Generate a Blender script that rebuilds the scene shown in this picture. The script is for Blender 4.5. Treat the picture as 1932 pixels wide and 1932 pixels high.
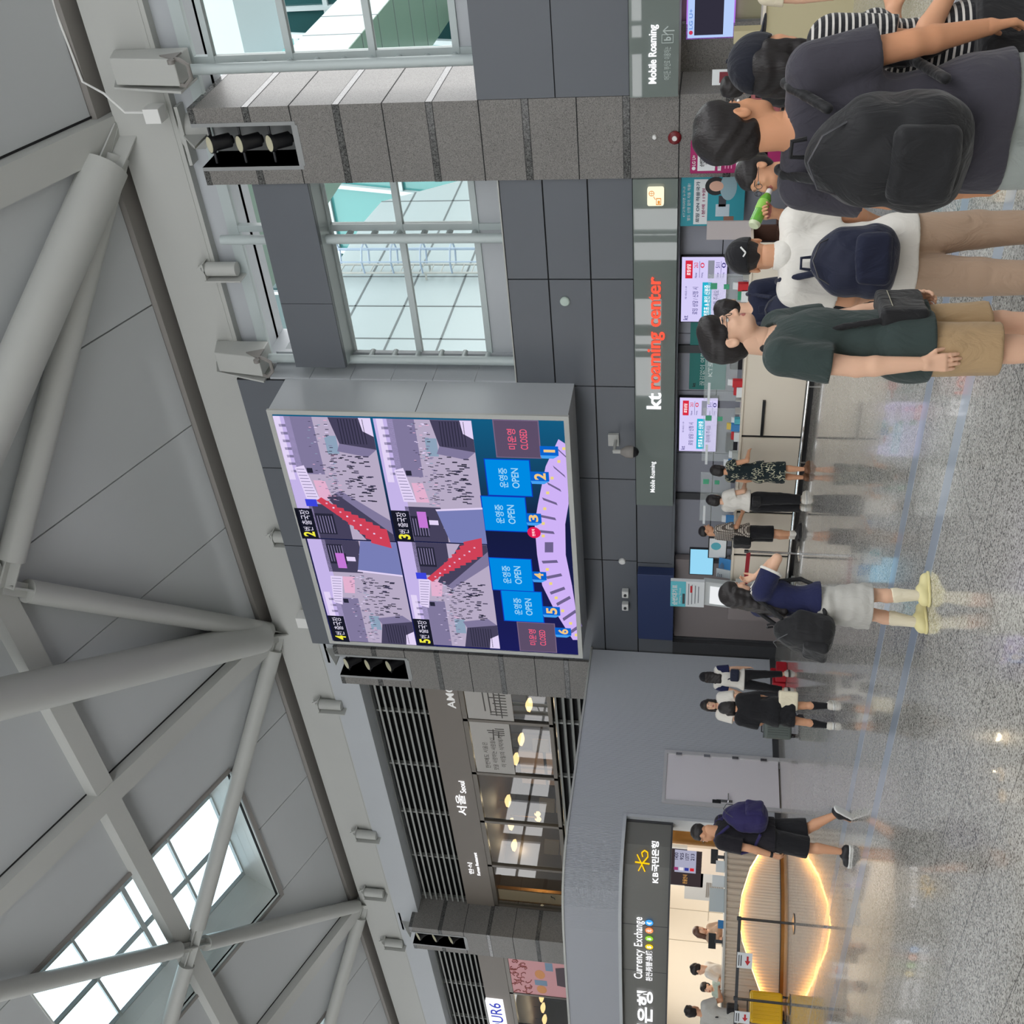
import bpy, bmesh, math, random
import numpy as np
from mathutils import Matrix, Vector, Euler
random.seed(7)
SC = bpy.context.scene
for o in list(bpy.data.objects): bpy.data.objects.remove(o)
# ---------------------------------------------------------------- camera, sky, daylight, exposure
CAMH = 1.70
FPX = 2050.0
YAW, PIT, ROL = math.radians(40.17), math.radians(9.85), math.radians(2.13)
EXPO = 0.55
def cam_axes():
    cy, sy = math.cos(YAW), math.sin(YAW)
    fw = Vector((-sy*math.cos(PIT), cy*math.cos(PIT), math.sin(PIT)))
    rt = Vector((cy, sy, 0)); up = rt.cross(fw)
    return (math.cos(ROL)*rt+math.sin(ROL)*up, -math.sin(ROL)*rt+math.cos(ROL)*up, fw)
CR, CU, CF = cam_axes()
CAM = Vector((0, 0, CAMH))
cd = bpy.data.cameras.new('camera'); cam = bpy.data.objects.new('camera', cd); SC.collection.objects.link(cam)
cd.sensor_width = 36; cd.lens = 36*FPX/1932; cd.clip_start = .05; cd.clip_end = 300
bx_, by_, bz_ = -CU, CR, -CF            # the phone was held on its side: image right is world down
cam.matrix_world = Matrix(((bx_.x, by_.x, bz_.x, 0), (bx_.y, by_.y, bz_.y, 0), (bx_.z, by_.z, bz_.z, CAMH), (0, 0, 0, 1)))
SC.camera = cam
W = bpy.data.worlds.new('overcast_sky'); SC.world = W; W.use_nodes = True
bg = W.node_tree.nodes['Background']; bg.inputs[0].default_value = (.985, .99, 1.0, 1); bg.inputs[1].default_value = 2.4
SC.view_settings.view_transform = 'Standard'; SC.view_settings.look = 'None'
SC.view_settings.gamma = 1; SC.view_settings.use_curve_mapping = False
SC.view_settings.exposure = EXPO
SC.cycles.max_bounces = 10; SC.cycles.diffuse_bounces = 6; SC.cycles.glossy_bounces = 5; SC.cycles.transparent_max_bounces = 12
SC.cycles.sample_clamp_indirect = 6; SC.cycles.caustics_reflective = False; SC.cycles.caustics_refractive = False
SC.cycles.use_denoising = True
def area(name, loc, rot, sx, sy, power, col=(1, 1, 1)):
    l = bpy.data.lights.new(name, 'AREA'); l.shape = 'RECTANGLE'; l.size = sx; l.size_y = sy; l.energy = power; l.color = col
    o = bpy.data.objects.new(name, l); SC.collection.objects.link(o); o.location = loc; o.rotation_euler = rot
    o.visible_camera = True
    return o
# ---------------------------------------------------------------- helpers
def ray(x, y): return float((1932-y)-966)*CR + float(966-x)*CU + FPX*CF
def at(x, y, ax, val):                      # photo pixel -> point on the plane axis=val
    d = ray(x, y); t = (val-CAM[ax])/d[ax]; return CAM+t*d
def zat(x, y, X, Y):                        # height above the floor of a pixel seen at the place X, Y
    d = ray(x, y); v = Vector((X, Y, 0)); hd = math.hypot(d.x, d.y)
    return CAMH + d.z*math.hypot(X, Y)/hd
def lin(c):
    return tuple(((v/255)/12.92 if v/255 <= .04045 else ((v/255+.055)/1.055)**2.4) for v in c)
MATS = {}
def mat(name, col, rough=.5, metal=0, spec=.5, coat=0, coat_r=.05, sheen=0, alpha=1, trans=0, ior=1.45):
    if name in MATS: return MATS[name]
    m = bpy.data.materials.new(name); m.use_nodes = True; b = m.node_tree.nodes['Principled BSDF']
    b.inputs['Base Color'].default_value = (*col, 1); b.inputs['Roughness'].default_value = rough; b.inputs['Metallic'].default_value = metal
    b.inputs['Specular IOR Level'].default_value = spec; b.inputs['Coat Weight'].default_value = coat; b.inputs['Coat Roughness'].default_value = coat_r
    b.inputs['Sheen Weight'].default_value = sheen; b.inputs['Alpha'].default_value = alpha
    b.inputs['Transmission Weight'].default_value = trans; b.inputs['IOR'].default_value = ior
    MATS[name] = m; return m
def emis(name, rgb, k=1.0):                 # lit thing that shows as the given sRGB colour
    if name in MATS: return MATS[name]
    m = bpy.data.materials.new(name); m.use_nodes = True; nt = m.node_tree; nt.nodes.clear()
    e = nt.nodes.new('ShaderNodeEmission'); o = nt.nodes.new('ShaderNodeOutputMaterial'); nt.links.new(e.outputs[0], o.inputs[0])
    e.inputs[0].default_value = (*lin(rgb), 1); e.inputs[1].default_value = k/2**EXPO
    MATS[name] = m; return m
def nodes(m): return m.node_tree, m.node_tree.nodes['Principled BSDF']
def speckle(m, cols, scale, bump=0.0, rough_var=None, extra_noise=.0):
    """granite: fine mineral grains over the base colour"""
    nt, b = nodes(m); N = nt.nodes
    tc = N.new('ShaderNodeTexCoord'); v = N.new('ShaderNodeTexVoronoi'); v.inputs['Scale'].default_value = scale
    nt.links.new(tc.outputs['Object'], v.inputs['Vector'])
    r = N.new('ShaderNodeValToRGB'); r.color_ramp.interpolation = 'CONSTANT'
    sep = N.new('ShaderNodeSeparateColor'); nt.links.new(v.outputs['Color'], sep.inputs[0]); nt.links.new(sep.outputs[0], r.inputs[0])
    els = r.color_ramp.elements
    while len(els) < len(cols): els.new(.5)
    for e, (p, c) in zip(els, cols): e.position = p; e.color = (*c, 1)
    out = r.outputs[0]
    n = N.new('ShaderNodeTexNoise'); n.inputs['Scale'].default_value = 1.3; nt.links.new(tc.outputs['Object'], n.inputs['Vector'])
    mx = N.new('ShaderNodeMixRGB'); mx.blend_type = 'MULTIPLY'; mx.inputs[0].default_value = .18
    nt.links.new(out, mx.inputs[1]); nt.links.new(n.outputs[0], mx.inputs[2]); nt.links.new(mx.outputs[0], b.inputs['Base Color'])
    return m, mx, tc
def noisy(m, amt=.12, scale=2.0, rough=.0):
    nt, b = nodes(m); N = nt.nodes; c = b.inputs['Base Color'].default_value[:]
    tc = N.new('ShaderNodeTexCoord'); n = N.new('ShaderNodeTexNoise'); n.inputs['Scale'].default_value = scale; n.inputs['Detail'].default_value = 6
    nt.links.new(tc.outputs['Object'], n.inputs['Vector'])
    r = N.new('ShaderNodeMapRange'); r.inputs[3].default_value = 1-amt; r.inputs[4].default_value = 1+amt; nt.links.new(n.outputs[0], r.inputs[0])
    mx = N.new('ShaderNodeVectorMath'); mx.operation = 'SCALE'; mx.inputs[0].default_value = c[:3]; nt.links.new(r.outputs[0], mx.inputs['Scale'])
    nt.links.new(mx.outputs[0], b.inputs['Base Color'])
    return m
def cloth_bump(m, scale=260, s=.25):
    nt, b = nodes(m); N = nt.nodes
    tc = N.new('ShaderNodeTexCoord'); n = N.new('ShaderNodeTexNoise'); n.inputs['Scale'].default_value = scale
    nt.links.new(tc.outputs['Object'], n.inputs['Vector']); bp = N.new('ShaderNodeBump'); bp.inputs['Strength'].default_value = s; bp.inputs['Distance'].default_value = .002
    nt.links.new(n.outputs[0], bp.inputs['Height']); nt.links.new(bp.outputs[0], b.inputs['Normal']); return m

class MB:
    def __init__(s): s.v = []; s.f = []; s.m = []; s.mats = []; s.cur = 0
    def use(s, m):
        if m not in s.mats: s.mats.append(m)
        s.cur = s.mats.index(m); return s
    def add(s, vs, fs):
        n = len(s.v); s.v += [tuple(v) for v in vs]; s.f += [tuple(i+n for i in f) for f in fs]; s.m += [s.cur]*len(fs); return s
    def box(s, x0, x1, y0, y1, z0, z1):
        x0, x1 = sorted((x0, x1)); y0, y1 = sorted((y0, y1)); z0, z1 = sorted((z0, z1))
        return s.add([(x0, y0, z0), (x1, y0, z0), (x1, y1, z0), (x0, y1, z0), (x0, y0, z1), (x1, y0, z1), (x1, y1, z1), (x0, y1, z1)],
                     [(0, 3, 2, 1), (4, 5, 6, 7), (0, 1, 5, 4), (1, 2, 6, 5), (2, 3, 7, 6), (3, 0, 4, 7)])
    def fbox(s, o, ex, ey, ez):             # box from a corner and three edge vectors
        o, ex, ey, ez = map(Vector, (o, ex, ey, ez))
        p = [o, o+ex, o+ex+ey, o+ey]; p += [q+ez for q in p]
        fl = ex.cross(ey).dot(ez) < 0
        fs = [(0, 3, 2, 1), (4, 5, 6, 7), (0, 1, 5, 4), (1, 2, 6, 5), (2, 3, 7, 6), (3, 0, 4, 7)]
        return s.add(p, [f[::-1] for f in fs] if fl else fs)
    def beam(s, a, b, w, h, up=(0, 0, 1)):  # rectangular bar between two points
        a, b, up = Vector(a), Vector(b), Vector(up); d = b-a; sd = d.cross(up).normalized(); u = sd.cross(d).normalized()
        return s.fbox(a-sd*w/2-u*h/2, sd*w, d, u*h)
    def quad(s, *p): return s.add(p, [tuple(range(len(p)))])
    def prism(s, poly, vec):
        vec = Vector(vec); n = len(poly); p = [Vector(q) for q in poly]
        nrm = sum(((p[i]-p[0]).cross(p[i+1]-p[0]) for i in range(1, n-1)), Vector())
        if nrm.dot(vec) > 0: p = p[::-1]
        return s.add(p+[q+vec for q in p], [tuple(range(n)), tuple(range(2*n-1, n-1, -1))]+[(i, i+n, (i+1) % n+n, (i+1) % n) for i in range(n)])
    def tube(s, a, b, r, n=12, r2=None, cap=True):
        a, b = Vector(a), Vector(b); r2 = r if r2 is None else r2; d = (b-a).normalized()
        x = d.orthogonal().normalized(); y = d.cross(x); vs = []
        for c, q in ((a, r), (b, r2)):
            vs += [c+(x*math.cos(2*math.pi*i/n)+y*math.sin(2*math.pi*i/n))*q for i in range(n)]
        fs = [(i, (i+1) % n, n+(i+1) % n, n+i) for i in range(n)]
        if cap: fs += [tuple(range(n-1, -1, -1)), tuple(range(n, 2*n))]
        return s.add(vs, fs)
    def path(s, pts, r, n=8):
        pts = [Vector(p) for p in pts]; vs = []; x = None
        for i, p in enumerate(pts):
            d = (pts[min(i+1, len(pts)-1)]-pts[max(i-1, 0)]).normalized()
            x = d.orthogonal().normalized() if x is None else (x-d*x.dot(d)).normalized(); y = d.cross(x)
            vs += [p+(x*math.cos(2*math.pi*k/n)+y*math.sin(2*math.pi*k/n))*r for k in range(n)]
        m = len(pts); fs = [(i*n+k, i*n+(k+1) % n, (i+1)*n+(k+1) % n, (i+1)*n+k) for i in range(m-1) for k in range(n)]
        fs += [tuple(range(n-1, -1, -1)), tuple(range((m-1)*n, m*n))]
        return s.add(vs, fs)
    def lathe(s, c, prof, n=20, axis=(0, 0, 1)):  # prof: (radius, height) from bottom to top
        ax = Vector(axis).normalized(); x = ax.orthogonal().normalized(); y = ax.cross(x); c = Vector(c); vs = []
        for r, h in prof: vs += [c+ax*h+(x*math.cos(2*math.pi*i/n)+y*math.sin(2*math.pi*i/n))*r for i in range(n)]
        m = len(prof); fs = [(j*n+i, j*n+(i+1) % n, (j+1)*n+(i+1) % n, (j+1)*n+i) for j in range(m-1) for i in range(n)]
        fs += [tuple(range(n-1, -1, -1)), tuple(range((m-1)*n, m*n))]
        return s.add(vs, fs)
    def obj(s, name, m=None, parent=None, smooth=False, bevel=0):
        me = bpy.data.meshes.new(name); me.from_pydata(s.v, [], s.f); me.update()
        for q in (s.mats or [m]): me.materials.append(q)
        if s.mats: me.polygons.foreach_set('material_index', s.m)
        if smooth:
            me.polygons.foreach_set('use_smooth', [True]*len(s.f))
            try: me.set_sharp_from_angle(angle=.7)
            except Exception: pass
        o = bpy.data.objects.new(name, me); SC.collection.objects.link(o)
        if bevel:
            b = o.modifiers.new('bevel', 'BEVEL'); b.width = bevel; b.segments = 2; b.limit_method = 'ANGLE'
        if parent: hang(o, parent)
        return o
def hang(o, parent):
    o.parent = parent; o.matrix_parent_inverse = Matrix.LocRotScale(parent.location, parent.rotation_euler, None).inverted()
def tag(o, label, cat, group=None, kind=None):
    o['label'] = label; o['category'] = cat
    if group: o['group'] = group
    if kind: o['kind'] = kind
    return o
def thing(name, label, cat, loc=(0, 0, 0), group=None, rz=0, kind=None):
    o = bpy.data.objects.new(name, None); SC.collection.objects.link(o); o.location = loc; o.rotation_euler = (0, 0, rz); o.empty_display_size = .1
    return tag(o, label, cat, group, kind)
def dup(root, delta, label, rz=None):
    def cp(o, par):
        c = o.copy(); SC.collection.objects.link(c)
        if par: c.parent = par
        for ch in o.children: cp(ch, c)
        return c
    r = cp(root, None); r.location = Vector(root.location)+Vector(delta)
    if rz is not None: r.rotation_euler = (0, 0, rz)
    r['label'] = label; return r
def text_mesh(txt, bold=0.0, extrude=.0):
    cu = bpy.data.curves.new('txt', 'FONT'); cu.body = txt; cu.size = 1; cu.offset = bold; cu.extrude = extrude; cu.resolution_u = 3
    cu.align_x = 'LEFT'
    o = bpy.data.objects.new('txt', cu); SC.collection.objects.link(o)
    dg = bpy.context.evaluated_depsgraph_get(); me = bpy.data.meshes.new_from_object(o.evaluated_get(dg))
    bpy.data.objects.remove(o); bpy.data.curves.remove(cu); return me
def text(txt, p0, p1, hgt, m, name='lettering', parent=None, up=(0, 0, 1), bold=.0, depth=.004, extrude=0):
    """lettering whose bounding box runs from p0 (bottom left) to p1 (bottom right), hgt tall"""
    me = text_mesh(txt, bold, .02 if extrude else 0)
    if not len(me.vertices): return None
    co = np.empty(len(me.vertices)*3); me.vertices.foreach_get('co', co); co = co.reshape(-1, 3)
    mn, mx = co.min(0), co.max(0); p0, p1, up = Vector(p0), Vector(p1), Vector(up).normalized()
    xd = p1-p0; w = xd.length; xd = xd/w; n = xd.cross(up)
    u = (co[:, 0]-mn[0])/max(1e-6, mx[0]-mn[0])*w; v = (co[:, 1]-mn[1])/max(1e-6, mx[1]-mn[1])*hgt
    q = (co[:, 2]-mn[2])/(.04 if extrude else 1)*extrude
    out = np.array(p0)[None]+u[:, None]*np.array(xd)+v[:, None]*np.array(up)+(q+depth)[:, None]*np.array(n)
    me.vertices.foreach_set('co', out.ravel()); me.update(); me.materials.clear(); me.materials.append(m); me.name = name
    o = bpy.data.objects.new(name, me); SC.collection.objects.link(o)
    if parent: hang(o, parent)
    return o
# ---------------------------------------------------------------- materials of the place
M_floor = mat('floor_granite', (.5, .5, .48), rough=.12, spec=.5, coat=.35, coat_r=.02)
_, fmx, ftc = speckle(M_floor, [(0, lin((118, 115, 109))), (.14, lin((168, 165, 158))), (.4, lin((208, 205, 197))), (.75, lin((226, 223, 216))), (.93, lin((232, 230, 223)))], 105)
def floor_joints():
    nt, b = nodes(M_floor); N = nt.nodes; L = nt.links
    sp = N.new('ShaderNodeSeparateXYZ'); L.new(ftc.outputs['Object'], sp.inputs[0])
    def md(sock, off, per, w):
        a = N.new('ShaderNodeMath'); a.operation = 'ADD'; a.inputs[1].default_value = off; L.new(sock, a.inputs[0])
        f = N.new('ShaderNodeMath'); f.operation = 'FLOORED_MODULO'; f.inputs[1].default_value = per; L.new(a.outputs[0], f.inputs[0])
        c = N.new('ShaderNodeMath'); c.operation = 'LESS_THAN'; c.inputs[1].default_value = w; L.new(f.outputs[0], c.inputs[0]); return c.outputs[0]
    j1 = md(sp.outputs[0], 4.68, 1.2, .006); j2 = md(sp.outputs[1], -3.84, .75, .006)
    mxn = N.new('ShaderNodeMath'); mxn.operation = 'MAXIMUM'; L.new(j1, mxn.inputs[0]); L.new(j2, mxn.inputs[1])
    mx = N.new('ShaderNodeMixRGB'); mx.inputs[2].default_value = (*lin((78, 76, 72)), 1); L.new(mxn.outputs[0], mx.inputs[0])
    L.new(fmx.outputs[0], mx.inputs[1]); L.new(mx.outputs[0], b.inputs['Base Color'])
floor_joints()
M_strip = mat('floor_strip_stone', lin((176, 186, 200)), rough=.1, spec=.6, coat=.4)
M_gran = mat('column_granite', (.4, .4, .4), rough=.42, spec=.35)
speckle(M_gran, [(0, lin((92, 90, 88))), (.12, lin((124, 121, 118))), (.42, lin((136, 133, 129))), (.86, lin((152, 149, 145)))], 130)
M_grand = mat('polished_dark_granite', (.12, .12, .12), rough=.14, spec=.5)
speckle(M_grand, [(0, lin((60, 60, 60))), (.3, lin((92, 92, 90))), (.8, lin((112, 112, 110)))], 60)
M_joint = mat('joint_dark', (.012, .012, .013), rough=.8)
M_panel = noisy(mat('slate_metal_panel', lin((101, 105, 111)), rough=.38, metal=.0, spec=.4), .04, 1)
M_panel_l = noisy(mat('light_metal_panel', lin((186, 190, 194)), rough=.4, spec=.4), .03, 1)
M_ceil = noisy(mat('ceiling_panel_grey', lin((186, 189, 190)), rough=.6, spec=.3), .03, .6)
M_steel = noisy(mat('painted_steel_grey', lin((186, 187, 183)), rough=.42, spec=.4), .03, 1)
M_steel_d = mat('painted_steel_brown_grey', lin((138, 134, 130)), rough=.5)
M_frame = mat('window_frame_alu', lin((190, 200, 200)), rough=.35, spec=.5)
M_skyglass = mat('tinted_skylight_glass', (.66, .88, .96), rough=.0, trans=1, ior=1.02, spec=.3)
M_glass = mat('clear_pane', (.93, .98, .96), rough=.0, trans=1, ior=1.02, spec=.3)
M_fascia = mat('glossy_fascia_glass', lin((122, 131, 127)), rough=.02, spec=.8, coat=.5, coat_r=.01)
M_chrome = mat('brushed_chrome', (.72, .72, .72), rough=.16, metal=1)
M_black = mat('black_plastic', (.012, .012, .014), rough=.4)
M_dark = mat('dark_grey_metal', lin((66, 67, 70)), rough=.4, spec=.4)
M_white = mat('white_plastic', (.8, .8, .78), rough=.4)
M_navy = mat('navy_sign_face', lin((54, 66, 104)), rough=.3)
M_counter = noisy(mat('counter_laminate', lin((232, 222, 205)), rough=.4), .03, 1)
M_wood = noisy(mat('brown_counter_top', lin((96, 70, 60)), rough=.35), .15, 6)
M_cream = mat('cream_wall_paint', lin((238, 228, 212)), rough=.6)
M_rib = mat('ribbed_grey_metal', lin((170, 173, 180)), rough=.38, spec=.45)
M_ribw = mat('warm_ribbed_panel', lin((196, 182, 164)), rough=.45)
M_gold = mat('warm_bronze_metal', lin((170, 122, 66)), rough=.25, metal=.8)
E_white = emis('lit_white_letters', (252, 252, 255), 1.3)
E_red = emis('lit_red_letters', (255, 92, 70), 1.15)
E_yel = emis('lit_yellow_logo', (255, 200, 20), 1.15)
E_warm = emis('warm_light_strip', (255, 184, 100), 14.0)
E_lamp = emis('warm_lamp', (255, 206, 140), 2.2)
# ================================================================ SETTING
def structure(o, label, cat): return tag(o, label, cat, kind='structure')
b = MB(); b.quad((-60, -22, 0), (16, -22, 0), (16, 17.0, 0), (-60, 17.0, 0)); structure(b.obj('floor', M_floor), 'polished speckled grey granite floor with thin tile joints', 'floor')
for yc, w, lb in ((7.42, .2, 'pale blue stone band set in the floor, the one nearer the back wall'), (6.36, .2, 'pale blue stone band set in the floor, the one nearer the camera')):
    b = MB(); b.box(-40, 12, yc-w/2, yc+w/2, -.02, .0015); structure(b.obj('floor_strip', M_strip), lb, 'floor strip')
# ---- granite columns with a spotlight niche near the top
STRIPS = [9.10, 7.59, 6.08, 4.576, 3.03, 1.5]; JOINTS = [8.36, 6.835, 5.30, 3.785, 2.235, .75]
def column(xc, name, label, lit=True):
    x0, x1, y0, y1, zt = xc-.64, xc+.64, 16.5, 18.26, 10.08; nx0, nx1, nz = xc-.335, xc+.335, 8.36
    b = MB(); b.use(M_gran)
    b.box(x0, x1, y0, y1, 0, nz); b.box(x0, nx0, y0, y0+.75, nz, zt); b.box(nx1, x1, y0, y0+.75, nz, zt); b.box(x0, x1, y0+.75, y1, nz, zt)
    e = .004
    def ring(z0, z1, m, segs=None):
        b.use(m)
        if z0 < nz: b.box(x0-e, x1+e, y0-e, y1+e, z0, z1)
        else:
            b.box(x0-e, nx0-.06, y0-e, y1+e, z0, z1); b.box(nx1+.06, x1+e, y0-e, y1+e, z0, z1)
    for z in STRIPS: ring(z-.05, z+.05, M_grand)
    for z in JOINTS: ring(z-.008, z+.008, M_joint)
    for z in STRIPS: ring(z+.05, z+.058, M_joint); ring(z-.058, z-.05, M_joint)
    ring(zt-.1, zt, M_grand); b.use(M_dark); b.box(x0-.02, x1+.02, y0-.02, y1, 0, .12)
    c = structure(b.obj(name), label, 'column')
    f = MB(); f.box(nx0-.06, nx0, y0-.01, y0+.74, nz-.05, zt); f.box(nx1, nx1+.06, y0-.01, y0+.74, nz-.05, zt); f.box(nx0, nx1, y0-.01, y0+.74, nz-.08, nz+.02)
    f.box(nx0, nx1, y0+.70, y0+.74, nz, zt); f.obj('niche_frame', mat('niche_steel', lin((150, 152, 152)), rough=.4), c)
    for k in range(3):
        zc = nz+.22+k*.52; l = MB(); a = Vector((nx0+.34, y0+.30, zc)); d = Vector((.05, -.62, .62)).normalized()
        l.tube(a, a+d*.30, .12, 16); l.tube(a+d*.30, a+d*.36, .145, 16); l.tube(a-d*.05, a, .07, 12)
        s = l.obj('spotlight', M_black, c, True)
        q = MB(); q.tube(a+d*.36, a+d*.365, .13, 16); q.obj('spotlight_lens', mat('pale_lens', lin((226, 220, 190)), rough=.3), s)
        br = MB(); br.box(nx0, nx1, y0+.16, y0+.2, zc+.25, zc+.28); br.obj('spotlight_bracket', M_dark, s)
    # pedestal carrying the roof beam
    p = MB(); p.tube((xc, 17.38, zt), (xc, 17.38, 10.62), .34, 20); p.box(xc-.5, xc+.5, 17.0, 17.76, 10.5, 10.56)
    p.prism([(xc-.02, 16.5, 10.12), (xc-.02, 17.1, 10.12), (xc-.02, 17.1, 10.6)], (.04, 0, 0)); p.obj('pedestal', M_steel, c, True)
    return c
COLX = [-6.34, -18.9, -31.4]
column(-6.34, 'column', 'speckled granite column right of the roaming center sign, three spotlights in its niche')
column(-18.9, 'column', 'granite column standing half behind the big LED screen')
column(-31.4, 'column', 'granite column between the two upstairs restaurants')
# ---- rear wall: slate panels under the windows
def panels(b, x0, x1, z0, z1, yf, xs, zs, g=.012, m=M_panel, back=True):
    xs = [x0]+sorted(xs)+[x1]; zs = [z0]+sorted(zs)+[z1]
    b.use(m)
    for i in range(len(xs)-1):
        for k in range(len(zs)-1): b.box(xs[i]+g, xs[i+1]-g, yf, yf+.04, zs[k]+g, zs[k+1]-g)
    if back: b.use(M_joint); b.box(x0, x1, yf+.03, yf+.1, z0, z1)
b = MB(); VX = [-8.763, -10.913, -13.04, -15.17]
panels(b, -18.26, -6.98, 2.95, 5.107, 16.55, VX, [3.671, 4.397])
panels(b, -18.26, -13.6, 2.24, 2.95, 16.55, [-15.2], [])
panels(b, -18.26, -10.9, 5.107, 10.6, 16.56, [-13.04, -15.17], [6.5, 8])
b.use(M_steel); b.box(-10.85, -6.98, 16.53, 17.3, 5.107, 5.13)
structure(b.obj('wall_rear'), 'slate grey metal panel wall above the phone counter', 'wall')
b = MB(); panels(b, -18.26, -6.98, 0, 2.24, 16.9, [-8.9, -10.0, -11.2, -12.62, -13.7, -15.3], [1.5], .008, noisy(mat('lavender_grey_panel', lin((150, 152, 162)), rough=.4), .03, 1))
b.use(M_panel); b.box(-18.26, -6.98, 16.56, 16.9, 2.2, 2.3)
for x in (-13.66, -10.3): b.use(M_dark); b.box(x-.08, x+.08, 16.86, 16.9, 0, 2.24)
structure(b.obj('wall_counter_back'), 'lavender grey wall behind the phone counter carrying the number screens', 'wall')
# door panel left of the counter
b = MB(); b.use(mat('taupe_door', lin((140, 132, 132)), rough=.5)); b.box(-17.5, -15.2, 16.7, 16.86, .0, 2.18); b.use(M_dark); b.box(-17.9, -17.5, 16.55, 16.8, 0, 2.2); b.box(-18.26, -17.9, 16.6, 16.8, 0, 2.2)
d = structure(b.obj('door_1'), 'taupe staff door in a dark frame under the navy sign box', 'door')
b = MB(); b.box(-17.52, -17.46, 16.66, 16.72, 0, 2.2); b.obj('door_frame', M_dark, d)
# windows above the panels: middle bay and right bay
def window(x0, x1, name, label, tubes, cols, tall=False):
    yw = 17.2; b = MB(); f = structure(b.obj(name) if 0 else thing(name, label, 'window', (x0, yw, 5.1), kind='structure'), label, 'window')
    fr = MB(); zs = [5.13, 5.70, 7.05, 8.34]
    for z, h in (((5.70, .11), (7.05, .11), (8.36, .1), (9.40, .08)) if not tall else ((5.70, .11), (7.05, .11), (8.42, .11), (9.75, .1))): fr.box(x0, x1, yw-.06, yw+.06, z-h/2, z+h/2)
    for x in cols: fr.box(x-.06, x+.06, yw-.05, yw+.07, 5.13, 10.2)
    fr.obj('window_frame', M_frame, f)
    lo = MB(); lo.use(M_panel_l); lo.box(x0, x1, yw-.02, yw+.02, 5.13, 5.66); lo.obj('window_apron', M_panel_l, f)
    for x in tubes:
        t = MB(); t.tube((x, yw-.30, 5.13), (x, yw-.30, 10.3), .085, 16)
        for k in range(9): t.tube((x, yw-.30, 5.72+k*.45), (x, yw, 5.72+k*.45), .055, 10)
        t.obj('mullion_tube', M_frame, f, True)
    for x in cols:
        pass
    cs = sorted(cols)
    for i in range(len(cs)-1):
        for z0, z1 in (((5.755, 6.995), (7.105, 8.31), (8.41, 9.36)) if not tall else ((5.755, 6.995), (7.105, 8.365), (8.475, 9.7))):
            p = MB(); p.box(cs[i]+.06, cs[i+1]-.06, yw+.015, yw+.025, z0, z1); p.obj('pane', M_glass, f)
    return f
window(-10.85, -6.98, 'window_1', 'daylit window with round mullion tubes between the LED screen and the granite column', [-8.17, -10.62], [-10.8, -8.08, -7.0])
window(-5.22, 3.0, 'window_2', 'daylit window with round mullion tubes right of the granite column', [-5.22, -2.7], [-5.16, -2.64, -.1, 2.9], True)
b = MB(); panels(b, -10.6, -6.98, 8.335, 9.32, 16.55, [-9.25], [], .006, M_panel, False); b.use(M_panel); b.box(-10.6, -6.98, 16.57, 16.66, 8.335, 9.32)
b.use(M_frame)
for k in range(3): b.box(-10.6, -6.98, 16.66+k*.18, 16.83+k*.18, 8.33+k*.005, 8.36+k*.005)
structure(b.obj('trim_1'), 'slate panel band across the top of the window beside the LED screen', 'wall panel')
b = MB(); b.use(M_panel_l)
for z0, z1 in ((5.13, 5.9), (5.9, 6.7), (6.7, 7.5), (7.5, 8.3), (8.3, 9.1), (9.1, 9.9)): b.box(-10.87, -10.83, 16.55, 17.2, z0+.006, z1-.006)
b.box(-10.86, -10.6, 17.1, 17.2, 5.1, 9.9); structure(b.obj('trim_2'), 'light panelled side of the window recess beside the LED screen', 'wall panel')
# right hand panel box (roaming counter of the other carrier)
b = MB(); panels(b, -5.7, 3.0, 2.976, 5.317, 16.5, [-3.4, -1.1, 1.2], [4.1], .008, M_panel); b.use(M_panel); b.box(-5.7, 3.0, 16.52, 17.2, 5.2, 5.31)
structure(b.obj('wall_right_panel'), 'slate panel wall right of the granite column above the second carrier sign', 'wall')
b = MB(); b.use(mat('khaki_back_wall', lin((150, 146, 118)), rough=.5)); b.box(-5.0, 3, 17.6, 17.7, 0, 2.3); b.use(M_gran); b.box(-5.7, -5.0, 17.5, 17.7, 0, 2.3); b.use(M_chrome); b.box(-5.06, -4.96, 17.52, 17.6, 0, 2.25)
b.use(M_steel_d); b.box(-5.7, 3, 16.55, 17.7, 2.26, 2.3); structure(b.obj('wall_right_back'), 'khaki recess wall under the second carrier sign', 'wall')
# glossy fascias
b = MB(); b.box(-13.6, -6.99, 16.47, 16.55, 2.24, 2.945); fas = tag(b.obj('sign_fascia', M_fascia), 'long glossy green-grey sign band with white and red lit roaming letters', 'sign', kind='thing')
kt0 = at(1249, 771, 1, 16.47); kt1 = at(1249, 741, 1, 16.47)
text('kt', (kt0.x, 16.47, 2.475), (kt1.x, 16.47, 2.475), .265, E_white, 'white_lettering', fas, bold=.018, extrude=.02)
r0 = at(1249, 733, 1, 16.47); r1 = at(1249, 522, 1, 16.47)
me_red = text('roaming center', (r0.x, 16.47, 2.42), (r1.x, 16.47, 2.42), .30, E_red, 'red_lettering', fas, bold=.014, extrude=.02)
text('Mobile Roaming', (-13.27, 16.47, 2.56), (-12.53, 16.47, 2.56), .115, E_white, 'small_lettering', fas, bold=.006)
b = MB(); c = at(1237, 370, 1, 16.42); b.box(c.x-.15, c.x+.15, 16.36, 16.47, c.z-.13, c.z+.13); lb = tag(b.obj('sign_light_box', emis('cream_light_box', (255, 246, 214), 1.1), bevel=.03), 'small lit cream sign box with phone and globe pictograms on the glossy band', 'sign')
b = MB(); b.use(emis('amber_pictogram', (232, 150, 60)))
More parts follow.
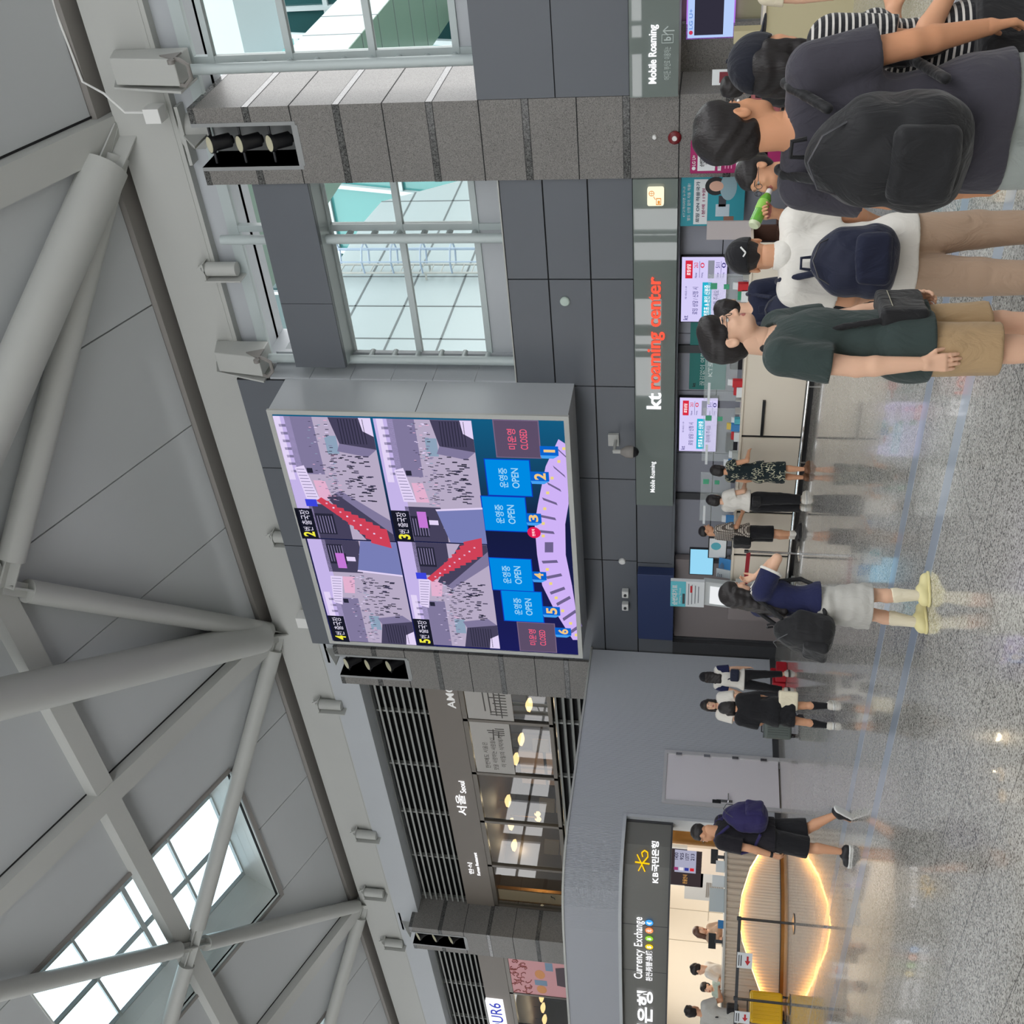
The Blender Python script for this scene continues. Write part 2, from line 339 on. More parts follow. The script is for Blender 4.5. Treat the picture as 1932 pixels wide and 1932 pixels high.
for (u0, u1, v0, v1) in ((-.12, -.02, -.06, .09), ):
    b.box(c.x+u0, c.x+u0+.012, 16.352, 16.36, c.z-.09, c.z-.01); b.box(c.x+u1, c.x+u1+.012, 16.352, 16.36, c.z-.09, c.z-.01); b.box(c.x+u0, c.x+u1, 16.352, 16.36, c.z-.09, c.z-.08); b.box(c.x+u0, c.x+u1, 16.352, 16.36, c.z-.02, c.z-.01); b.box(c.x+u0+.02, c.x+u1-.03, 16.352, 16.36, c.z-.07, c.z-.035)
for k in range(14):
    a0, a1 = k*math.tau/14, (k+1)*math.tau/14; b.beam((c.x+.07+.04*math.cos(a0), 16.356, c.z+.06+.04*math.sin(a0)), (c.x+.07+.04*math.cos(a1), 16.356, c.z+.06+.04*math.sin(a1)), .008, .008, (0, 1, 0))
b.beam((c.x+.03, 16.356, c.z+.06), (c.x+.11, 16.356, c.z+.06), .006, .006); b.beam((c.x+.07, 16.356, c.z+.02), (c.x+.07, 16.356, c.z+.1), .006, .006, (0, 1, 0)); b.beam((c.x-.03, 16.356, c.z+.0), (c.x+.02, 16.356, c.z+.03), .008, .008, (0, 1, 0)); b.obj('pictogram', None, lb)
b = MB(); b.box(-5.7, 3, 16.42, 16.52, 2.256, 2.97); fs2 = tag(b.obj('sign_fascia', M_fascia), 'glossy sign band right of the granite column with lit Mobile Roaming letters', 'sign')
p0 = at(1243, 157, 1, 16.42); p1 = at(1243, 46, 1, 16.42)
text('Mobile Roaming', (p0.x, 16.42, p0.z), (p1.x, 16.42, p0.z), .15, E_white, 'lettering', fs2, bold=.016, extrude=.015)
M_dim = emis('dim_etched_letters', (176, 186, 182), .8)
q0 = at(1265, 150, 1, 16.42); q1 = at(1265, 88, 1, 16.42); text('어디든 부산로 이용하는', (q0.x, 16.42, q0.z), (q1.x, 16.42, q0.z), .1, M_dim, 'etched_lettering', fs2)
q0 = at(1266, 79, 1, 16.42); q1 = at(1266, 66, 1, 16.42); text('b', (q0.x+.02, 16.42, q0.z), (q1.x-.02, 16.42, q0.z), .1, M_dim, 'etched_lettering', fs2, bold=.03)
b = MB(); b.use(M_dim); zc = q0.z+.05; x0 = q0.x; x1 = q1.x
for (a, c2) in (((x0-.01, zc-.08), (x1+.01, zc-.08)), ((x0-.01, zc+.08), (x1+.01, zc+.08)), ((x0-.01, zc-.08), (x0-.01, zc+.08)), ((x1+.01, zc-.08), (x1+.01, zc+.08))): b.beam((a[0], 16.414, a[1]), (c2[0], 16.414, c2[1]), .008, .008, (0, 1, 0))
a0 = at(1262, 48, 1, 16.42); b.beam((a0.x-.07, 16.414, a0.z-.08), (a0.x-.07, 16.414, a0.z+.08), .014, .008, (0, 1, 0)); b.beam((a0.x-.07, 16.414, a0.z+.08), (a0.x-.13, 16.414, a0.z+.01), .014, .008, (0, 1, 0)); b.beam((a0.x-.07, 16.414, a0.z+.08), (a0.x-.01, 16.414, a0.z+.01), .014, .008, (0, 1, 0)); b.obj('etched_arrow', None, fs2)
b = MB(); b.box(-17.2, -15.3, 16.3, 16.55, 2.19, 2.93); tag(b.obj('sign_box', M_navy, bevel=.01), 'blank navy blue sign box above the staff door', 'sign')
# ---- LED screen
SX0, SX1, SY, SZ0, SZ1 = -17.0, -10.86, 15.5, 4.05, 9.585
b = MB(); b.use(M_panel_l); b.box(SX0, SX1, SY, 16.56, SZ0, SZ1); b.use(M_steel); fr = .07
b.box(SX0-.02, SX1+.02, SY-.03, SY+.02, SZ0-.02, SZ0+fr); b.box(SX0-.02, SX1+.02, SY-.03, SY+.02, SZ1-fr, SZ1+.02); b.box(SX0-.02, SX0+fr, SY-.03, SY+.02, SZ0+fr, SZ1-fr); b.box(SX1-fr, SX1+.02, SY-.03, SY+.02, SZ0+fr, SZ1-fr)
b.use(M_joint); b.box(SX1-.001, SX1+.002, SY, 16.5, 6.8, 6.812)
scr = thing('led_screen', 'huge wall mounted LED screen showing departure hall cameras and gate status', 'screen', ((SX0+SX1)/2, 16.5, SZ0)); b.obj('casing', None, scr)
def led(name, rgb, k=1.0): return emis(name, rgb, k)
b = MB(); m = led('led_navy', (26, 30, 66)); nt = m.node_tree
e = [n for n in nt.nodes if n.type == 'EMISSION'][0]; tc = nt.nodes.new('ShaderNodeTexCoord'); sp = nt.nodes.new('ShaderNodeSeparateXYZ'); nt.links.new(tc.outputs['Object'], sp.inputs[0])
mr = nt.nodes.new('ShaderNodeMapRange'); mr.inputs[1].default_value = -17; mr.inputs[2].default_value = -10.9; nt.links.new(sp.outputs[0], mr.inputs[0])
rp = nt.nodes.new('ShaderNodeValToRGB'); rp.color_ramp.elements[0].color = (*lin((28, 30, 90)), 1); rp.color_ramp.elements[1].color = (*lin((20, 92, 130)), 1); el = rp.color_ramp.elements.new(.6); el.color = (*lin((22, 28, 62)), 1)
nt.links.new(mr.outputs[0], rp.inputs[0]); nt.links.new(rp.outputs[0], e.inputs[0])
b.box(SX0+fr, SX1-fr, SY-.012, SY-.004, SZ0+fr, SZ1-fr); b.obj('display', m, scr)
def sp_(cx, cy, off=0): p = at(500+cx/3.116, 700+cy/3.116, 1, SY-.012); return Vector((p.x, SY-.013-off, p.z))
def srect(b, cx0, cx1, cy0, cy1, off):      # upright rectangle from crop extents
    ps = [sp_(x, y) for x in (cx0, cx1) for y in (cy0, cy1)]; xs = sorted(p.x for p in ps); zs = sorted(p.z for p in ps)
    X0, X1 = (xs[0]+xs[1])/2, (xs[2]+xs[3])/2; Z0, Z1 = (zs[0]+zs[1])/2, (zs[2]+zs[3])/2
    b.quad((X0, SY-.013-off, Z0), (X1, SY-.013-off, Z0), (X1, SY-.013-off, Z1), (X0, SY-.013-off, Z1)); return X0, X1, Z0, Z1
LW = SX0+fr; RW = SX1-fr
feeds = {'4': (-16.9, -13.97, 7.62, 9.42), '2': (-13.92, -10.99, 7.62, 9.42), '5': (-16.9, -13.97, 5.76, 7.56), '3': (-13.92, -10.99, 5.76, 7.56)}
for num, cor in feeds.items():
    cc = {'2': ((55, 262), (195, 985), (630, 278), (750, 990)), '3': ((640, 280), (770, 997), (1215, 290), (1302, 1012)), '4': ((262, 990), (395, 1585), (775, 1003), (885, 1605)), '5': ((785, 1005), (895, 1608), (1305, 1020), (1380, 1625))}[num]
    P = [sp_(*q) for q in cc]; X1_ = (P[0].x+P[2].x)/2; X0_ = (P[1].x+P[3].x)/2; Z1_ = (P[0].z+P[1].z)/2; Z0_ = (P[2].z+P[3].z)/2
    feeds[num] = (X0_, X1_, Z0_, Z1_)
LAV = led('feed_floor_lavender', (182, 170, 196)); CEI = led('feed_ceiling', (196, 180, 232)); DK = led('feed_dark', (70, 66, 92)); DK2 = led('feed_darker', (40, 40, 58)); RED = led('feed_red', (206, 66, 88)); BLU = led('feed_panel_blue', (120, 126, 182)); WH = led('feed_white', (226, 212, 246)); PK = led('feed_pink', (226, 176, 206)); MID = led('feed_mid', (128, 120, 156)); BB = led('feed_bright_blue', (60, 70, 220)); TEALP = led('feed_teal_grey', (140, 162, 186)); LBL = led('feed_label', (24, 26, 40))
rnd = random.Random(3)
for num, (X0_, X1_, Z0_, Z1_) in feeds.items():
    flip = num in '45'
    def fp(a, bb, off):
        if flip: a = 1-a
        return (X0_+a*(X1_-X0_), SY-.014-off, Z0_+bb*(Z1_-Z0_))
    b = MB()
    def poly(m, pts, off): b.use(m); q = [fp(a, c, off) for a, c in pts]; b.quad(*(q[::-1] if flip else q))
    def rc(m, a0, a1, b0, b1, off=.001): poly(m, [(a0, b0), (a1, b0), (a1, b1), (a0, b1)], off)
    rc(LAV, 0, 1, 0, 1, 0)
    red = num in '25'
    rc(CEI, 0, 1, .80, 1, .001); rc(MID, .55, 1, .58, .86, .001); rc(WH, .5, 1, .9, .97, .002)
    for k in range(7): rc(MID, .56+k*.06, .58+k*.06, .86, .93, .002)
    rc(DK, 0, .3, .45, .84, .001); rc(DK2, .04, .22, .6, .8, .002)
    for k in range(6): rc(MID, .05, .2, .62+k*.03, .63+k*.03, .003)
    poly(WH, [(.34, .70), (.62, .78), (.60, .88), (.34, .84)], .002); poly(PK, [(.34, .56), (.5, .6), (.5, .72), (.34, .70)], .003); rc(DK2, .56, .6, .70, .76, .003)
    for k in range(10): poly(MID, [(.36+k*.025, .72+k*.007), (.365+k*.025, .72+k*.007), (.365+k*.025, .83+k*.004), (.36+k*.025, .83+k*.004)], .003)
    if red:
        poly(DK, [(0, 0), (.1, 0), (.40, .50), (.36, .62), (0, .3)], .004); poly(MID, [(.06, 0), (.18, 0), (.42, .46), (.40, .52)], .005)
        poly(RED, [(0, .05), (.0, .22), (.33, .74), (.36, .68)], .006)
        for k in range(9):
            t = k/9; s_ = .11*(1-t)+.03; a = .02+t*.32; c = .13+t*.56; poly(RED, [(a-s_*.6, c-s_*.6), (a+s_*.6, c-s_*.5), (a+s_*.7, c+s_*.7), (a-s_*.3, c+s_*.9)], .007)
            poly(WH if k % 2 else PK, [(a, c), (a+.012, c), (a+.012, c+.02), (a, c+.02)], .008)
        rc(BB, .28, .34, .74, .86, .004)
    else:
        poly(BLU, [(0, 0), (.30, 0), (.27, .50), (0, .40)], .005); poly(WH, [(.30, 0), (.315, 0), (.285, .51), (.27, .50)], .006); rc(DK, 0, .12, .42, .62, .004)
        rc(led('feed_magenta', (196, 120, 214)), .12, .26, .62, .72, .004); rc(WH, .15, .19, .5, .6, .005)
    poly(DK, [(.76, 0), (1, 0), (1, .42), (.80, .36)], .004); poly(MID, [(.70, .10), (.76, .0), (.80, .36), (.74, .4)], .005); poly(WH, [(.86, 0), (1, .0), (1, .12), (.9, .1)], .006); rc(TEALP, .72, .86, .38, .5, .004)
    for k in range(9): rc(DK2, .80, .99, .08+k*.03, .088+k*.03, .006)
    dk = [DK, DK2, DK, PK, WH, MID, MID, TEALP]
    for k in range(190):
        a = rnd.uniform(.32, .98); c = .45+.22*rnd.random()**1.3 if k < 105 else rnd.uniform(.1, .5)
        if k >= 105: a = rnd.uniform(.34, .72)
        sz = .006+.016*(.62-c) if c < .6 else .006
        m = rnd.choice(dk) if k < 105 else (DK2 if k % 2 else DK)
        rc(m, a-sz*.35, a+sz*.35, c-sz*2, c+sz*2, .009+k*.00002)
    b.obj('camera_feed', None, scr)
    b = MB(); w = (X1_-X0_)
    lb0 = MB(); Zt = Z1_
    lb0.use(LBL); lb0.quad((X0_-.02, SY-.03, Zt-.36), (X0_+.78, SY-.03, Zt-.36), (X0_+.78, SY-.03, Zt), (X0_-.02, SY-.03, Zt)); L_ = lb0.obj('feed_label', None, scr)
    text(num, (X0_+.05, SY-.031, Zt-.30), (X0_+.18, SY-.031, Zt-.30), .24, led('label_yellow', (238, 232, 70)), 'feed_number', L_, bold=.03)
    text('번 출국장', (X0_+.20, SY-.031, Zt-.29), (X0_+.74, SY-.031, Zt-.29), .2, led('label_white', (225, 220, 240)), 'feed_lettering', L_)
OPB = led('open_blue', (0, 138, 226)); CLP = led('closed_purple', (92, 78, 104)); OW = led('open_letters', (160, 214, 246)); CRD = led('closed_letters', (240, 96, 128)); MARK = led('gate_marker', (10, 100, 206)); MYEL = led('gate_number', (240, 200, 130))
for (x0, x1, y0, y1, op) in ((1355, 1610, 292, 505, 0), (1305, 1560, 522, 730, 1), (1285, 1535, 740, 938, 1), (1330, 1570, 1103, 1288, 1), (1400, 1630, 1295, 1470, 1), (1495, 1705, 1482, 1645, 0)):
    b = MB(); b.use(OPB if op else CLP); X0, X1, Z0, Z1 = srect(b, x0, x1, y0, y1, .004)
    b.use(led('tile_rim', (16, 60, 190)) if op else led('tile_rim_grey', (120, 100, 130)))
    for q in ((X0-.02, X1+.02, Z0-.02, Z0), (X0-.02, X1+.02, Z1, Z1+.02), (X0-.02, X0, Z0, Z1), (X1, X1+.02, Z0, Z1)): b.quad((q[0], SY-.018, q[2]), (q[1], SY-.018, q[2]), (q[1], SY-.018, q[3]), (q[0], SY-.018, q[3]))
    t_ = b.obj('status_tile', None, scr); w = X1-X0; h = Z1-Z0
    text('운영중' if op else '미운영', (X0+.22*w, SY-.019, Z0+.52*h), (X1-.22*w, SY-.019, Z0+.52*h), .2*h, OW if op else CRD, 'tile_lettering', t_, bold=.012)
    text('OPEN' if op else 'CLOSED', (X0+.22*w, SY-.019, Z0+.26*h), (X1-.22*w, SY-.019, Z0+.26*h), .17*h, OW if op else CRD, 'tile_lettering', t_, bold=.012)
b = MB(); b.use(led('map_lavender', (206, 178, 246))); up_ = [(1725, 400), (1650, 560), (1605, 780), (1585, 900), (1600, 1080), (1630, 1260), (1710, 1420), (1810, 1580)]; lo_ = [(1770, 430), (1778, 560), (1785, 780), (1765, 900), (1768, 1080), (1805, 1260), (1830, 1420), (1842, 1580)]
for i in range(7): b.quad(sp_(*up_[i], .003), sp_(*lo_[i], .003), sp_(*lo_[i+1], .003), sp_(*up_[i+1], .003))
b.use(led('map_grey', (110, 98, 140)))
for (cx, cy, a) in ((1755, 490, .75), (1730, 590, .7), (1700, 680, .5), (1675, 765, .35), (1665, 860, .2), (1655, 945, .1), (1675, 1120, -.05), (1700, 1205, -.2), (1720, 1290, -.35), (1755, 1350, -.5), (1790, 1435, -.6), (1825, 1515, -.6)):
    dx, dy = 45*math.cos(a), 45*math.sin(a); b.quad(sp_(cx-dx-4, cy-dy-8, .006), sp_(cx-dx+4, cy-dy+8, .006), sp_(cx+dx+4, cy+dy+8, .006), sp_(cx+dx-4, cy+dy-8, .006))
b.quad(sp_(1645, 1005, .006), sp_(1645, 1065, .006), sp_(1695, 1065, .006), sp_(1695, 1005, .006))
b.use(led('map_yellow', (236, 214, 130)))
for cx, cy in ((1728, 530), (1688, 628), (1662, 715), (1645, 808), (1636, 895), (1636, 968), (1660, 1165), (1680, 1248), (1712, 1332), (1750, 1408), (1797, 1482), (1757, 455), (1830, 1550)): b.quad(sp_(cx-9, cy-8, .007), sp_(cx-9, cy+8, .007), sp_(cx+9, cy+8, .007), sp_(cx+9, cy-8, .007))
b.obj('terminal_map', None, scr)
b = MB(); b.use(led('here_red', (226, 30, 84))); c = sp_(1582, 948, .008); b.add([(c.x+.14*math.cos(t*math.tau/24), c.y, c.z+.13*math.sin(t*math.tau/24)) for t in range(24)], [tuple(range(24))]); h_ = b.obj('here_marker', None, scr)
text('현위치', (c.x-.09, c.y-.001, c.z-.02), (c.x+.09, c.y-.001, c.z-.02), .06, E_white, 'marker_lettering', h_)
for n_, (x0, x1, y0, y1) in enumerate(((1617, 1725, 440, 495), (1560, 1670, 590, 645), (1535, 1625, 835, 890), (1570, 1655, 1178, 1225), (1632, 1735, 1383, 1432), (1705, 1800, 1508, 1550))):
    b = MB(); b.use(MARK); X0, X1, Z0, Z1 = srect(b, x0, x1, y0, y1, .01); b.use(led('marker_light', (70, 160, 240))); b.quad((X0-.07, SY-.023, Z0+.1), (X0, SY-.023, Z0), (X0, SY-.023, Z1), (X0-.07, SY-.023, Z1-.02)); g_ = b.obj('gate_marker', None, scr)
    w_ = (X1-X0)*.36 if n_ == 0 else .03
    text(str(n_+1), (X0+w_, SY-.024, Z0+.06), (X1-w_, SY-.024, Z0+.06), (Z1-Z0)*.62, MYEL, 'gate_number', g_, bold=.03)
# ---- roof
RT, RZ0, RY0 = .43, 11.93, 17.255
def rz(y, off=0): return RZ0+RT*(RY0-y)+off
RN = Vector((0, RT, 1)).normalized()
RAFT = [-6.28, -18.65, -30.95, -43.3]; PY = 12.2
HOLES = [(-26.95, -21.35, 9.3, 15.0), (-39.6, -33.9, 9.3, 15.0)]
b = MB()
def rpanel(x0, x1, y0, y1, g=.03):
    for hx0, hx1, hy0, hy1 in HOLES:
        if x0 < hx1-.01 and x1 > hx0+.01 and y0 < hy1-.01 and y1 > hy0+.01:
            if x0 < hx0-.05: rpanel(x0, hx0, y0, y1, g)
            if x1 > hx1+.05: rpanel(hx1, x1, y0, y1, g)
            if y0 < hy0-.05: rpanel(max(x0, hx0), min(x1, hx1), y0, hy0, g)
            if y1 > hy1+.05: rpanel(max(x0, hx0), min(x1, hx1), hy1, y1, g)
            return
    b.use(M_ceil); b.fbox((x0+g/2, y0+g/2, rz(y0+g/2)), (x1-x0-g, 0, 0), (0, y1-y0-g, -RT*(y1-y0-g)), (0, 0, .05))
XJ = [-9.5, -12.28, -15.06, -21.45, -24.05, -26.72]
xs = [4.5, -1.0, RAFT[0]]+[-9.5, -12.28, -15.06, RAFT[1]]+[-21.35, -24.05, -26.95, RAFT[2]]+[-33.9, -36.7, -39.6, RAFT[3], -50, -58]
for i in range(len(xs)-1):
    for y0, y1 in ((3, PY), (PY, 16.95)): rpanel(xs[i+1], xs[i], y0, y1)
b.use(M_joint)
for i in range(len(xs)-1):                # dark void above the panel joints, open over the skylights
    if any(xs[i+1] < h[1]-.01 and xs[i] > h[0]+.01 for h in HOLES):
        b.fbox((xs[i+1], 15.0, rz(15.0, .06)), (xs[i]-xs[i+1], 0, 0), (0, 3.2, -RT*3.2), (0, 0, .05)); b.fbox((xs[i+1], 3, rz(3, .06)), (xs[i]-xs[i+1], 0, 0), (0, 6.3, -RT*6.3), (0, 0, .05))
    else: b.fbox((xs[i+1], 3, rz(3, .06)), (xs[i]-xs[i+1], 0, 0), (0, 15.2, -RT*15.2), (0, 0, .05))
b.use(M_ceil); b.box(-58, 4.5, -22, 3, rz(3), rz(3)+.1)
structure(b.obj('ceiling'), 'sloping pale grey panelled roof with dark joints', 'ceiling')
# rafters running down the slope, purlin across, edge beam along the wall
for i, x in enumerate(RAFT):
    b = MB(); w = .58; yb = 17.55
    b.fbox((x-w/2, 3, rz(3, -.26)), (w, 0, 0), (0, yb-3, -RT*(yb-3)), (0, 0, .26)); b.use(M_joint)
    b.mats.insert(0, M_steel); b.mats = [M_steel, M_joint]; b.m = [0]*len(b.f); b.cur = 1
    for sx in (-1, 1): b.fbox((x+sx*(w/2+.04)-.02, 3, rz(3, -.012)), (.04, 0, 0), (0, yb-3.2, -RT*(yb-3.2)), (0, 0, .01))
    structure(b.obj('roof_beam'), ['sloping flat roof rafter rising from the column right of the sign', 'sloping flat roof rafter rising from the column behind the LED screen', 'sloping flat roof rafter rising from the column between the restaurants', 'sloping flat roof rafter at the far left end'][i], 'roof beam')
b = MB(); b.fbox((-50, PY-.2, rz(PY-.2, -.24)), (54, 0, 0), (0, .4, -RT*.4), (0, 0, .24)); structure(b.obj('roof_beam', M_steel), 'flat purlin crossing the roof and the skylights', 'roof beam')
b = MB(); b.use(M_steel_d); b.fbox((-55, 16.95, rz(16.95, -.10)), (59, 0, 0), (0, .4, -.1), (0, 0, .2))
b.use(M_steel); b.box(-55, 4, 17.1, 17.75, 10.78, 11.75)
for x in (-9.2, -9.5): b.box(x-.03, x+.03, 17.02, 17.75, 10.6, 11.7) if 0 else None
b.box(-55, 4, 17.05, 17.8, 10.70, 10.78); b.box(-55, 4, 17.06, 17.85, 10.62, 10.70)
structure(b.obj('roof_edge_beam'), 'deep box beam along the wall head under the sloping roof', 'roof beam')
b = MB(); b.use(M_panel_l); b.box(-10.9, 4, 17.25, 18.3, 10.2, 10.64); b.box(-55, -10.8, 17.0, 18.3, 9.9, 10.64); b.use(M_frame); b.box(-10.9, 4, 17.14, 17.26, 10.05, 10.25); b.use(M_joint); b.box(-10.9, 4, 17.9, 18.0, 10.2, 10.62)
structure(b.obj('trim_3'), 'pale bulkhead under the roof edge beam above the windows', 'bulkhead')
# tubular braces
def rp(x, y, off=-.32): return Vector((x, y, rz(y, off)))
NODES = [Vector((x, 17.2, rz(17.2, -.22))) for x in RAFT]
def brace(a, c, r, label, fork=0):
    a, c = Vector(a), Vector(c); d = (c-a).normalized(); b = MB(); s = a+d*(.45+fork); e = c-d*.5
    b.tube(s, e, r, 18)
    for p, q in ((a, s+d*.25), (e-d*.25, c)):
        b.beam(p, q, .03, r*1.7); b.beam(p, q, r*1.2, .03)
    return structure(b.obj('roof_brace', M_steel, smooth=True), label, 'roof brace')
C1 = rp((RAFT[0]+RAFT[1])/2, PY, -.35); C2 = rp((RAFT[1]+RAFT[2])/2, PY, -.35); C3 = rp((RAFT[2]+RAFT[3])/2, PY, -.35)
L1 = Vector((-12.46, 8.89, 14.4))
brace(NODES[0], L1, .38, 'thick tubular roof brace rising left from above the granite column with spotlights', .25)
brace(NODES[1], L1, .38, 'thick tubular roof brace rising right from above the LED screen', .25)
brace(NODES[0], C1, .24, 'slim tubular brace half hidden behind the thickest roof tube'); brace(NODES[1], C1, .22, 'slim tubular brace from above the LED screen to the purlin')
brace(NODES[1], C2, .2, 'tubular brace crossing the skylight from the LED screen side'); brace(NODES[2], C2, .2, 'tubular brace crossing the skylight from the restaurant column')
brace(rp(RAFT[1], 7.2), C2, .2, 'tubular brace crossing the skylight from its upper right'); brace(rp(RAFT[2], 7.2), C2, .2, 'tubular brace crossing the skylight from its upper left')
brace(NODES[2], C3, .2, 'tubular brace at the far left of the roof'); brace(NODES[3], C3, .2, 'tubular brace beyond the last column'); brace(NODES[2]+Vector((0, 0, .0)), rp(RAFT[2]-6.2, 7.2), .2, 'tubular brace running off at the far left edge') if 0 else None
# skylights
M_well = noisy(mat('skylight_well_panel', lin((240, 246, 243)), rough=.45), .03, 1)
for i, (x0, x1, y0, y1) in enumerate(HOLES):
    sk = thing('skylight', ['large rectangular skylight with white well and glazing bars left of the LED screen', 'second skylight cut off at the far left edge'][i], 'skylight', ((x0+x1)/2, (y0+y1)/2, rz(12)), kind='structure')
    h = 1.35; up = RN*h; b = MB(); t = .05
    A, B_, C_, D = [Vector((x, y, rz(y))) for x, y in ((x0, y0), (x1, y0), (x1, y1), (x0, y1))]
    b.fbox(A, B_-A, up, Vector((0, -t, 0))); b.fbox(D, C_-D, up, Vector((0, t, 0))); b.fbox(A, D-A, up, Vector((-t, 0, 0))); b.fbox(B_, C_-B_, up, Vector((t, 0, 0)))
    b.use(M_joint); b.mats = [M_well, M_joint]; b.m = [0]*len(b.f)
    for k in (1, 2):
        q = up*(k/3.2)
        b.fbox(D+q, C_-D, RN*.015, Vector((0, -.004, 0))); b.fbox(A+q, D-A, RN*.015, Vector((.004, 0, 0)))
    b.obj('skylight_well', None, sk)
    b = MB(); sl = (C_-B_)
    for k in range(4):
        p = A+up+(B_-A)*(k/3); b.beam(p, p+(D-A), .07, .12, RN)
    for k in range(5):
        p = A+up+(D-A)*(k/4); b.beam(p, p+(B_-A), .12 if k == 2 else .07, .14, RN)
    b.obj('glazing_bar', M_frame, sk)
    b = MB(); b.fbox(A+up*1.04, B_-A, D-A, RN*.02); b.obj('pane', M_skyglass, sk)
    b = MB(); q = .12; b.use(M_steel_d)
    b.fbox(A-Vector((q, q, -RT*q)) - RN*.05, Vector((q, 0, 0)), (D-A)*1.04, RN*.05); b.fbox(B_-RN*.05, Vector((q, 0, 0)), (C_-B_), RN*.05); b.fbox(D-RN*.05, C_-D, Vector((0, q, -RT*q)), RN*.05); b.obj('skylight_rim', None, sk)
# steel brackets hanging from the edge beam over the window heads
def bracket(x, z0, z1, lab):
    t = thing('beam_bracket', lab, 'bracket', (x, 16.95, z0)); b = MB(); h = z1-z0
    b.prism([(x-.21, 16.45, z0), (x-.21, 17.06, z0), (x-.21, 17.06, z1+.12), (x-.21, 16.62, z1)], (.42, 0, 0)); b.obj('bracket_box', M_steel, t, bevel=.02)
    b = MB(); b.prism([(x-.30, 16.38, z0-.02), (x-.30, 17.06, z0-.02), (x-.30, 17.06, z1+.25), (x-.30, 16.7, z1+.1)], (.035, 0, 0)); b.obj('side_plate', M_steel, t)
    b = MB(); b.prism([(x+.20, 16.40, z0-.02), (x+.20, 16.75, z0-.02), (x+.20, 16.62, z0+.3)], (.03, 0, 0)); b.path([(x-.2, 16.5, z0+.02), (x-.2, 16.45, z0-.10), (x-.08, 16.45, z0-.22), (x+.12, 16.45, z0-.22), (x+.2, 16.45, z0-.10), (x+.2, 16.5, z0+.02)], .035); b.tube((x+.17, 16.36, z0), (x+.23, 16.36, z0), .06, 12); b.obj('hook', M_steel_d, t, True)
for (xa, xb, yc, lb) in ((215, 345, 128, 'grey steel box bracket on the roof beam above the right hand window'), (412, 500, 680, 'grey steel box bracket on the roof beam beside the LED screen top')):
    q0 = at(xb, yc, 1, 16.7); q1 = at(xa, yc, 1, 16.7); bracket(q0.x, q0.z, q1.z, lb)
def stub(px, py, lab):
    p = at(px, py, 1, 17.0); x, z = p.x, p.z; t = thing('tie_plate', lab, 'bracket', (x, 17.0, z)); b = MB(); b.tube((x, 16.95, z-.58), (x, 16.95, z), .13, 16); b.obj('pin_housing', M_steel, t, True)
    b = MB(); b.box(x-.16, x+.16, 16.8, 17.1, z, z+.03); b.prism([(x-.02, 16.78, z), (x-.02, 17.05, z), (x-.02, 17.05, z+.22)], (.04, 0, 0)); b.prism([(x-.16, 16.95, z), (x+.16, 16.95, z), (x, 16.95, z+.22)], (0, .03, 0)); b.box(x-.19, x-.16, 16.78, 17.1, z-.66, z+.03); b.obj('gusset', M_steel, t)
stub(393, 505, 'pinned steel gusset under the roof beam over the middle of the window'); stub(520, 1010, 'pinned steel gusset above the top edge of the LED screen'); stub(605, 1325, 'pinned steel gusset above the louvres next to the LED screen'); stub(675, 1570, 'pinned steel gusset above the louvres, middle one'); stub(690, 1680, 'pinned steel gusset above the louvres beside the restaurant column'); stub(728, 1775, 'pinned steel gusset above the restaurant column niche')
p = at(575, 1165, 1, 16.9); b = MB(); b.box(p.x-.16, p.x+.16, 16.7, 17.0, p.z-.12, p.z+.14); jb = tag(b.obj('junction_box', M_white, bevel=.01), 'small white junction box with a cable above the LED screen corner', 'box')
p = at(300, 208, 1, 16.9); b = MB(); b.box(p.x-.12, p.x+.12, 16.6, 16.9, p.z-.14, p.z+.14); jb = tag(b.obj('junction_box', M_white, bevel=.01), 'small white junction box on top of the granite column', 'box')
ca = MB(); ca.path([(p.x, 16.8, p.z+.1), (p.x+.05, 16.7, p.z+.5), (p.x+.35, 16.75, p.z+.8), (p.x+.5, 16.9, p.z+.6+.6), (p.x+1.6, 16.95, p.z+1.3), (p.x+3, 16.95, p.z+1.2)], .02, 6); ca.obj('cable', M_white, jb, True)
# cameras, detectors and alarm on the walls
def dome(px, py):
    p = at(px, py, 1, 16.55); t = thing('security_camera', 'dome security camera on a wall arm under the LED screen', 'camera', (p.x, 16.55, p.z)); x, z = p.x, p.z
    b = MB(); b.box(x-.13, x+.13, 16.49, 16.55, z+.04, z+.24); b.tube((x, 16.5, z+.1), (x, 16.15, z+.1), .03); b.tube((x, 16.15, z+.12), (x, 16.15, z-.02), .04); b.obj('wall_arm', M_steel, t)
    b = MB(); b.lathe((x, 16.15, z-.26), [(.11, 0), (.12, .04), (.11, .14), (.05, .24)], 20); b.obj('housing', M_steel_d, t, True)
    b = MB(); b.lathe((x, 16.15, z-.36), [(.01, 0), (.06, .02), (.09, .06), (.1, .1)], 20); b.obj('lens_dome', M_black, t, True)
dome(1172, 828)
def disc(px, py, r, name, lab, cat, yp=16.55, m=M_white):
    p = at(px, py, 1, yp); b = MB(); b.lathe((p.x, yp, p.z), [(r, 0), (r, .03), (r*.8, .05), (r*.4, .055)], 24, (0, -1, 0)); o = tag(b.obj(name, m, smooth=True), lab, cat); o['p'] = 0; del o['p']; return o, p
disc(1066, 568, .085, 'wall_speaker', 'pale round disc fixture alone on the slate wall under the window', 'fixture', m=mat('pale_green_disc', lin((190, 205, 196)), rough=.5))
disc(1174, 1058, .075, 'smoke_detector', 'white oval detector on the slate wall left of the dome camera', 'detector')
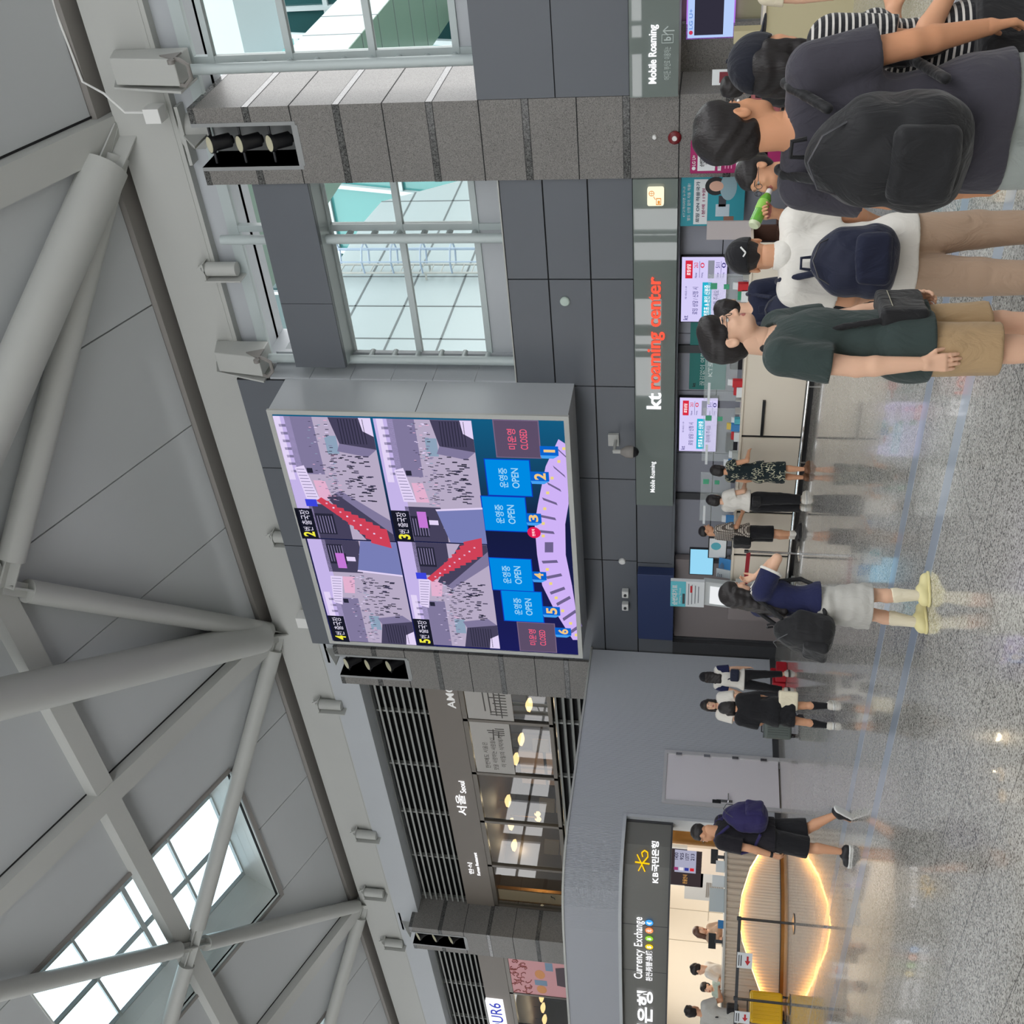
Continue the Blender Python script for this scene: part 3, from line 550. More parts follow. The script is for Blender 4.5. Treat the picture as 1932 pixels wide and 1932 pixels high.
for px, py, lb in ((1180, 1118, 'small white wall sensor above the navy sign box, right one'), (1180, 1142, 'small white wall sensor above the navy sign box, left one')):
    p = at(px, py, 1, 16.5); b = MB(); b.box(p.x-.09, p.x+.09, 16.42, 16.55, p.z-.07, p.z+.07); t = tag(b.obj('wall_sensor', M_white, bevel=.015), lb, 'sensor'); b = MB(); b.tube((p.x, 16.43, p.z), (p.x, 16.39, p.z), .03); b.obj('sensor_lens', M_dark, t)
o, p = disc(1273, 259, .10, 'fire_alarm', 'dark red round fire alarm on the granite column', 'alarm', 16.5, mat('alarm_red', lin((112, 24, 30)), rough=.35))
b = MB(); b.lathe((p.x, 16.445, p.z), [(.04, 0), (.035, .012)], 16, (0, -1, 0)); b.obj('alarm_lamp', M_white, o)
disc(1235, 258, .035, 'push_button', 'small white button on the granite column above the fire alarm', 'button', 16.5)
# ================================================================ BANK KIOSK
ENC = [(-17.83, 16.55), (-17.83, 13.85), (-17.83, 12.62), (-17.83, 12.27), (-17.83, 11.9), (-17.9, 11.55), (-18.08, 11.2), (-18.35, 10.95), (-18.7, 10.78), (-19.25, 10.64), (-20.2, 10.5), (-21.2, 10.4), (-22.4, 10.3), (-25, 10.15), (-28, 10.05)]
def resample(pl, step):
    out = [Vector(pl[0])]; 
    for a, c in zip(pl[:-1], pl[1:]):
        a, c = Vector(a), Vector(c); n = max(1, round((c-a).length/step)); out += [a+(c-a)*k/n for k in range(1, n+1)]
    return out
def plan_normals(pts):
    ns = []
    for i in range(len(pts)):
        d = (pts[min(i+1, len(pts)-1)]-pts[max(i-1, 0)]).normalized(); ns.append(Vector((-d.y, d.x)))
    return ns
def ribbon(b, pts, ns, offs, z0, z1, back=.15):
    """corrugated strip following a plan curve"""
    n = len(pts); q = [p+nn*o for p, nn, o in zip(pts, ns, offs)]
    zz = [(z(i) if callable(z) else z) for i in range(n) for z in (z0,)]; 
    vs = [(p.x, p.y, (z0(i) if callable(z0) else z0)) for i, p in enumerate(q)]+[(p.x, p.y, (z1(i) if callable(z1) else z1)) for i, p in enumerate(q)]
    b.add(vs, [(i, i+1, n+i+1, n+i) for i in range(n-1)])
def ribs(pl, z0, z1, b, pitch=.03, depth=.012, off=0):
    pts = resample(pl, pitch/2); ns = plan_normals(pts); ribbon(b, pts, ns, [off+(depth if i % 2 else 0) for i in range(len(pts))], z0, z1)
    return pts, ns
b = MB(); b.use(M_rib)
ZT = 3.98
ribs([(-17.83, 16.5), (-17.83, 13.86)], .12, ZT, b); ribs([(-17.83, 13.86), (-17.83, 12.60)], 2.24, ZT, b); ribs([(-17.83, 12.60), (-17.83, 12.27)], .12, ZT, b)
ribs(ENC[3:], 2.93, ZT, b)
b.use(M_steel)
def cap(pl, z0, z1, o0, o1, m):
    b.use(m); pts = resample(pl, .25); ns = plan_normals(pts)
    for i in range(len(pts)-1):
        a, c = pts[i], pts[i+1]; p = [(a+ns[i]*o0), (c+ns[i+1]*o0), (c+ns[i+1]*o1), (a+ns[i]*o1)]
        b.add([(v.x, v.y, z0) for v in p]+[(v.x, v.y, z1) for v in p], [(0, 3, 2, 1), (4, 5, 6, 7), (0, 1, 5, 4), (1, 2, 6, 5), (2, 3, 7, 6), (3, 0, 4, 7)])
cap(ENC, ZT-.02, ZT+.02, -.3, .03, M_steel); cap(ENC[3:], 2.88, 2.94, -.3, .03, M_panel_l)
cap(ENC[:2], 0, .12, -.1, .0, M_dark); cap(ENC[2:4], 0, .12, -.1, 0, M_dark)
b.use(M_panel_l); b.box(-18.15, -17.81, 12.24, 12.30, 0, 2.94)
b.use(mat('kiosk_roof', lin((120, 120, 122)), rough=.8)); b.add([(-17.9, 16.4, 3.9), (-18, 11.3, 3.9), (-20, 10.7, 3.9), (-28, 10.2, 3.9), (-28, 16.4, 3.9)], [(0, 1, 2, 3, 4)])
b.use(M_cream); b.box(-36, -18.2, 13.8, 13.9, 0, 2.95); b.box(-18.25, -18.2, 12.4, 13.9, 0, 2.95); b.add([(-17.95, 13.85, 2.9), (-36, 13.85, 2.9), (-36, 9.9, 2.9), (-20, 10.75, 2.9), (-18.4, 11.3, 2.9), (-17.95, 12.2, 2.9)], [(0, 1, 2, 3, 4, 5)])
b.use(M_joint); b.use(mat('cream_groove', lin((190, 182, 168)), rough=.7))
for x in (-20.2, -21.5, -23.6, -25): b.box(x-.006, x+.006, 13.79, 13.8, 0, 2.9)
b.box(-24, -18.3, 13.79, 13.8, 1.18, 1.19)
bank = structure(b.obj('wall_left'), 'curved kiosk wall of fine vertical grey ribs around the bank counter', 'wall')
# service door in the ribbed wall
b = MB(); b.use(mat('lavender_door', lin((224, 220, 224)), rough=.45)); b.box(-17.86, -17.815, 12.68, 13.78, 0.02, 2.18); d = structure(b.obj('door_2'), 'pale grey service door in the ribbed wall of the bank kiosk', 'door')
b = MB(); b.box(-17.86, -17.79, 13.78, 13.86, 0, 2.18); b.box(-17.86, -17.79, 12.6, 12.68, 0, 2.18); b.box(-17.86, -17.79, 12.6, 13.86, 2.18, 2.24); b.obj('door_frame', mat('door_trim', lin((188, 188, 190)), rough=.4), d)
for z in (.3, .85, 1.4, 1.95): h = MB(); h.box(-17.80, -17.775, 13.74, 13.80, z-.06, z+.06); h.obj('hinge', M_chrome, d)
h = MB(); h.tube((-17.8, 12.75, .98), (-17.73, 12.75, .98), .012, 8); h.tube((-17.735, 12.75, .98), (-17.735, 12.88, .98), .012, 8); h.box(-17.815, -17.80, 12.72, 12.78, .9, 1.2); h.obj('door_handle', M_chrome, d)
h = MB(); h.box(-17.815, -17.79, 12.69, 12.76, 1.12, 1.28); h.obj('keypad', M_black, d)
# lit sign band
SG = [(-17.93, 12.22), (-17.98, 11.75), (-18.12, 11.4), (-18.4, 11.1), (-18.8, 10.9), (-19.35, 10.76), (-20.3, 10.62), (-21.3, 10.52), (-22.5, 10.42), (-25, 10.27), (-28, 10.15)]
SGZ0, SGZ1 = 2.03, 2.87
b = MB(); M_sign = mat('sign_band_metal', lin((112, 112, 108)), rough=.3, spec=.5)
pts = resample(SG, .2); ns = plan_normals(pts); b.use(M_sign); ribbon(b, pts, ns, [0]*len(pts), SGZ0, SGZ1); b.use(M_dark)
for z0, z1 in ((SGZ0-.03, SGZ0), (SGZ1, SGZ1+.03)):
    for i in range(len(pts)-1):
        a, c = pts[i], pts[i+1]; p = [a+ns[i]*.03, c+ns[i+1]*.03, c-ns[i+1]*.15, a-ns[i]*.15]
        b.add([(v.x, v.y, z0) for v in p]+[(v.x, v.y, z1) for v in p], [(0, 3, 2, 1), (4, 5, 6, 7), (0, 1, 5, 4), (1, 2, 6, 5), (2, 3, 7, 6), (3, 0, 4, 7)])
b.box(-18.05, -17.90, 12.2, 12.24, SGZ0-.03, SGZ1+.03)
for k in (10, 17): a, nn = pts[k], ns[k]; b.fbox((a.x, a.y, SGZ0), (nn.x*.003, nn.y*.003, 0), (nn.y*.012, -nn.x*.012, 0), (0, 0, SGZ1-SGZ0))
sgn = tag(b.obj('bank_sign', None), 'curved dark sign band of the bank with glowing Currency Exchange letters', 'sign', kind='thing')
def on_curve(px, py, curve, off=0):
    d = ray(px, py)
    for a, c in zip(curve[:-1], curve[1:]):
        a, c = Vector(a), Vector(c); e = c-a; den = d.x*e.y-d.y*e.x
        if abs(den) < 1e-9: continue
        t = (a.x*e.y-a.y*e.x)/den
        s = ((d.x*t-a.x)*e.x+(d.y*t-a.y)*e.y)/e.length_squared
        if t > 0 and -.001 <= s <= 1.001:
            n = Vector((-e.y, e.x)).normalized(); return CAM+d*t*1.0+Vector((n.x*off, n.y*off, 0))
    return None
def curve_text(txt, x_bot, x_top, y_left, y_right, m, name, parent, curve=SG, bold=.01):
    """letters follow the curve one by one"""
    me0 = [text_mesh(ch, bold) if ch != ' ' else None for ch in txt]
    ws = []
    for ch, me in zip(txt, me0):
        if me is None or not len(me.vertices): ws.append(.35); continue
        co = np.empty(len(me.vertices)*3); me.vertices.foreach_get('co', co); ws.append(np.ptp(co[0::3])+.07)
    tot = sum(ws)-.07; full = text_mesh(txt, bold); fc = np.empty(len(full.vertices)*3); full.vertices.foreach_get('co', fc); fmin, fmax = fc[1::3].min(), fc[1::3].max()
    acc = 0; b = MB(); b.use(m)
    for ch, me, w in zip(txt, me0, ws):
        if me is not None and len(me.vertices):
            yl = y_left+(y_right-y_left)*acc/tot; yr = y_left+(y_right-y_left)*(acc+w-.07)/tot
            pb = on_curve(x_bot, yl, curve, .03); pr = on_curve(x_bot, yr, curve, .03); pt = on_curve(x_top, yl, curve, .03)
            co = np.empty(len(me.vertices)*3); me.vertices.foreach_get('co', co); co = co.reshape(-1, 3)
            u = (co[:, 0]-co[:, 0].min())/max(1e-5, np.ptp(co[:, 0])); v = (co[:, 1]-fmin)/(fmax-fmin)
            H = pt.z-pb.z; vs = [Vector(pb)+(Vector((pr.x, pr.y, pb.z))-Vector(pb))*float(a)+Vector((0, 0, H*float(c))) for a, c in zip(u, v)]
            b.add(vs, [tuple(p.vertices) for p in me.polygons])
        acc += w
    return b.obj(name, None, parent)
curve_text('Currency Exchange', 1217, 1196, 1845, 1729, E_white, 'white_lettering', sgn, bold=.015)
curve_text('환전·两替·換錢', 1231, 1218, 1849, 1792, E_white, 'small_lettering', sgn, bold=.01)
curve_text('KB국민은행', 1243, 1229, 1666, 1589, E_white, 'white_lettering', sgn, bold=.03)
curve_text('KB국민은행', 1232, 1202, 2035, 1869, E_white, 'white_lettering', sgn, bold=.03)
def logo(strokes, parent, m, wpx=3.2, name='star_logo'):
    b = MB(); b.use(m)
    for st in strokes:
        P = [on_curve(x, y, SG, .035) for x, y in st]
        for a, c in zip(P[:-1], P[1:]): b.beam(a, c, .035, .02, (0, 0, 1)) if abs((c-a).normalized().z) < .9 else b.beam(a, c, .035, .02, (1, 1, 0))
    b.obj(name, None, parent)
cv = lambda L: [(1040+x/6.44, 1380+y/6.44) for x, y in L]
logo([cv([(1020, 1590), (1195, 1615)]), cv([(1045, 1500), (1090, 1595), (1140, 1700)]), cv([(1060, 1690), (1110, 1605), (1175, 1530), (1172, 1475), (1135, 1450)]), cv([(1135, 1450), (1100, 1478), (1112, 1528)])], sgn, E_yel)
for k, (py, col, ch) in enumerate(((1784, (250, 214, 40), '$'), (1768.5, (150, 214, 60), '¥'), (1753.5, (255, 150, 90), '元'), (1739, (70, 170, 250), '€'))):
    p = on_curve(1225, py, SG, .03); q = on_curve(1225, py-1, SG, .03); xd = (Vector((q.x, q.y, 0))-Vector((p.x, p.y, 0))).normalized(); n = xd.cross(Vector((0, 0, 1)))
    b = MB(); b.add([p+xd*.075*math.cos(t*math.tau/20)+Vector((0, 0, .075*math.sin(t*math.tau/20))) for t in range(20)], [tuple(range(20))]); o = b.obj('currency_disc', emis('disc_%d' % k, col, 1.1), sgn)
    text(ch, p-xd*.035-Vector((0, 0, .045))+n*.004, p+xd*.035-Vector((0, 0, .045))+n*.004, .09, E_white, 'currency_mark', o, bold=.02)
# bank counter: ribbed shell over a warm lit bulge
CT = [(-17.62, 12.2), (-17.62, 11.6), (-17.66, 11.2), (-17.75, 10.8), (-17.95, 10.35), (-18.25, 9.95), (-18.62, 9.55), (-19.0, 9.15), (-19.6, 8.65), (-20.5, 8.1), (-21.5, 7.7)]
ctr = thing('bank_counter', 'curved ribbed bank counter with a warm glowing arched front panel', 'counter', (-18.3, 10.0, 0))
pts = resample(CT, .0275); ns = plan_normals(pts); n = len(pts)
L = [0]
for i in range(1, n): L.append(L[-1]+(pts[i]-pts[i-1]).length)
def s_of(py): # arc length of a photo column at counter base
    d = ray(1430, py); best = min(range(n), key=lambda i: abs(pts[i].x*d.y-pts[i].y*d.x)); return L[best]
arcp = [(1585, 1452), (1600, 1437), (1640, 1415), (1690, 1399), (1735, 1394), (1780, 1400), (1830, 1418), (1870, 1433), (1890, 1447), (1915, 1466)]
AS = []
for y, x in arcp:
    p = on_curve(x, y, CT); AS.append((s_of(y), min(.9, max(.06, p.z))))
def arch(i):
    s = L[i]
    if s <= AS[0][0] or s >= AS[-1][0]: return .1
    for (a, za), (c, zc) in zip(AS[:-1], AS[1:]):
        if a <= s <= c: t = (s-a)/(c-a); return za+(zc-za)*t
    return .1
b = MB(); rb = lambda i: .0 if (i//1) % 4 in (0, 1) else .022
b.use(M_ribw); ribbon(b, pts, ns, [rb(i) for i in range(n)], arch, 1.0); b.obj('ribbed_front', None, ctr)
b = MB(); b.use(mat('warm_white_ribs', lin((214, 204, 188)), rough=.5)); ribbon(b, pts, ns, [-.075+(0 if i % 2 else .012) for i in range(n)], .06, 1.0); b.obj('inner_panel', None, ctr)
b = MB(); b.use(E_warm); i0 = next(i for i in range(n) if L[i] > AS[0][0]); i1 = max(i for i in range(n) if L[i] < AS[-1][0])
sub = list(range(i0, i1, 3))
for a, c in zip(sub[:-1], sub[1:]):
    pa, pc = pts[a]+ns[a]*-.045, pts[c]+ns[c]*-.045; b.beam((pa.x, pa.y, arch(a)+.006), (pc.x, pc.y, arch(c)+.006), .062, .02)
b.obj('light_strip', None, ctr)
b = MB(); b.use(M_gold); ribbon(b, pts, ns, [-.02]*n, 0, .07); b.use(M_dark); ribbon(b, pts, ns, [.0]*n, .06, .075); b.obj('plinth', None, ctr)
b = MB(); pt2 = resample(CT, .25); n2 = plan_normals(pt2); b.use(M_steel)
for i in range(len(pt2)-1):
    a, c = pt2[i], pt2[i+1]; p = [a+n2[i]*.04, c+n2[i+1]*.04, c-n2[i+1]*.6, a-n2[i]*.6]
    b.add([(v.x, v.y, 1.0) for v in p]+[(v.x, v.y, 1.035) for v in p], [(0, 3, 2, 1), (4, 5, 6, 7), (0, 1, 5, 4), (1, 2, 6, 5), (2, 3, 7, 6), (3, 0, 4, 7)])
b.obj('counter_top', None, ctr)
area('bank_ceiling_light', (-20.5, 12.2, 2.86), (0, 0, 0), 4.5, 1.6, 95, (1, .93, .84))
area('bank_ceiling_light', (-26.5, 12.0, 2.86), (0, 0, 0), 4.5, 1.6, 75, (1, .93, .84))
# bank interior things
b = MB(); b.lathe((-19.2, 13.0, 0), [(.30, 0), (.30, 2.9)], 24); structure(b.obj('column', M_gold, smooth=True), 'slim bronze cylinder column inside the bank kiosk', 'column')
b = MB(); b.use(M_panel_l); b.box(-23.0, -21.9, 13.72, 13.8, 0.2, 1.75); b.use(mat('cabinet_taupe', lin((206, 196, 186)), rough=.5)); b.box(-21.88, -20.9, 13.7, 13.8, 0, 1.72); b.use(mat('louvre_grey', lin((120, 116, 112)), rough=.6))
for k in range(16): b.box(-22.85, -22.25, 13.71, 13.72, .95+k*.04-.3, .97+k*.04-.3)
tag(b.obj('wall_cabinet'), 'cream cabinet with dark louvres on the bank back wall', 'cabinet')
A = at(1262, 1665, 1, 13.74); B2 = at(1325, 1604, 1, 13.74); x0, x1, z0, z1 = A.x, B2.x, B2.z, A.z
tv = thing('rate_board', 'exchange rate display on the cream bank wall', 'screen', (x0, 13.75, z0)); b = MB(); b.use(M_panel_l); b.box(x0-.05, x1+.05, 13.72, 13.8, z0-.05, z1+.05); b.obj('board_frame', None, tv)
b = MB(); b.box(x0, x1, 13.70, 13.72, z0, z1); b.obj('display', emis('board_dark', (58, 50, 52)), tv); w = x1-x0
b = MB(); b.box(x0+.38*w, x1, 13.695, 13.70, z0+.12, z1-.12); pn = b.obj('rate_panel', emis('rate_panel', (168, 168, 190)), tv)
for k, (c, t) in enumerate((((210, 40, 50), '213'), ((50, 60, 150), '1377'), ((230, 225, 230), '925'), ((150, 60, 110), '1430'))):
    zz = z0+.16+k*(z1-z0-.24)/4; b = MB(); b.box(x0+.44*w, x0+.52*w, 13.69, 13.695, zz, zz+.09); b.obj('flag_patch', emis('flag%d' % k, c), pn); text(t, (x0+.74*w, 13.694, zz), (x0+.93*w, 13.694, zz), .08, emis('rate_digits', (50, 46, 70)), 'rate_digits', pn, bold=.02)
text('환율안내', (x0+.06*w, 13.699, z0+.3), (x0+.32*w, 13.699, z0+.3), .1, emis('rate_amber', (230, 170, 90)), 'lettering', tv)
def on_ctr(px, py, back, z=1.035):       # a spot on the bank counter top behind its front edge
    p = on_curve(px, py, CT); d = Vector((p.x, p.y)).normalized(); return p.x+d.x*back, p.y+d.y*back
def monitor(x, y, z, rz, lab, w=.42, h=.28, name='monitor', scrm=None, group=None):
    t = thing(name, lab, 'monitor', (x, y, z), rz=rz, group=group); R = Matrix.Rotation(rz, 4, 'Z')
    def put(b, nm, m): o = b.obj(nm, m); o.parent = t; return o
    b = MB(); b.box(-w/2, w/2, -.02, .02, .12, .12+h); put(b, 'display_housing', M_black); b = MB(); b.box(-w/2+.012, w/2-.012, -.024, -.02, .132, .108+h); put(b, 'display', scrm or mat('screen_off', (.02, .02, .025), rough=.15))
    b = MB(); b.box(-.03, .03, .0, .03, .0, .14); b.lathe((0, 0, 0), [(.09, 0), (.08, .012)], 16); put(b, 'stand', M_dark); return t
for (py, back, lb) in ((1618, .35, 'black monitor on the bank counter nearest the sign corner'), (1778, .42, 'black monitor on the bank counter between the brown haired clerk and the white shirted clerk')):
    x, y = on_ctr(1370, py, back); monitor(x, y, 1.035, math.atan2(y, x)+math.pi/2, lb, .26, .13)
def card_stand(x, y, z, w, h, rz, m, lab, name='card_stand', cat='sign stand', lines=0, group=None):
    t = thing(name, lab, cat, (x, y, z), rz=rz, group=group); b = MB(); b.fbox((-w/2, 0, 0), (w, 0, 0), (0, .01, 0), (0, .05, h)); o = b.obj('card', m); o.parent = t
    b = MB(); b.box(-w/2, w/2, -.03, .07, 0, .008); o2 = b.obj('foot_plate', mat('acrylic_edge', (.6, .66, .66), rough=.1, alpha=.6)); o2.parent = t
    for k in range(lines):
        q = MB(); zc = h*(.85-.12*k); q.fbox((-w*.38, -.003, zc), (w*random.uniform(.4, .76), 0, 0), (0, .002, 0), (0, .003, h*.05)); l = q.obj('printed_line', mat('print_grey', lin((120, 126, 134)), rough=.6)); l.parent = o
    return t
M_paper = mat('white_card', lin((226, 230, 232)), rough=.5); M_cblue = mat('card_blue', lin((70, 140, 200)), rough=.5); M_cteal = mat('card_teal', lin((90, 180, 196)), rough=.5); M_cred = mat('card_red', lin((196, 40, 48)), rough=.5); M_cgrn = mat('card_green', lin((50, 150, 110)), rough=.5); M_cyel = mat('card_yellow', lin((226, 196, 90)), rough=.5)
for py, m, w, h, lb in ((1636, M_paper, .2, .16, 'white notice card on the bank counter right of the brown haired clerk'), (1664, M_paper, .2, .22, 'pale blank board on the bank counter left of the cabinet'), (1700, mat('card_grey_blue', lin((196, 204, 206)), rough=.5), .4, .26, 'printed acrylic notice with a green tab on the bank counter'), (1745, M_cblue, .14, .10, 'small blue leaflet box on the bank counter'), (1598, M_cteal, .12, .12, 'small teal leaflet holder at the bank counter corner')):
    x, y = on_ctr(1370, py, .18); card_stand(x, y, 1.035, w, h, math.atan2(y, x)+math.pi/2, m, lb, lines=3 if m is M_paper else 0)
# rope posts with hanging arrow signs
M_gun = mat('gunmetal', lin((110, 108, 106)), rough=.22, metal=.9)
def post(x, y, h, lab, m=M_chrome, base=.16, r=.022, group=None):
    t = thing('barrier_post', lab, 'barrier post', (x, y, 0), group); b = MB(); b.lathe((x, y, 0), [(base, 0), (base, .012), (base*.5, .025), (r, .035)], 24); b.obj('base', m, t, True)
    b = MB(); b.lathe((x, y, .03), [(r, 0), (r, h-.03)], 16); b.obj('pole', m, t, True); b = MB(); b.lathe((x, y, h-.06), [(r*1.5, 0), (r*1.6, .06), (r*1.2, .07)], 16); b.obj('cap', M_dark, t, True); return t
s1 = Vector((-16.39, 9.52)); s2 = Vector((-17.57, 8.79)); s0 = s2+(s2-s1)*1.4
post(s1.x, s1.y, .88, 'chrome barrier post in front of the glowing bank counter, the right one', M_gun); post(s2.x, s2.y, .88, 'chrome barrier post in front of the glowing bank counter beside the yellow suitcase', M_gun); 
b = MB(); b.box(-.01, .01, 0, 1, 0, .05)
b = MB(); b.fbox((s1.x, s1.y, .82), ((s2-s1).x, (s2-s1).y, 0), (.004, .006, 0), (0, 0, .05)); tag(b.obj('barrier_belt', M_dark), 'dark barrier belt between the two chrome posts at the bank', 'belt')
b = MB(); e = s0-s2; b.fbox((s2.x, s2.y, .82), (e.x, e.y, 0), (.004, .006, 0), (0, 0, .05)); tag(b.obj('barrier_belt', M_dark), 'dark barrier belt running left from the post by the yellow suitcase', 'belt')
def arrow_sign(py0, py1, a, c, lab):
    d = (c-a).normalized(); f = lambda py: next(a+d*s for s in [((lambda r: (a.x*r.y-a.y*r.x)/(d.y*r.x-d.x*r.y))(ray(1400, py)))])
    p0, p1 = f(py0), f(py1); n = Vector((-d.y, d.x)); n = n if n.dot(-p0) > 0 else -n; o = n*.03
    t = thing('arrow_sign', lab, 'sign', (p0.x, p0.y, .6)); b = MB(); e = p1-p0; b.fbox((p0.x+o.x, p0.y+o.y, .62), (e.x, e.y, 0), (n.x*.01, n.y*.01, 0), (0, 0, .24)); bd = b.obj('board', M_paper, t)
    b = MB(); b.use(M_cred); w = e.length; L0 = Vector((p0.x, p0.y, 0))+Vector((n.x, n.y, 0))*.045; dd = Vector((e.x, e.y, 0)); R_ = [(.2, .70), (.5, .70), (.5, .67), (.8, .715), (.5, .76), (.5, .73), (.2, .73)]
    if True: R_ = [(1-u, z) for u, z in R_][::-1]
    b.add([L0+dd*(1-u if dd.dot(Vector((CR.x, CR.y, 0))) < 0 else u)+Vector((0, 0, z-.02)) for u, z in R_], [tuple(range(7))]); b.obj('red_arrow', None, bd)
    for k in range(2): q = MB(); q.add([L0+dd*u+Vector((0, 0, z)) for u, z in ((.15, .79+k*.035), (.85, .79+k*.035), (.85, .805+k*.035), (.15, .805+k*.035))], [(0, 1, 2, 3)]); q.obj('printed_line', M_dark, bd)
arrow_sign(1824, 1795, s2, s1, 'white arrow sign hung on the belt between the bank posts'); arrow_sign(1928, 1906, s0, s2, 'white arrow sign hung on the belt beside the yellow suitcase')
# yellow suitcase
def suitcase(x, y, rz, w, h, d, m, lab, group=None):
    t = thing('suitcase', lab, 'suitcase', (x, y, 0), rz=rz, group=group)
    def put(b, nm, mm, par=t, **k): o = b.obj(nm, mm, **k); o.parent = par; return o
    b = MB(); b.box(-w/2, w/2, -d/2, d/2, .06, h); o = put(b, 'shell', m); bv = o.modifiers.new('b', 'BEVEL'); bv.width = .05; bv.segments = 4
    b = MB()
    for k in range(7): x_ = -w/2+.07+k*(w-.14)/6; b.box(x_-.012, x_+.012, -d/2-.008, d/2+.008, .12, h-.06)
    put(b, 'ribs', m, bevel=.006); b = MB(); b.box(-w/2-.004, w/2+.004, -.008, .008, .07, h+.004); put(b, 'zipper', M_dark)
    for sx in (-1, 1):
        for sy in (-1, 1): b = MB(); b.tube((sx*(w/2-.06)-.015, sy*(d/2-.05), .035), (sx*(w/2-.06)+.015, sy*(d/2-.05), .035), .035, 14); b.box(sx*(w/2-.06)-.02, sx*(w/2-.06)+.02, sy*(d/2-.05)-.02, sy*(d/2-.05)+.02, .04, .075); put(b, 'wheel', M_black)
    b = MB(); b.path([(-.1, 0, h), (-.1, 0, h+.03), (.1, 0, h+.03), (.1, 0, h)], .012, 8); put(b, 'handle', M_dark); return t
sq = at(1483, 1906, 2, 0); suitcase(sq.x, sq.y, 1.12, .50, .60, .26, mat('yellow_shell', lin((232, 182, 22)), rough=.25, coat=.3), 'bright yellow ribbed suitcase standing by the bank counter')
# ================================================================ RESTAURANT FRONTS UPSTAIRS
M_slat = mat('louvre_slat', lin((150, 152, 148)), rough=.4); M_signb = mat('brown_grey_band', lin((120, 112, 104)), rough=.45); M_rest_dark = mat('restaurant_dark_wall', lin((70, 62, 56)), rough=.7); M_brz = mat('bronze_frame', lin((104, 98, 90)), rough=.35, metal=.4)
M_rglass = bpy.data.materials.new('restaurant_pane'); M_rglass.use_nodes = True
def pane_nodes(m, base):
    nt = m.node_tree; N = nt.nodes; N.clear(); o = N.new('ShaderNodeOutputMaterial'); mx = N.new('ShaderNodeMixShader'); t = N.new('ShaderNodeBsdfTransparent'); t.inputs[0].default_value = (.82, .84, .84, 1); g = N.new('ShaderNodeBsdfGlossy'); g.inputs['Roughness'].default_value = .01
    f = N.new('ShaderNodeFresnel'); f.inputs[0].default_value = base; ge = N.new('ShaderNodeNewGeometry'); iv = N.new('ShaderNodeMath'); iv.operation = 'SUBTRACT'; iv.inputs[0].default_value = 1; nt.links.new(ge.outputs['Backfacing'], iv.inputs[1]); mu = N.new('ShaderNodeMath'); mu.operation = 'MULTIPLY'; nt.links.new(iv.outputs[0], mu.inputs[0]); nt.links.new(f.outputs[0], mu.inputs[1]); nt.links.new(mu.outputs[0], mx.inputs[0]); nt.links.new(t.outputs[0], mx.inputs[1]); nt.links.new(g.outputs[0], mx.inputs[2]); nt.links.new(mx.outputs[0], o.inputs[0])
pane_nodes(M_rglass, 1.9)
def storefront(x0, x1, pre, nb, lab):
    yp = 17.5; f = thing('storefront', lab, 'storefront', ((x0+x1)/2, yp, 4.2), kind='structure')
    b = MB(); b.use(M_joint); b.box(x0, x1, yp+.22, yp+.26, 8.42, 10.4); b.box(x0, x1, yp+.22, yp+.26, 4.0, 5.22); b.obj('louvre_backing', None, f)
    for nm, z0, z1, nn in (('louvre', 8.46, 10.35, 11), ('louvre', 4.0, 5.2, 6)):
        b = MB()
        for k in range(nn):
            z = z0+(k+.5)*(z1-z0)/nn; b.fbox((x0, yp, z-.035), (x1-x0, 0, 0), (0, .14, .05), (0, -.012, .05))
        for k in range(nb+1): x = x0+(x1-x0)*k/nb; b.box(x-.03, x+.03, yp+.1, yp+.2, z0, z1)
        b.obj(nm, M_slat, f)
    b = MB(); b.box(x0, x1, yp-.04, yp+.2, 7.55, 8.42); bd = b.obj('sign_band', M_signb, f)
    b = MB(); b.box(x0, x1, yp-.02, yp+.12, 7.42, 7.55); b.box(x0, x1, yp-.02, yp+.12, 5.2, 5.3)
    for k in range(nb+1): x = x0+(x1-x0)*k/nb; b.box(x-.05, x+.05, yp-.02, yp+.1, 5.2, 7.55)
    b.box(x0, x1, yp+.2, yp+.24, 7.46, 7.5); b.obj('glazing_frame', M_brz, f)
    for k in range(nb):
        a = x0+(x1-x0)*k/nb+.05; c = x0+(x1-x0)*(k+1)/nb-.05; b = MB(); b.box(a, c, yp+.03, yp+.04, 5.3, 7.42); b.obj('pane', M_rglass, f)
    return f, bd
R1 = (-30.76, -19.6); R2 = (-46, -33.9)
f1, bd1 = storefront(*R1, 'a', 5, 'restaurant front with long louvres, sign band and dark glazing above the bank kiosk')
f2, bd2 = storefront(*R2, 'b', 5, 'restaurant front at the far left with pink poster and louvres')
yS = 17.45
def rtext(t, xb, xt, yl, yr, m, par, bold=.012, skew=0):
    a = at(xb, yl, 1, yS); c = at(xb, yr, 1, yS); h = at(xt, (yl+yr)/2, 1, yS).z-at(xb, (yl+yr)/2, 1, yS).z
    return text(t, (a.x, yS, (a.z+c.z)/2), (c.x, yS, (a.z+c.z)/2), abs(h), m, 'lettering', par, bold=bold, extrude=.01)
rtext('서울', 880, 862, 1538, 1500, E_white, bd1, .006); rtext('Seoul', 878, 867, 1496, 1474, E_white, bd1, .0)
rtext('한식', 893, 884, 1649, 1628, E_white, bd1, .0); rtext('Korean Restaurant', 903, 897, 1651, 1609, E_white, bd1, .0)
rtext('AMO', 857, 842, 1336, 1291, emis('grey_white_letters', (206, 206, 204)), bd1, .01)
sv = thing('shop_sign', 'tilted white sign board with blue letters over the far left restaurant', 'sign', (at(930, 1905, 1, 17.3).x, 17.3, at(930, 1905, 1, 17.3).z))
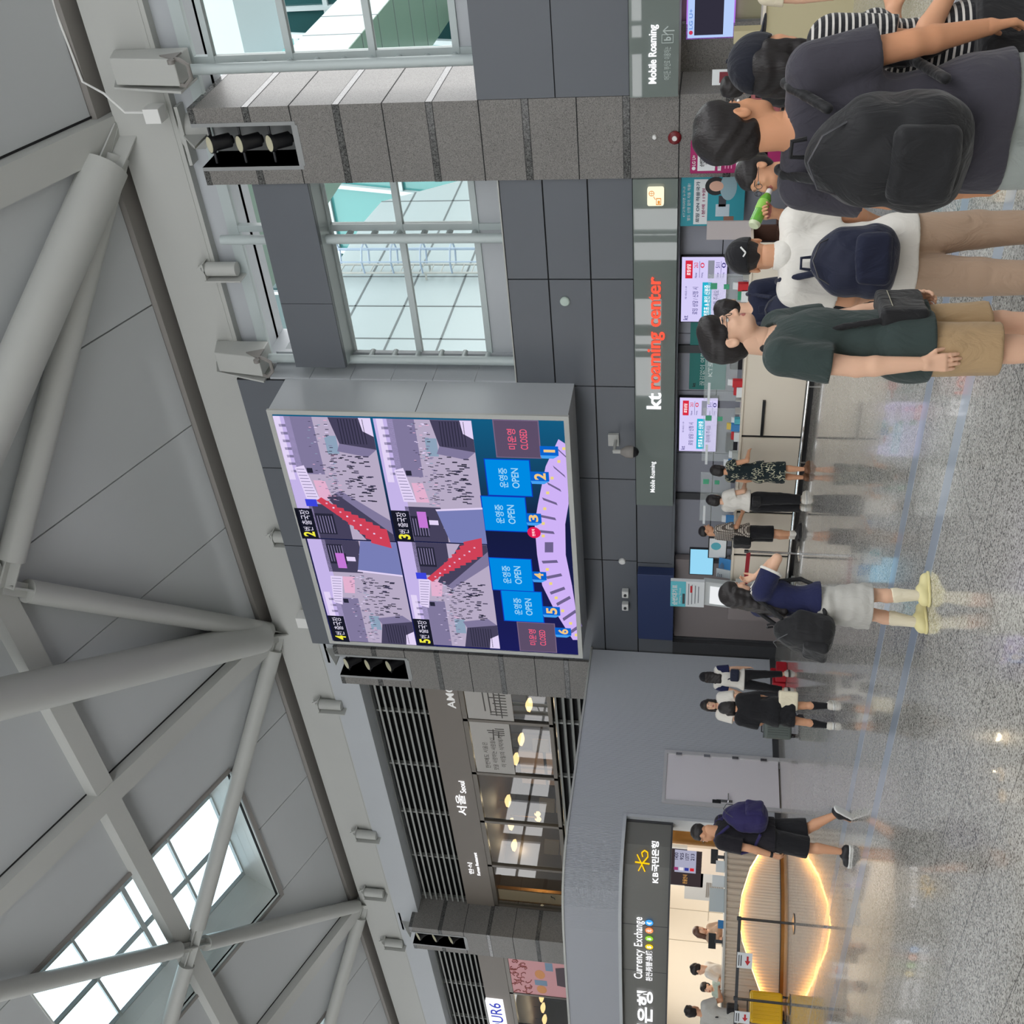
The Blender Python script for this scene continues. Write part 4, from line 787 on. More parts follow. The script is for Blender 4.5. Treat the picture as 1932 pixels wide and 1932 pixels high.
b = MB(); a = at(945, 1890, 1, 17.36); c = at(952, 1990, 1, 17.36); b.box(c.x, a.x, 17.33, 17.45, a.z-.05, a.z+.55); b.obj('board', E_white, sv)
text('FLAVOUR6', (c.x+.1, 17.33, a.z+.02), (a.x-.08, 17.33, a.z+.02), .42, emis('blue_letters', (70, 80, 190)), 'lettering', sv, bold=.01)
# restaurant interiors: dark rooms with warm lamps
def room(x0, x1, lab):
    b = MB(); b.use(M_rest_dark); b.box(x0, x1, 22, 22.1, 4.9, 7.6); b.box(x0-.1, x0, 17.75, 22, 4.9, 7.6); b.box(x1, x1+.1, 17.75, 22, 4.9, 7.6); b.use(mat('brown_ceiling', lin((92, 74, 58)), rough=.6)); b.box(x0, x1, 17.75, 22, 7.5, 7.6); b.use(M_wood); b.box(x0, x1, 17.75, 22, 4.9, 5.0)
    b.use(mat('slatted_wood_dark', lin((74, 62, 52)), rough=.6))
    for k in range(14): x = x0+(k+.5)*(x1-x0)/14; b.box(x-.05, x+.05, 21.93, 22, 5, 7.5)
    return structure(b.obj('wall_interior'), lab, 'wall')
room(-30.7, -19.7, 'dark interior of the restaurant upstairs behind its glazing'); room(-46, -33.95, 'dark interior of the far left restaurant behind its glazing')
def lamp(x, y, z, lab, r=.2, group=None):
    t = thing('ceiling_lamp', lab, 'lamp', (x, y, z), group); b = MB(); b.tube((x, y, z+.1), (x, y, 7.5), .012, 6); b.obj('cord', M_black, t); b = MB(); b.lathe((x, y, z-.06), [(r*.4, 0), (r, .05), (r*.9, .12), (r*.3, .18)], 14); b.obj('lamp_shade', E_lamp, t, True); l = bpy.data.lights.new('lamp_glow', 'POINT'); l.energy = 14; l.color = (1, .78, .5); l.shadow_soft_size = .12; lo = bpy.data.objects.new('lamp_glow', l); SC.collection.objects.link(lo); lo.location = (x, y, z-.2); hang(lo, t)
gl = 'warm lamps in the restaurants'
for k, (px, py, yy) in enumerate(((922, 1508, 19.5), (932, 1552, 19.5), (940, 1592, 19.5), (975, 1432, 20), (985, 1395, 20), (1000, 1330, 19))): p = at(px, py, 1, yy); lamp(p.x, yy, min(7.2, max(5.6, p.z)), 'warm pendant lamp seen through the restaurant glazing', group=gl)
ch = at(970, 1565, 1, 20.5); t = thing('chandelier', 'row of small bulbs glowing in the middle of the restaurant', 'lamp', (ch.x, 20.5, 6.2)); b = MB(); b.use(M_gold); b.box(ch.x-1.1, ch.x+1.1, 20.47, 20.53, 6.62, 6.66); b.tube((ch.x-.8, 20.5, 6.66), (ch.x-.8, 20.5, 7.5), .012, 6); b.tube((ch.x+.8, 20.5, 6.66), (ch.x+.8, 20.5, 7.5), .012, 6); b.obj('rail', None, t)
for k in range(8): q = MB(); q.lathe((ch.x-1+k*.285, 20.5, 6.48), [(.03, 0), (.09, .06), (.08, .14), (.03, .2)], 10); q.obj('bulb', E_lamp, t, True)
for k, (px, py) in enumerate(((1012, 1880), (1014, 1900), (1016, 1922))): p = at(px, py, 1, 20); lamp(p.x, 20, min(7.1, max(5.7, p.z)), 'warm pendant lamp in the far left restaurant', group=gl)
# chef screen, beige door, film on the first panes, chairs by the glass
b = MB(); b.use(mat('beige_door', lin((206, 178, 140)), rough=.5)); b.box(-30.6, -29.95, 17.62, 17.68, 5.3, 7.4); b.use(M_gold); b.box(-30.62, -30.57, 17.6, 17.7, 5.3, 7.42); b.box(-29.98, -29.93, 17.6, 17.7, 5.3, 7.42); d = structure(b.obj('door_3'), 'beige panel door at the left end of the restaurant glazing', 'door')
b = MB(); b.tube((-30.1, 17.61, 5.75), (-30.1, 17.57, 5.75), .012, 8); b.path([(-30.1, 17.57, 5.75), (-30.12, 17.56, 5.65), (-30.2, 17.56, 5.64)], .012, 6); b.obj('door_handle', M_dark, d)
M_film = mat('frosted_film', lin((196, 192, 186)), rough=.5, alpha=.82)
w5 = (R1[1]-R1[0])/5
for k, (xa, xb, z0, lb) in enumerate(((R1[1]-w5+.06, R1[1]-.06, 6.2, 'translucent film with a palace drawing on the restaurant pane beside the column'), (R1[1]-2*w5+.06, R1[1]-w5-.06, 6.35, 'translucent film with handwritten lines on the second restaurant pane'))):
    t = thing('window_film', lb, 'window film', (xa, 17.49, z0)); b = MB(); b.box(xa, xb, 17.50, 17.51, z0, 7.40); b.obj('film_sheet', M_film, t); ink = mat('ink_grey', lin((88, 84, 80)), rough=.7); b = MB(); b.use(ink)
    if k:
        text('한번에도 서울은', (xa+.2, 17.5, 7.0), (xa+1.3, 17.5, 7.0), .14, ink, 'handwriting', t); text('맛을 사랑하는 사람들이', (xa+.15, 17.5, 6.78), (xa+1.5, 17.5, 6.78), .14, ink, 'handwriting', t); text('이 비밀의 식탁에서', (xa+.3, 17.5, 6.56), (xa+1.6, 17.5, 6.56), .14, ink, 'handwriting', t)
    rr = random.Random(k); X = xb-.25 if k else xa+.2; n_ = 4 if k else 14
    for i in range(n_): 
        x = X+(i*.11 if not k else -i*.08); b.box(x, x+.025, 17.493, 17.5, z0+.15, z0+.15+rr.uniform(.2, .5))
    for i in range(4 if not k else 2): z = z0+.3+i*.14; b.beam((X-.1+ i*.08, 17.496, z), (X+(1.4 if not k else -.35)-i*.1, 17.496, z+.02), .01, .03)
    b.obj('line_drawing', None, t)
def chair(x, y, z, rz, m, lab, group=None):
    t = thing('dining_chair', lab, 'chair', (x, y, z), rz=rz, group=group)
    for nm, bx in (('seat', (-.22, .22, -.22, .22, .42, .47)), ('backrest', (-.22, .22, .19, .24, .5, .95))): b = MB(); b.box(*bx); o = b.obj(nm, m, bevel=.02); o.parent = t
    for sx in (-.19, .19):
        for sy in (-.19, .19): b = MB(); b.tube((sx, sy, 0), (sx, sy, .43), .018, 8); o = b.obj('leg', M_dark); o.parent = t
M_ctan = mat('tan_chair_wood', lin((150, 120, 84)), rough=.5)
for k, (x, lb) in enumerate(((-23.6, 'tan wooden chair behind the restaurant glazing, nearest the LED screen'), (-26.4, 'tan wooden chair behind the restaurant glazing, middle one'), (-28.6, 'tan wooden chair behind the restaurant glazing, nearest the beige door'))): chair(x, 18.4, 5.0, 3.3+k*.3, M_ctan, lb)
b = MB(); b.use(mat('peach_art', lin((190, 160, 140)), rough=.6))
p = at(960, 1640, 1, 21.9); x0_ = max(p.x-.5, -30.4)
for i, k, lb in ((0, 0, 'lower left'), (1, 0, 'lower right'), (0, 1, 'upper left'), (1, 1, 'upper right')):
    b = MB(); b.use(MATS['peach_art']); b.box(x0_+i*.9, x0_+.8+i*.9, 21.85, 21.92, 5.6+k*.9, 6.4+k*.9); tag(b.obj('wall_panel'), 'pale square panel on the dark restaurant wall, %s of four' % lb, 'wall panel')
# poster in the far left window
w5 = (R2[1]-R2[0])/5; xa, xb = R2[1]-w5+.06, R2[1]-.06
t = thing('food_poster', 'large pink food poster filling the first pane of the far left restaurant', 'poster', (xa, 17.49, 5.3)); M_pp = mat('poster_pink', lin((222, 160, 164)), rough=.5); b = MB(); b.box(xa, xb, 17.5, 17.51, 5.31, 7.41); b.obj('poster_sheet', M_pp, t)
W_, H_ = xb-xa, 2.1; PX = lambda u: xa+u*W_; PZ = lambda v: 5.31+v*H_
def blob(u, v, ru, rv, m, dep, name, n=18):
    b = MB(); b.add([(PX(u)+ru*math.cos(k*math.tau/n), 17.5-dep, PZ(v)+rv*math.sin(k*math.tau/n)) for k in range(n)], [tuple(range(n))]); return b.obj(name, m, t)
blob(.62, .52, .30, .17, mat('poster_amber', lin((224, 150, 84)), rough=.5), .004, 'printed_dish'); blob(.18, .52, .28, .17, mat('poster_amber', lin((224, 150, 84)), rough=.5), .004, 'printed_dish')
mr_ = mat('poster_brick', lin((160, 84, 76)), rough=.5); mk = mat('poster_dark', lin((70, 52, 62)), rough=.5); b = MB(); b.use(mr_); rr = random.Random(5)
for k in range(26):
    u, v = rr.uniform(.05, .95), rr.uniform(.72, .97); pts_ = [(PX(u)+.06*i*math.cos(k+i*.8), 17.495, PZ(v)+.05*i*math.sin(k+i*.7)) for i in range(5)]; b.path(pts_, .016, 5)
b.obj('printed_swirls', None, t); b = MB(); b.use(mk); b.quad((PX(.3), 17.494, PZ(.02)), (PX(.92), 17.494, PZ(.02)), (PX(.85), 17.494, PZ(.26)), (PX(.35), 17.494, PZ(.26))); b.obj('printed_grill', None, t)
b = MB(); b.use(mat('poster_blue', lin((120, 150, 176)), rough=.5)); b.quad((PX(.3), 17.496, PZ(.42)), (PX(.45), 17.496, PZ(.42)), (PX(.45), 17.496, PZ(.62)), (PX(.3), 17.496, PZ(.62))); b.obj('printed_tile', None, t); b = MB(); b.use(MATS['poster_blue']); b.quad((PX(.75), 17.496, PZ(.30)), (PX(.98), 17.496, PZ(.30)), (PX(.98), 17.496, PZ(.42)), (PX(.75), 17.496, PZ(.42))); b.obj('printed_tile', None, t)
# ================================================================ PHONE COUNTER
cn = thing('phone_counter', 'long grey-beige phone service counter under the sign with red letters', 'counter', (-10.7, 15.2, 0)); YC = 15.0; XL, XR = -14.35, -7.35
b = MB()
for x0, x1 in ((XL, -13.5), (-13.46, -12.49), (-12.45, -10.85), (-10.81, -9.2), (-9.16, XR)): b.box(x0+.005, x1-.005, YC, YC+.05, .13, 1.08)
b.obj('front_panel', M_counter, cn); b = MB(); b.box(XL+.01, XR, YC+.02, YC+.06, .1, 1.08); b.box(XL, XR, YC+.05, YC+.12, 0, .13); b.obj('plinth', M_black, cn); b = MB(); b.box(XL-.02, XR, YC-.03, YC+.55, 1.08, 1.115); b.obj('counter_top', M_counter, cn)
b = MB(); b.box(XL, XR, YC+.4, YC+.8, .7, .74); b.box(XL+.02, XR, YC+.56, YC+.6, 0, 1.08); b.obj('inner_desk', M_wood, cn); b = MB(); b.tube((XL, YC-.12, .11), (XR, YC-.12, .11), .02, 10)
for k in range(6): x = XL+.1+k*1.5; b.tube((x, YC-.12, .11), (x, YC+.05, .11), .015, 8); b.tube((x, YC-.12, 0), (x, YC-.12, .11), .015, 8)
b.obj('foot_rail', M_chrome, cn); b = MB()
for x0, x1 in ((-10.8, -10.1), (-9.1, -8.4)): b.box(x0, x1, YC-.045, YC, .735, .78)
b.obj('bag_rail', M_black, cn)
b = MB(); b.box(XL-1.1, XL-.05, YC+.3, YC+.35, 0, 1.1); tag(b.obj('side_panel', mat('taupe_door', (0, 0, 0))), 'low taupe partition at the left end of the phone counter', 'partition')
# number screens and posters on the counter back wall
def kt_tv(x0, x1, z0, z1, lab, yw=16.9):
    t = thing('number_screen', lab, 'screen', (x0, yw, z0)); b = MB(); b.box(x0-.015, x1+.015, yw-.07, yw, z0-.015, z1+.015); b.obj('housing', M_black, t); y = yw-.072
    b = MB(); b.box(x0, x1, y, y+.004, z0, z1); d = b.obj('display', emis('tv_lilac', (214, 206, 248)), t); w, h = x1-x0, z1-z0; P = lambda u, v: (x0+u*w, y-.001, z0+v*h)
    def pan(u0, u1, v0, v1, m, nm): b = MB(); b.box(x0+u0*w, x1-(1-u1)*w, y-.003, y-.001, z0+v0*h, z0+v1*h); return b.obj(nm, m, d)
    ink = emis('tv_ink', (66, 60, 130)); pan(.05, .62, .32, .53, emis('tv_teal', (40, 178, 206)), 'teal_bar'); r = pan(.68, .95, .76, .92, emis('tv_red', (214, 44, 66)), 'red_tab'); pan(.68, .95, .28, .42, emis('tv_grey', (140, 142, 156)), 'grey_tab')
    yy = y-.004
    def tx(s, u0, u1, v, hh, m): text(s, (x0+u0*w, yy, z0+v*h), (x0+u1*w, yy, z0+v*h), hh*h, m, 'screen_lettering', d, bold=.01)
    tx('kt', .03, .1, .84, .11, ink); tx('로밍 상담 / 신청 시', .12, .55, .62, .13, ink); tx('번호표 & 본인 신분증', .09, .58, .36, .13, E_white); tx('준비해 주세요', .18, .5, .15, .13, ink); tx('로밍상담', .73, .9, .8, .09, E_white); tx('7월 10일(금) 11:28', .36, .56, .87, .05, ink)
    for v, s in ((.64, '263'), (.5, '0')): tx(s, .84, .92, v, .09, emis('tv_rednum', (220, 60, 90)))
    for v, s in ((.16, '511'), (.03, '0')): tx(s, .84, .92, v, .09, ink)
    for v in (.60, .13): pan(.69, .94, v, v+.008, ink, 'rule_line')
    for v, s in ((.66, 'Now'), (.52, 'Waiting'), (.18, 'Now'), (.05, 'Waiting')): tx(s, .69, .77, v, .05, ink)
    return t
def tvbox(tl, br, yy): a = at(*tl, 1, yy); c = at(*br, 1, yy); return sorted((a.x, c.x))+sorted((a.z, c.z))
kt_tv(*tvbox((1283, 749), (1350, 851), 16.85), 'lilac number screen on the counter wall left of the green banner'); kt_tv(*tvbox((1287, 484), (1367, 606), 16.85), 'lilac number screen on the counter wall right of the green banner')
x0, x1, z0, z1 = tvbox((1303, 608), (1368, 736), 16.86); t = thing('banner', 'dark green banner with white lettering between the two number screens', 'banner', (x0, 16.9, z0)); b = MB(); b.box(x0, x1, 16.87, 16.9, z0, z1); b.obj('board', mat('banner_green', lin((24, 118, 112)), rough=.4), t); mw = mat('banner_white', lin((214, 232, 228)), rough=.5); w = x1-x0; h = z1-z0
text('끊김없이 여행의 설렘을', (x0+.06*w, 16.87, z0+.58*h), (x0+.92*w, 16.87, z0+.58*h), .13*h, mw, 'banner_lettering', t); text('KT로밍 센터', (x0+.2*w, 16.87, z0+.36*h), (x0+.8*w, 16.87, z0+.36*h), .14*h, mw, 'banner_lettering', t, bold=.02); text('kt', (x0+.04*w, 16.87, z0+.82*h), (x0+.1*w, 16.87, z0+.82*h), .09*h, M_black, 'banner_lettering', t, bold=.02)
# counter left end monitor and cards
p = at(1378, 1063, 1, 15.3); 
x0, x1, z0, z1 = tvbox((1303, 1036), (1341, 1084), 15.5); t = thing('monitor', 'light blue monitor at the left end of the phone counter', 'monitor', ((x0+x1)/2, 15.5, 1.115)); b = MB(); b.box(x0-.02, x1+.02, 15.5, 15.54, z0-.05, z1+.02); b.obj('display_housing', M_black, t); b = MB(); b.box(x0, x1, 15.495, 15.5, z0-.03, z1); b.obj('display', emis('monitor_cyan', (150, 214, 244)), t); b = MB(); b.box((x0+x1)/2-.04, (x0+x1)/2+.04, 15.52, 15.55, 1.115, z0); b.box((x0+x1)/2-.12, (x0+x1)/2+.12, 15.45, 15.6, 1.115, 1.125); b.obj('stand', M_dark, t)
x0, x1, z0, z1 = tvbox((1337, 1014), (1367, 1054), 15.2); t = thing('notice_frame', 'black framed white notice with a teal disc at the left end of the counter', 'sign', ((x0+x1)/2, 15.2, 1.115)); b = MB(); b.box(x0, x1, 15.2, 15.23, 1.2, z1); b.obj('frame', M_black, t); b = MB(); b.box(x0+.02, x1-.02, 15.195, 15.2, 1.22, z1-.02); s = b.obj('sheet', M_paper, t); b = MB(); b.lathe(((x0+x1)/2+.05, 15.195, z1-.14), [(.09, 0), (.09, .003)], 20, (0, -1, 0)); b.obj('printed_disc', M_cteal, s); b = MB(); b.box((x0+x1)/2-.02, (x0+x1)/2+.02, 15.21, 15.24, 1.115, 1.2); b.box((x0+x1)/2-.1, (x0+x1)/2+.1, 15.15, 15.3, 1.115, 1.125); b.obj('stand', M_dark, t)
for (py, z, w, h, m, lb) in ((1068, 1.115, .26, .22, M_cblue, 'blue printed leaflet stand under the light blue monitor'), (1086, 1.115, .2, .26, M_paper, 'white printed leaflet stand left of the light blue monitor')):
    p = at(1378, py, 1, 15.1); card_stand(p.x, 15.12, z, w, h, 0, m, lb, lines=3)
# acrylic dividers with green tabs and small things on the counter
M_acr = mat('acrylic_sheet', (.86, .93, .92), rough=.02, alpha=.16, spec=.6); M_tab = mat('green_tab', lin((74, 170, 130)), rough=.5)
def divider(x, lab):
    t = thing('acrylic_divider', lab, 'divider', (x, 15.2, 1.115)); b = MB(); b.box(x-.55, x+.55, 15.18, 15.186, 1.2, 1.72); b.obj('clear_sheet', M_acr, t); b = MB()
    for s in (-.5, .5): b.box(x+s-.01, x+s+.01, 15.1, 15.27, 1.115, 1.2)
    b.obj('foot', M_steel, t); b = MB(); b.box(x-.62, x-.2, 15.172, 15.18, 1.62, 1.66); b.obj('white_strip', M_paper, t)
    b = MB(); b.box(x+.3, x+.4, 15.17, 15.18, 1.58, 1.68); b.obj('green_tab', M_tab, t); b = MB(); b.box(x+.3, x+.38, 15.17, 15.18, 1.40, 1.48); b.obj('green_tab', M_tab, t)
for x, lb in ((-12.3, 'clear acrylic divider on the counter where the woman in the print dress stands'), (-10.95, 'clear acrylic divider on the counter in front of the left number screen'), (-9.7, 'clear acrylic divider on the counter in front of the green banner'), (-8.5, 'clear acrylic divider on the counter in front of the right number screen')): divider(x, lb)
def brochure(px, py, w, h, ms, lab, d=.08):
    p = at(px, py, 1, 15.15); x = p.x; t = thing('leaflet_box', lab, 'leaflet box', (x, 15.15, 1.115)); b = MB(); b.box(x-w/2, x+w/2, 15.1, 15.1+d, 1.115, 1.115+h*.7); b.obj('holder', ms[0], t); b = MB(); b.fbox((x-w*.45, 15.12, 1.125), (w*.9, 0, 0), (0, .03, 0), (0, .03, h)); b.obj('leaflet', ms[1], t); return t
for a in ((1392, 722, .12, .22, (M_cred, M_paper), 'red and white leaflet box on the counter under the green banner'), (1392, 737, .2, .12, (M_paper, M_cred), 'white leaflet box lying low beside the red one on the counter'), (1392, 805, .13, .2, (M_cblue, M_cyel), 'blue and yellow box on the counter below the left number screen'), (1392, 793, .10, .13, (M_cteal, M_paper), 'small teal cup shaped box on the counter below the left number screen'), (1392, 822, .18, .12, (M_paper, M_cred), 'white and red leaflet tray on the counter left of the yellow box'), (1392, 858, .14, .14, (mat('grey_box', lin((176, 182, 180)), rough=.5), M_paper), 'grey card terminal box on the counter right of the woman in the print dress'), (1390, 540, .12, .22, (M_cred, M_paper), 'red and white leaflet box on the counter under the right number screen'), (1390, 556, .2, .14, (M_paper, M_cgrn), 'white leaflet tray on the counter behind the boy in the green shirt'), (1385, 980, .15, .2, (M_cblue, M_paper), 'blue leaflet box on the counter in front of the man in the checked shirt'), (1385, 874, .14, .22, (M_cblue, M_paper), 'blue document folder upright on the counter before the woman in the print dress')): brochure(*a)
b = MB(); b.box(-11.2, -10.95, 15.7, 16.0, .74, .9); b.box(-11.1, -11.05, 15.8, 15.85, .9, 1.4)
# office chairs behind the counter
M_seat = mat('charcoal_fabric', lin((46, 44, 50)), rough=.8)
for x, lb in ((-12.0, 'dark office chair behind the phone counter near the print dress'), (-10.2, 'dark office chair behind the phone counter below the green banner'), (-8.3, 'dark office chair behind the phone counter below the right number screen')):
    t = thing('office_chair', lb, 'chair', (x, 16.2, 0)); b = MB(); b.box(x-.25, x+.25, 15.95, 16.4, .42, .5); b.obj('seat', M_seat, t, bevel=.03); b = MB(); b.box(x-.22, x+.22, 16.38, 16.45, .6, 1.3); b.obj('backrest', M_seat, t, bevel=.03); b = MB(); b.tube((x, 16.18, .1), (x, 16.18, .42), .03); 
    for k in range(5): a = k*math.tau/5; b.tube((x, 16.18, .1), (x+.28*math.cos(a), 16.18+.28*math.sin(a), .05), .02, 8); b.lathe((x+.28*math.cos(a), 16.18+.28*math.sin(a), 0), [(.03, 0), (.03, .05)], 8)
    b.obj('base', M_dark, t)
# barrier post with red belt at the counter
post(-12.87, 14.42, .92, 'slim chrome barrier post with a red belt before the phone counter', M_chrome, .14, .02)
p = at(1412, 1105, 1, 14.3); b = MB(); b.fbox((-12.89, 14.42, .82), (p.x+12.9, -.1, .02), (0, .004, 0), (0, 0, .07)); tag(b.obj('barrier_belt', mat('belt_red', lin((150, 22, 36)), rough=.6)), 'dark red belt stretched left from the slim post at the phone counter', 'belt')
post(p.x, 14.32, .92, 'slim chrome barrier post at the far end of the red belt', M_chrome, .14, .02)
# ticket kiosk
def kiosk(px, py, yk, lab):
    p = at(px, py, 1, yk); x = p.x; t = thing('ticket_kiosk', lab, 'kiosk', (x, yk, 0)); s = Matrix.Translation((x, yk, 0))
    def put(b, nm, m, par=None, **k): b.v = [(v[0]+x, v[1]+yk, v[2]) for v in b.v]; return b.obj(nm, m, par or t, **k)
    w = .30; b = MB(); b.fbox((-w, 0, .02), (2*w, 0, 0), (0, .2, 0), (0, .1, 1.0)); b.fbox((-w, .1, 1.0), (2*w, 0, 0), (0, .12, 0), (0, .06, .60)); b.box(-.34, .34, -.12, .4, 0, .03); put(b, 'body', mat('kiosk_grey', lin((186, 190, 190)), rough=.35), bevel=.015)
    b = MB(); b.box(-w-.02, w+.02, .12, .2, 1.58, 2.20); put(b, 'header_board', M_paper); b = MB(); b.box(-w-.02, w+.02, .112, .12, 1.92, 2.20); hd = put(b, 'teal_header', mat('header_teal', lin((92, 190, 204)), rough=.4))
    b = MB(); b.fbox((-.22, .085, 1.08), (.44, 0, 0), (0, .005, 0), (0, .045, .40)); ds = put(b, 'display', emis('kiosk_screen', (236, 238, 240)))
    b = MB(); b.fbox((-.06, .10, 1.24), (.24, 0, 0), (0, .004, 0), (0, .006, .06)); put(b, 'red_button', emis('kiosk_red', (214, 40, 40)), ds)
    text('순번대기표', (x-.28, yk+.112, 2.07), (x+.24, yk+.112, 2.07), .1, M_white, 'header_lettering', hd, bold=.02); text('(Waiting Ticket)', (x-.24, yk+.112, 2.0), (x+.16, yk+.112, 2.0), .045, M_white, 'header_lettering', hd)
    b = MB(); b.box(-.24, .02, .108, .112, 1.935, 1.98); put(b, 'ticket_mark', M_dark, hd)
    for k in range(4): b = MB(); b.box(-.27+.02*k, .27-.02*k, .116, .12, 1.86-.06*k, 1.875-.06*k); put(b, 'printed_line', mat('print_grey', (0, 0, 0)))
    b = MB(); b.box(.05, .22, .115, .12, 1.80, 1.84); put(b, 'red_mark', M_cred)
kiosk(1300, 1130, 14.6, 'ticket kiosk with a teal waiting ticket header behind the girl with the backpack')
# magenta kiosk board and turquoise poster by the granite column
x0, x1, z0, z1 = tvbox((1303, 268), (1400, 327), 16.1); t = thing('ticket_kiosk', 'magenta ticket kiosk board in front of the granite column', 'kiosk', ((x0+x1)/2, 16.15, 0)); mg = mat('magenta_board', lin((164, 28, 98)), rough=.4); b = MB(); b.box(x0, x1, 16.1, 16.2, .9, z1); b.obj('board', mg, t, bevel=.02); b = MB(); b.box(x0+.03, x1-.03, 16.1, 16.3, .02, 1.0); b.box(x0-.05, x1+.05, 16.0, 16.45, 0, .03); b.obj('body', mg, t); w = x1-x0
b = MB(); b.box(x0+.05, x1-.08, 16.092, 16.1, z1-.62*.6, z1-.11); pl = b.obj('white_plate', M_paper, t, bevel=.02); text('순번대기표', (x0+.12, 16.091, z1-.21), (x1-.16, 16.091, z1-.21), .07, M_black, 'plate_lettering', pl, bold=.02); text('(Waiting Ticket)', (x0+.15, 16.091, z1-.26), (x1-.2, 16.091, z1-.26), .035, M_black, 'plate_lettering', pl); text('LG U+', (x0+.13, 16.1, z1-.08), (x1-.2, 16.1, z1-.08), .05, M_white, 'board_lettering', t, bold=.02); b = MB(); b.lathe((x0+.09, 16.1, z1-.055), [(.028, 0), (.028, .004)], 16, (0, -1, 0)); b.obj('round_logo', M_paper, t)
b = MB(); b.box(x0+.05, x1-.08, 16.092, 16.1, z1-.46, z1-.41); pl2 = b.obj('white_plate', M_paper, t); text('Waiting Ticket', (x0+.08, 16.091, z1-.452), (x1-.16, 16.091, z1-.452), .035, mat('magenta_ink', lin((150, 30, 90)), rough=.5), 'plate_lettering', pl2)
for k in range(3): b = MB(); b.box(x0+.08, x1-.2-.05*k, 16.094, 16.1, z1-.53-.045*k, z1-.515-.045*k); b.obj('printed_line', mat('pale_pink_ink', lin((226, 160, 196)), rough=.5), t)
b = MB(); b.box(x0+.1, x1-.1, 16.092, 16.1, z1-.86, z1-.68); b.obj('white_plate', M_paper, t)
x0, x1, z0, z1 = tvbox((1282, 335), (1366, 426), 16.6); t = thing('ad_poster', 'turquoise roaming advertisement poster with a smiling person, beside the granite column', 'poster', (x0, 16.62, z0)); b = MB(); b.box(x0, x1, 16.6, 16.64, z0-.3, z1); b.obj('poster_board', mat('poster_turquoise', lin((42, 152, 168)), rough=.4), t); w, h = x1-x0, z1-z0
def pp(u0, u1, v0, v1, m, nm, dep=.004): b = MB(); b.box(x0+u0*w, x0+u1*w, 16.6-dep, 16.6-dep+.003, z0+v0*h, z0+v1*h); return b.obj(nm, m, t)
sp2 = pp(.04, .96, .38, .68, M_paper, 'speech_panel'); text('로밍 ON 적용국가', (x0+.08*w, 16.594, z0+.55*h), (x0+.92*w, 16.594, z0+.55*h), .085*h, mat('ink_navy', lin((40, 60, 80)), rough=.5), 'poster_lettering', sp2, bold=.015); text('1분에 119원', (x0+.2*w, 16.594, z0+.43*h), (x0+.78*w, 16.594, z0+.43*h), .075*h, mat('magenta_ink', (0, 0, 0)), 'poster_lettering', sp2, bold=.01)
text('KT고객이라면 누구나!', (x0+.2*w, 16.597, z0+.86*h), (x0+.82*w, 16.597, z0+.86*h), .06*h, M_white, 'poster_lettering', t); text('별도 신청 없이 자동 적용!', (x0+.12*w, 16.597, z0+.75*h), (x0+.88*w, 16.597, z0+.75*h), .07*h, M_white, 'poster_lettering', t)
def disc2(u, v, ru, rv, m, nm, dep): b = MB(); b.add([(x0+u*w+ru*math.cos(k*math.tau/22), 16.6-dep, z0+v*h+rv*math.sin(k*math.tau/22)) for k in range(22)], [tuple(range(22))]); return b.obj(nm, m, t)
disc2(.82, .22, .15, .16, M_black, 'printed_hair', .006); disc2(.82, .2, .085, .11, mat('printed_skin', lin((222, 176, 154)), rough=.5), 'printed_face', .009); disc2(.80, -.06, .22, .13, mat('printed_shirt', lin((150, 180, 190)), rough=.5), 'printed_shirt', .007)
pp(.40, .62, -.02, .14, mat('printed_stripe', lin((60, 62, 70)), rough=.5), 'printed_shirt', .005); pp(.0, .2, -.2, .02, mat('printed_brown', lin((140, 100, 84)), rough=.5), 'printed_bag', .005); pp(.2, .45, -.1, .2, mat('printed_pale', lin((190, 206, 216)), rough=.5), 'printed_case', .005)
b = MB(); p = at(1380, 430, 1, 15.6); a = at(1334, 418, 1, 15.4); c = at(1410, 452, 1, 15.4); b.box(min(a.x, c.x), max(a.x, c.x), 15.4, 15.43, 1.115, max(a.z, c.z)); tag(b.obj('blank_board', mat('blank_board', lin((186, 178, 178)), rough=.5)), 'blank pale board standing on the counter beside the turquoise poster', 'board')
# second carrier screen and counter
x0, x1, z0, z1 = tvbox((1297, 72), (1386, 0), 17.5); x1 += .5; t = thing('wall_screen', 'dark screen with a light blue border under the right sign band', 'screen', (x0, 17.55, z0)); b = MB(); b.box(x0-.02, x1, 17.5, 17.58, z0-.02, z1+.02); b.obj('housing', emis('screen_violet_edge', (180, 120, 230)), t); b = MB(); b.box(x0, x1, 17.49, 17.5, z0+.0, z1); d = b.obj('display', emis('screen_pale_blue', (182, 206, 250)), t); b = MB(); b.box(x0+.04, x1, 17.484, 17.49, z0+.15, z1-.10); b.obj('dark_picture', emis('screen_charcoal', (50, 48, 62)), d)
text('LG U+', (x0+.13, 17.489, z1-.075), (x0+.42, 17.489, z1-.075), .055, emis('screen_blue_ink', (110, 150, 220)), 'screen_lettering', d, bold=.02); b = MB(); b.lathe((x0+.08, 17.489, z1-.05), [(.03, 0), (.03, .002)], 16, (0, -1, 0)); b.obj('round_logo', emis('logo_red', (206, 60, 90)), d)
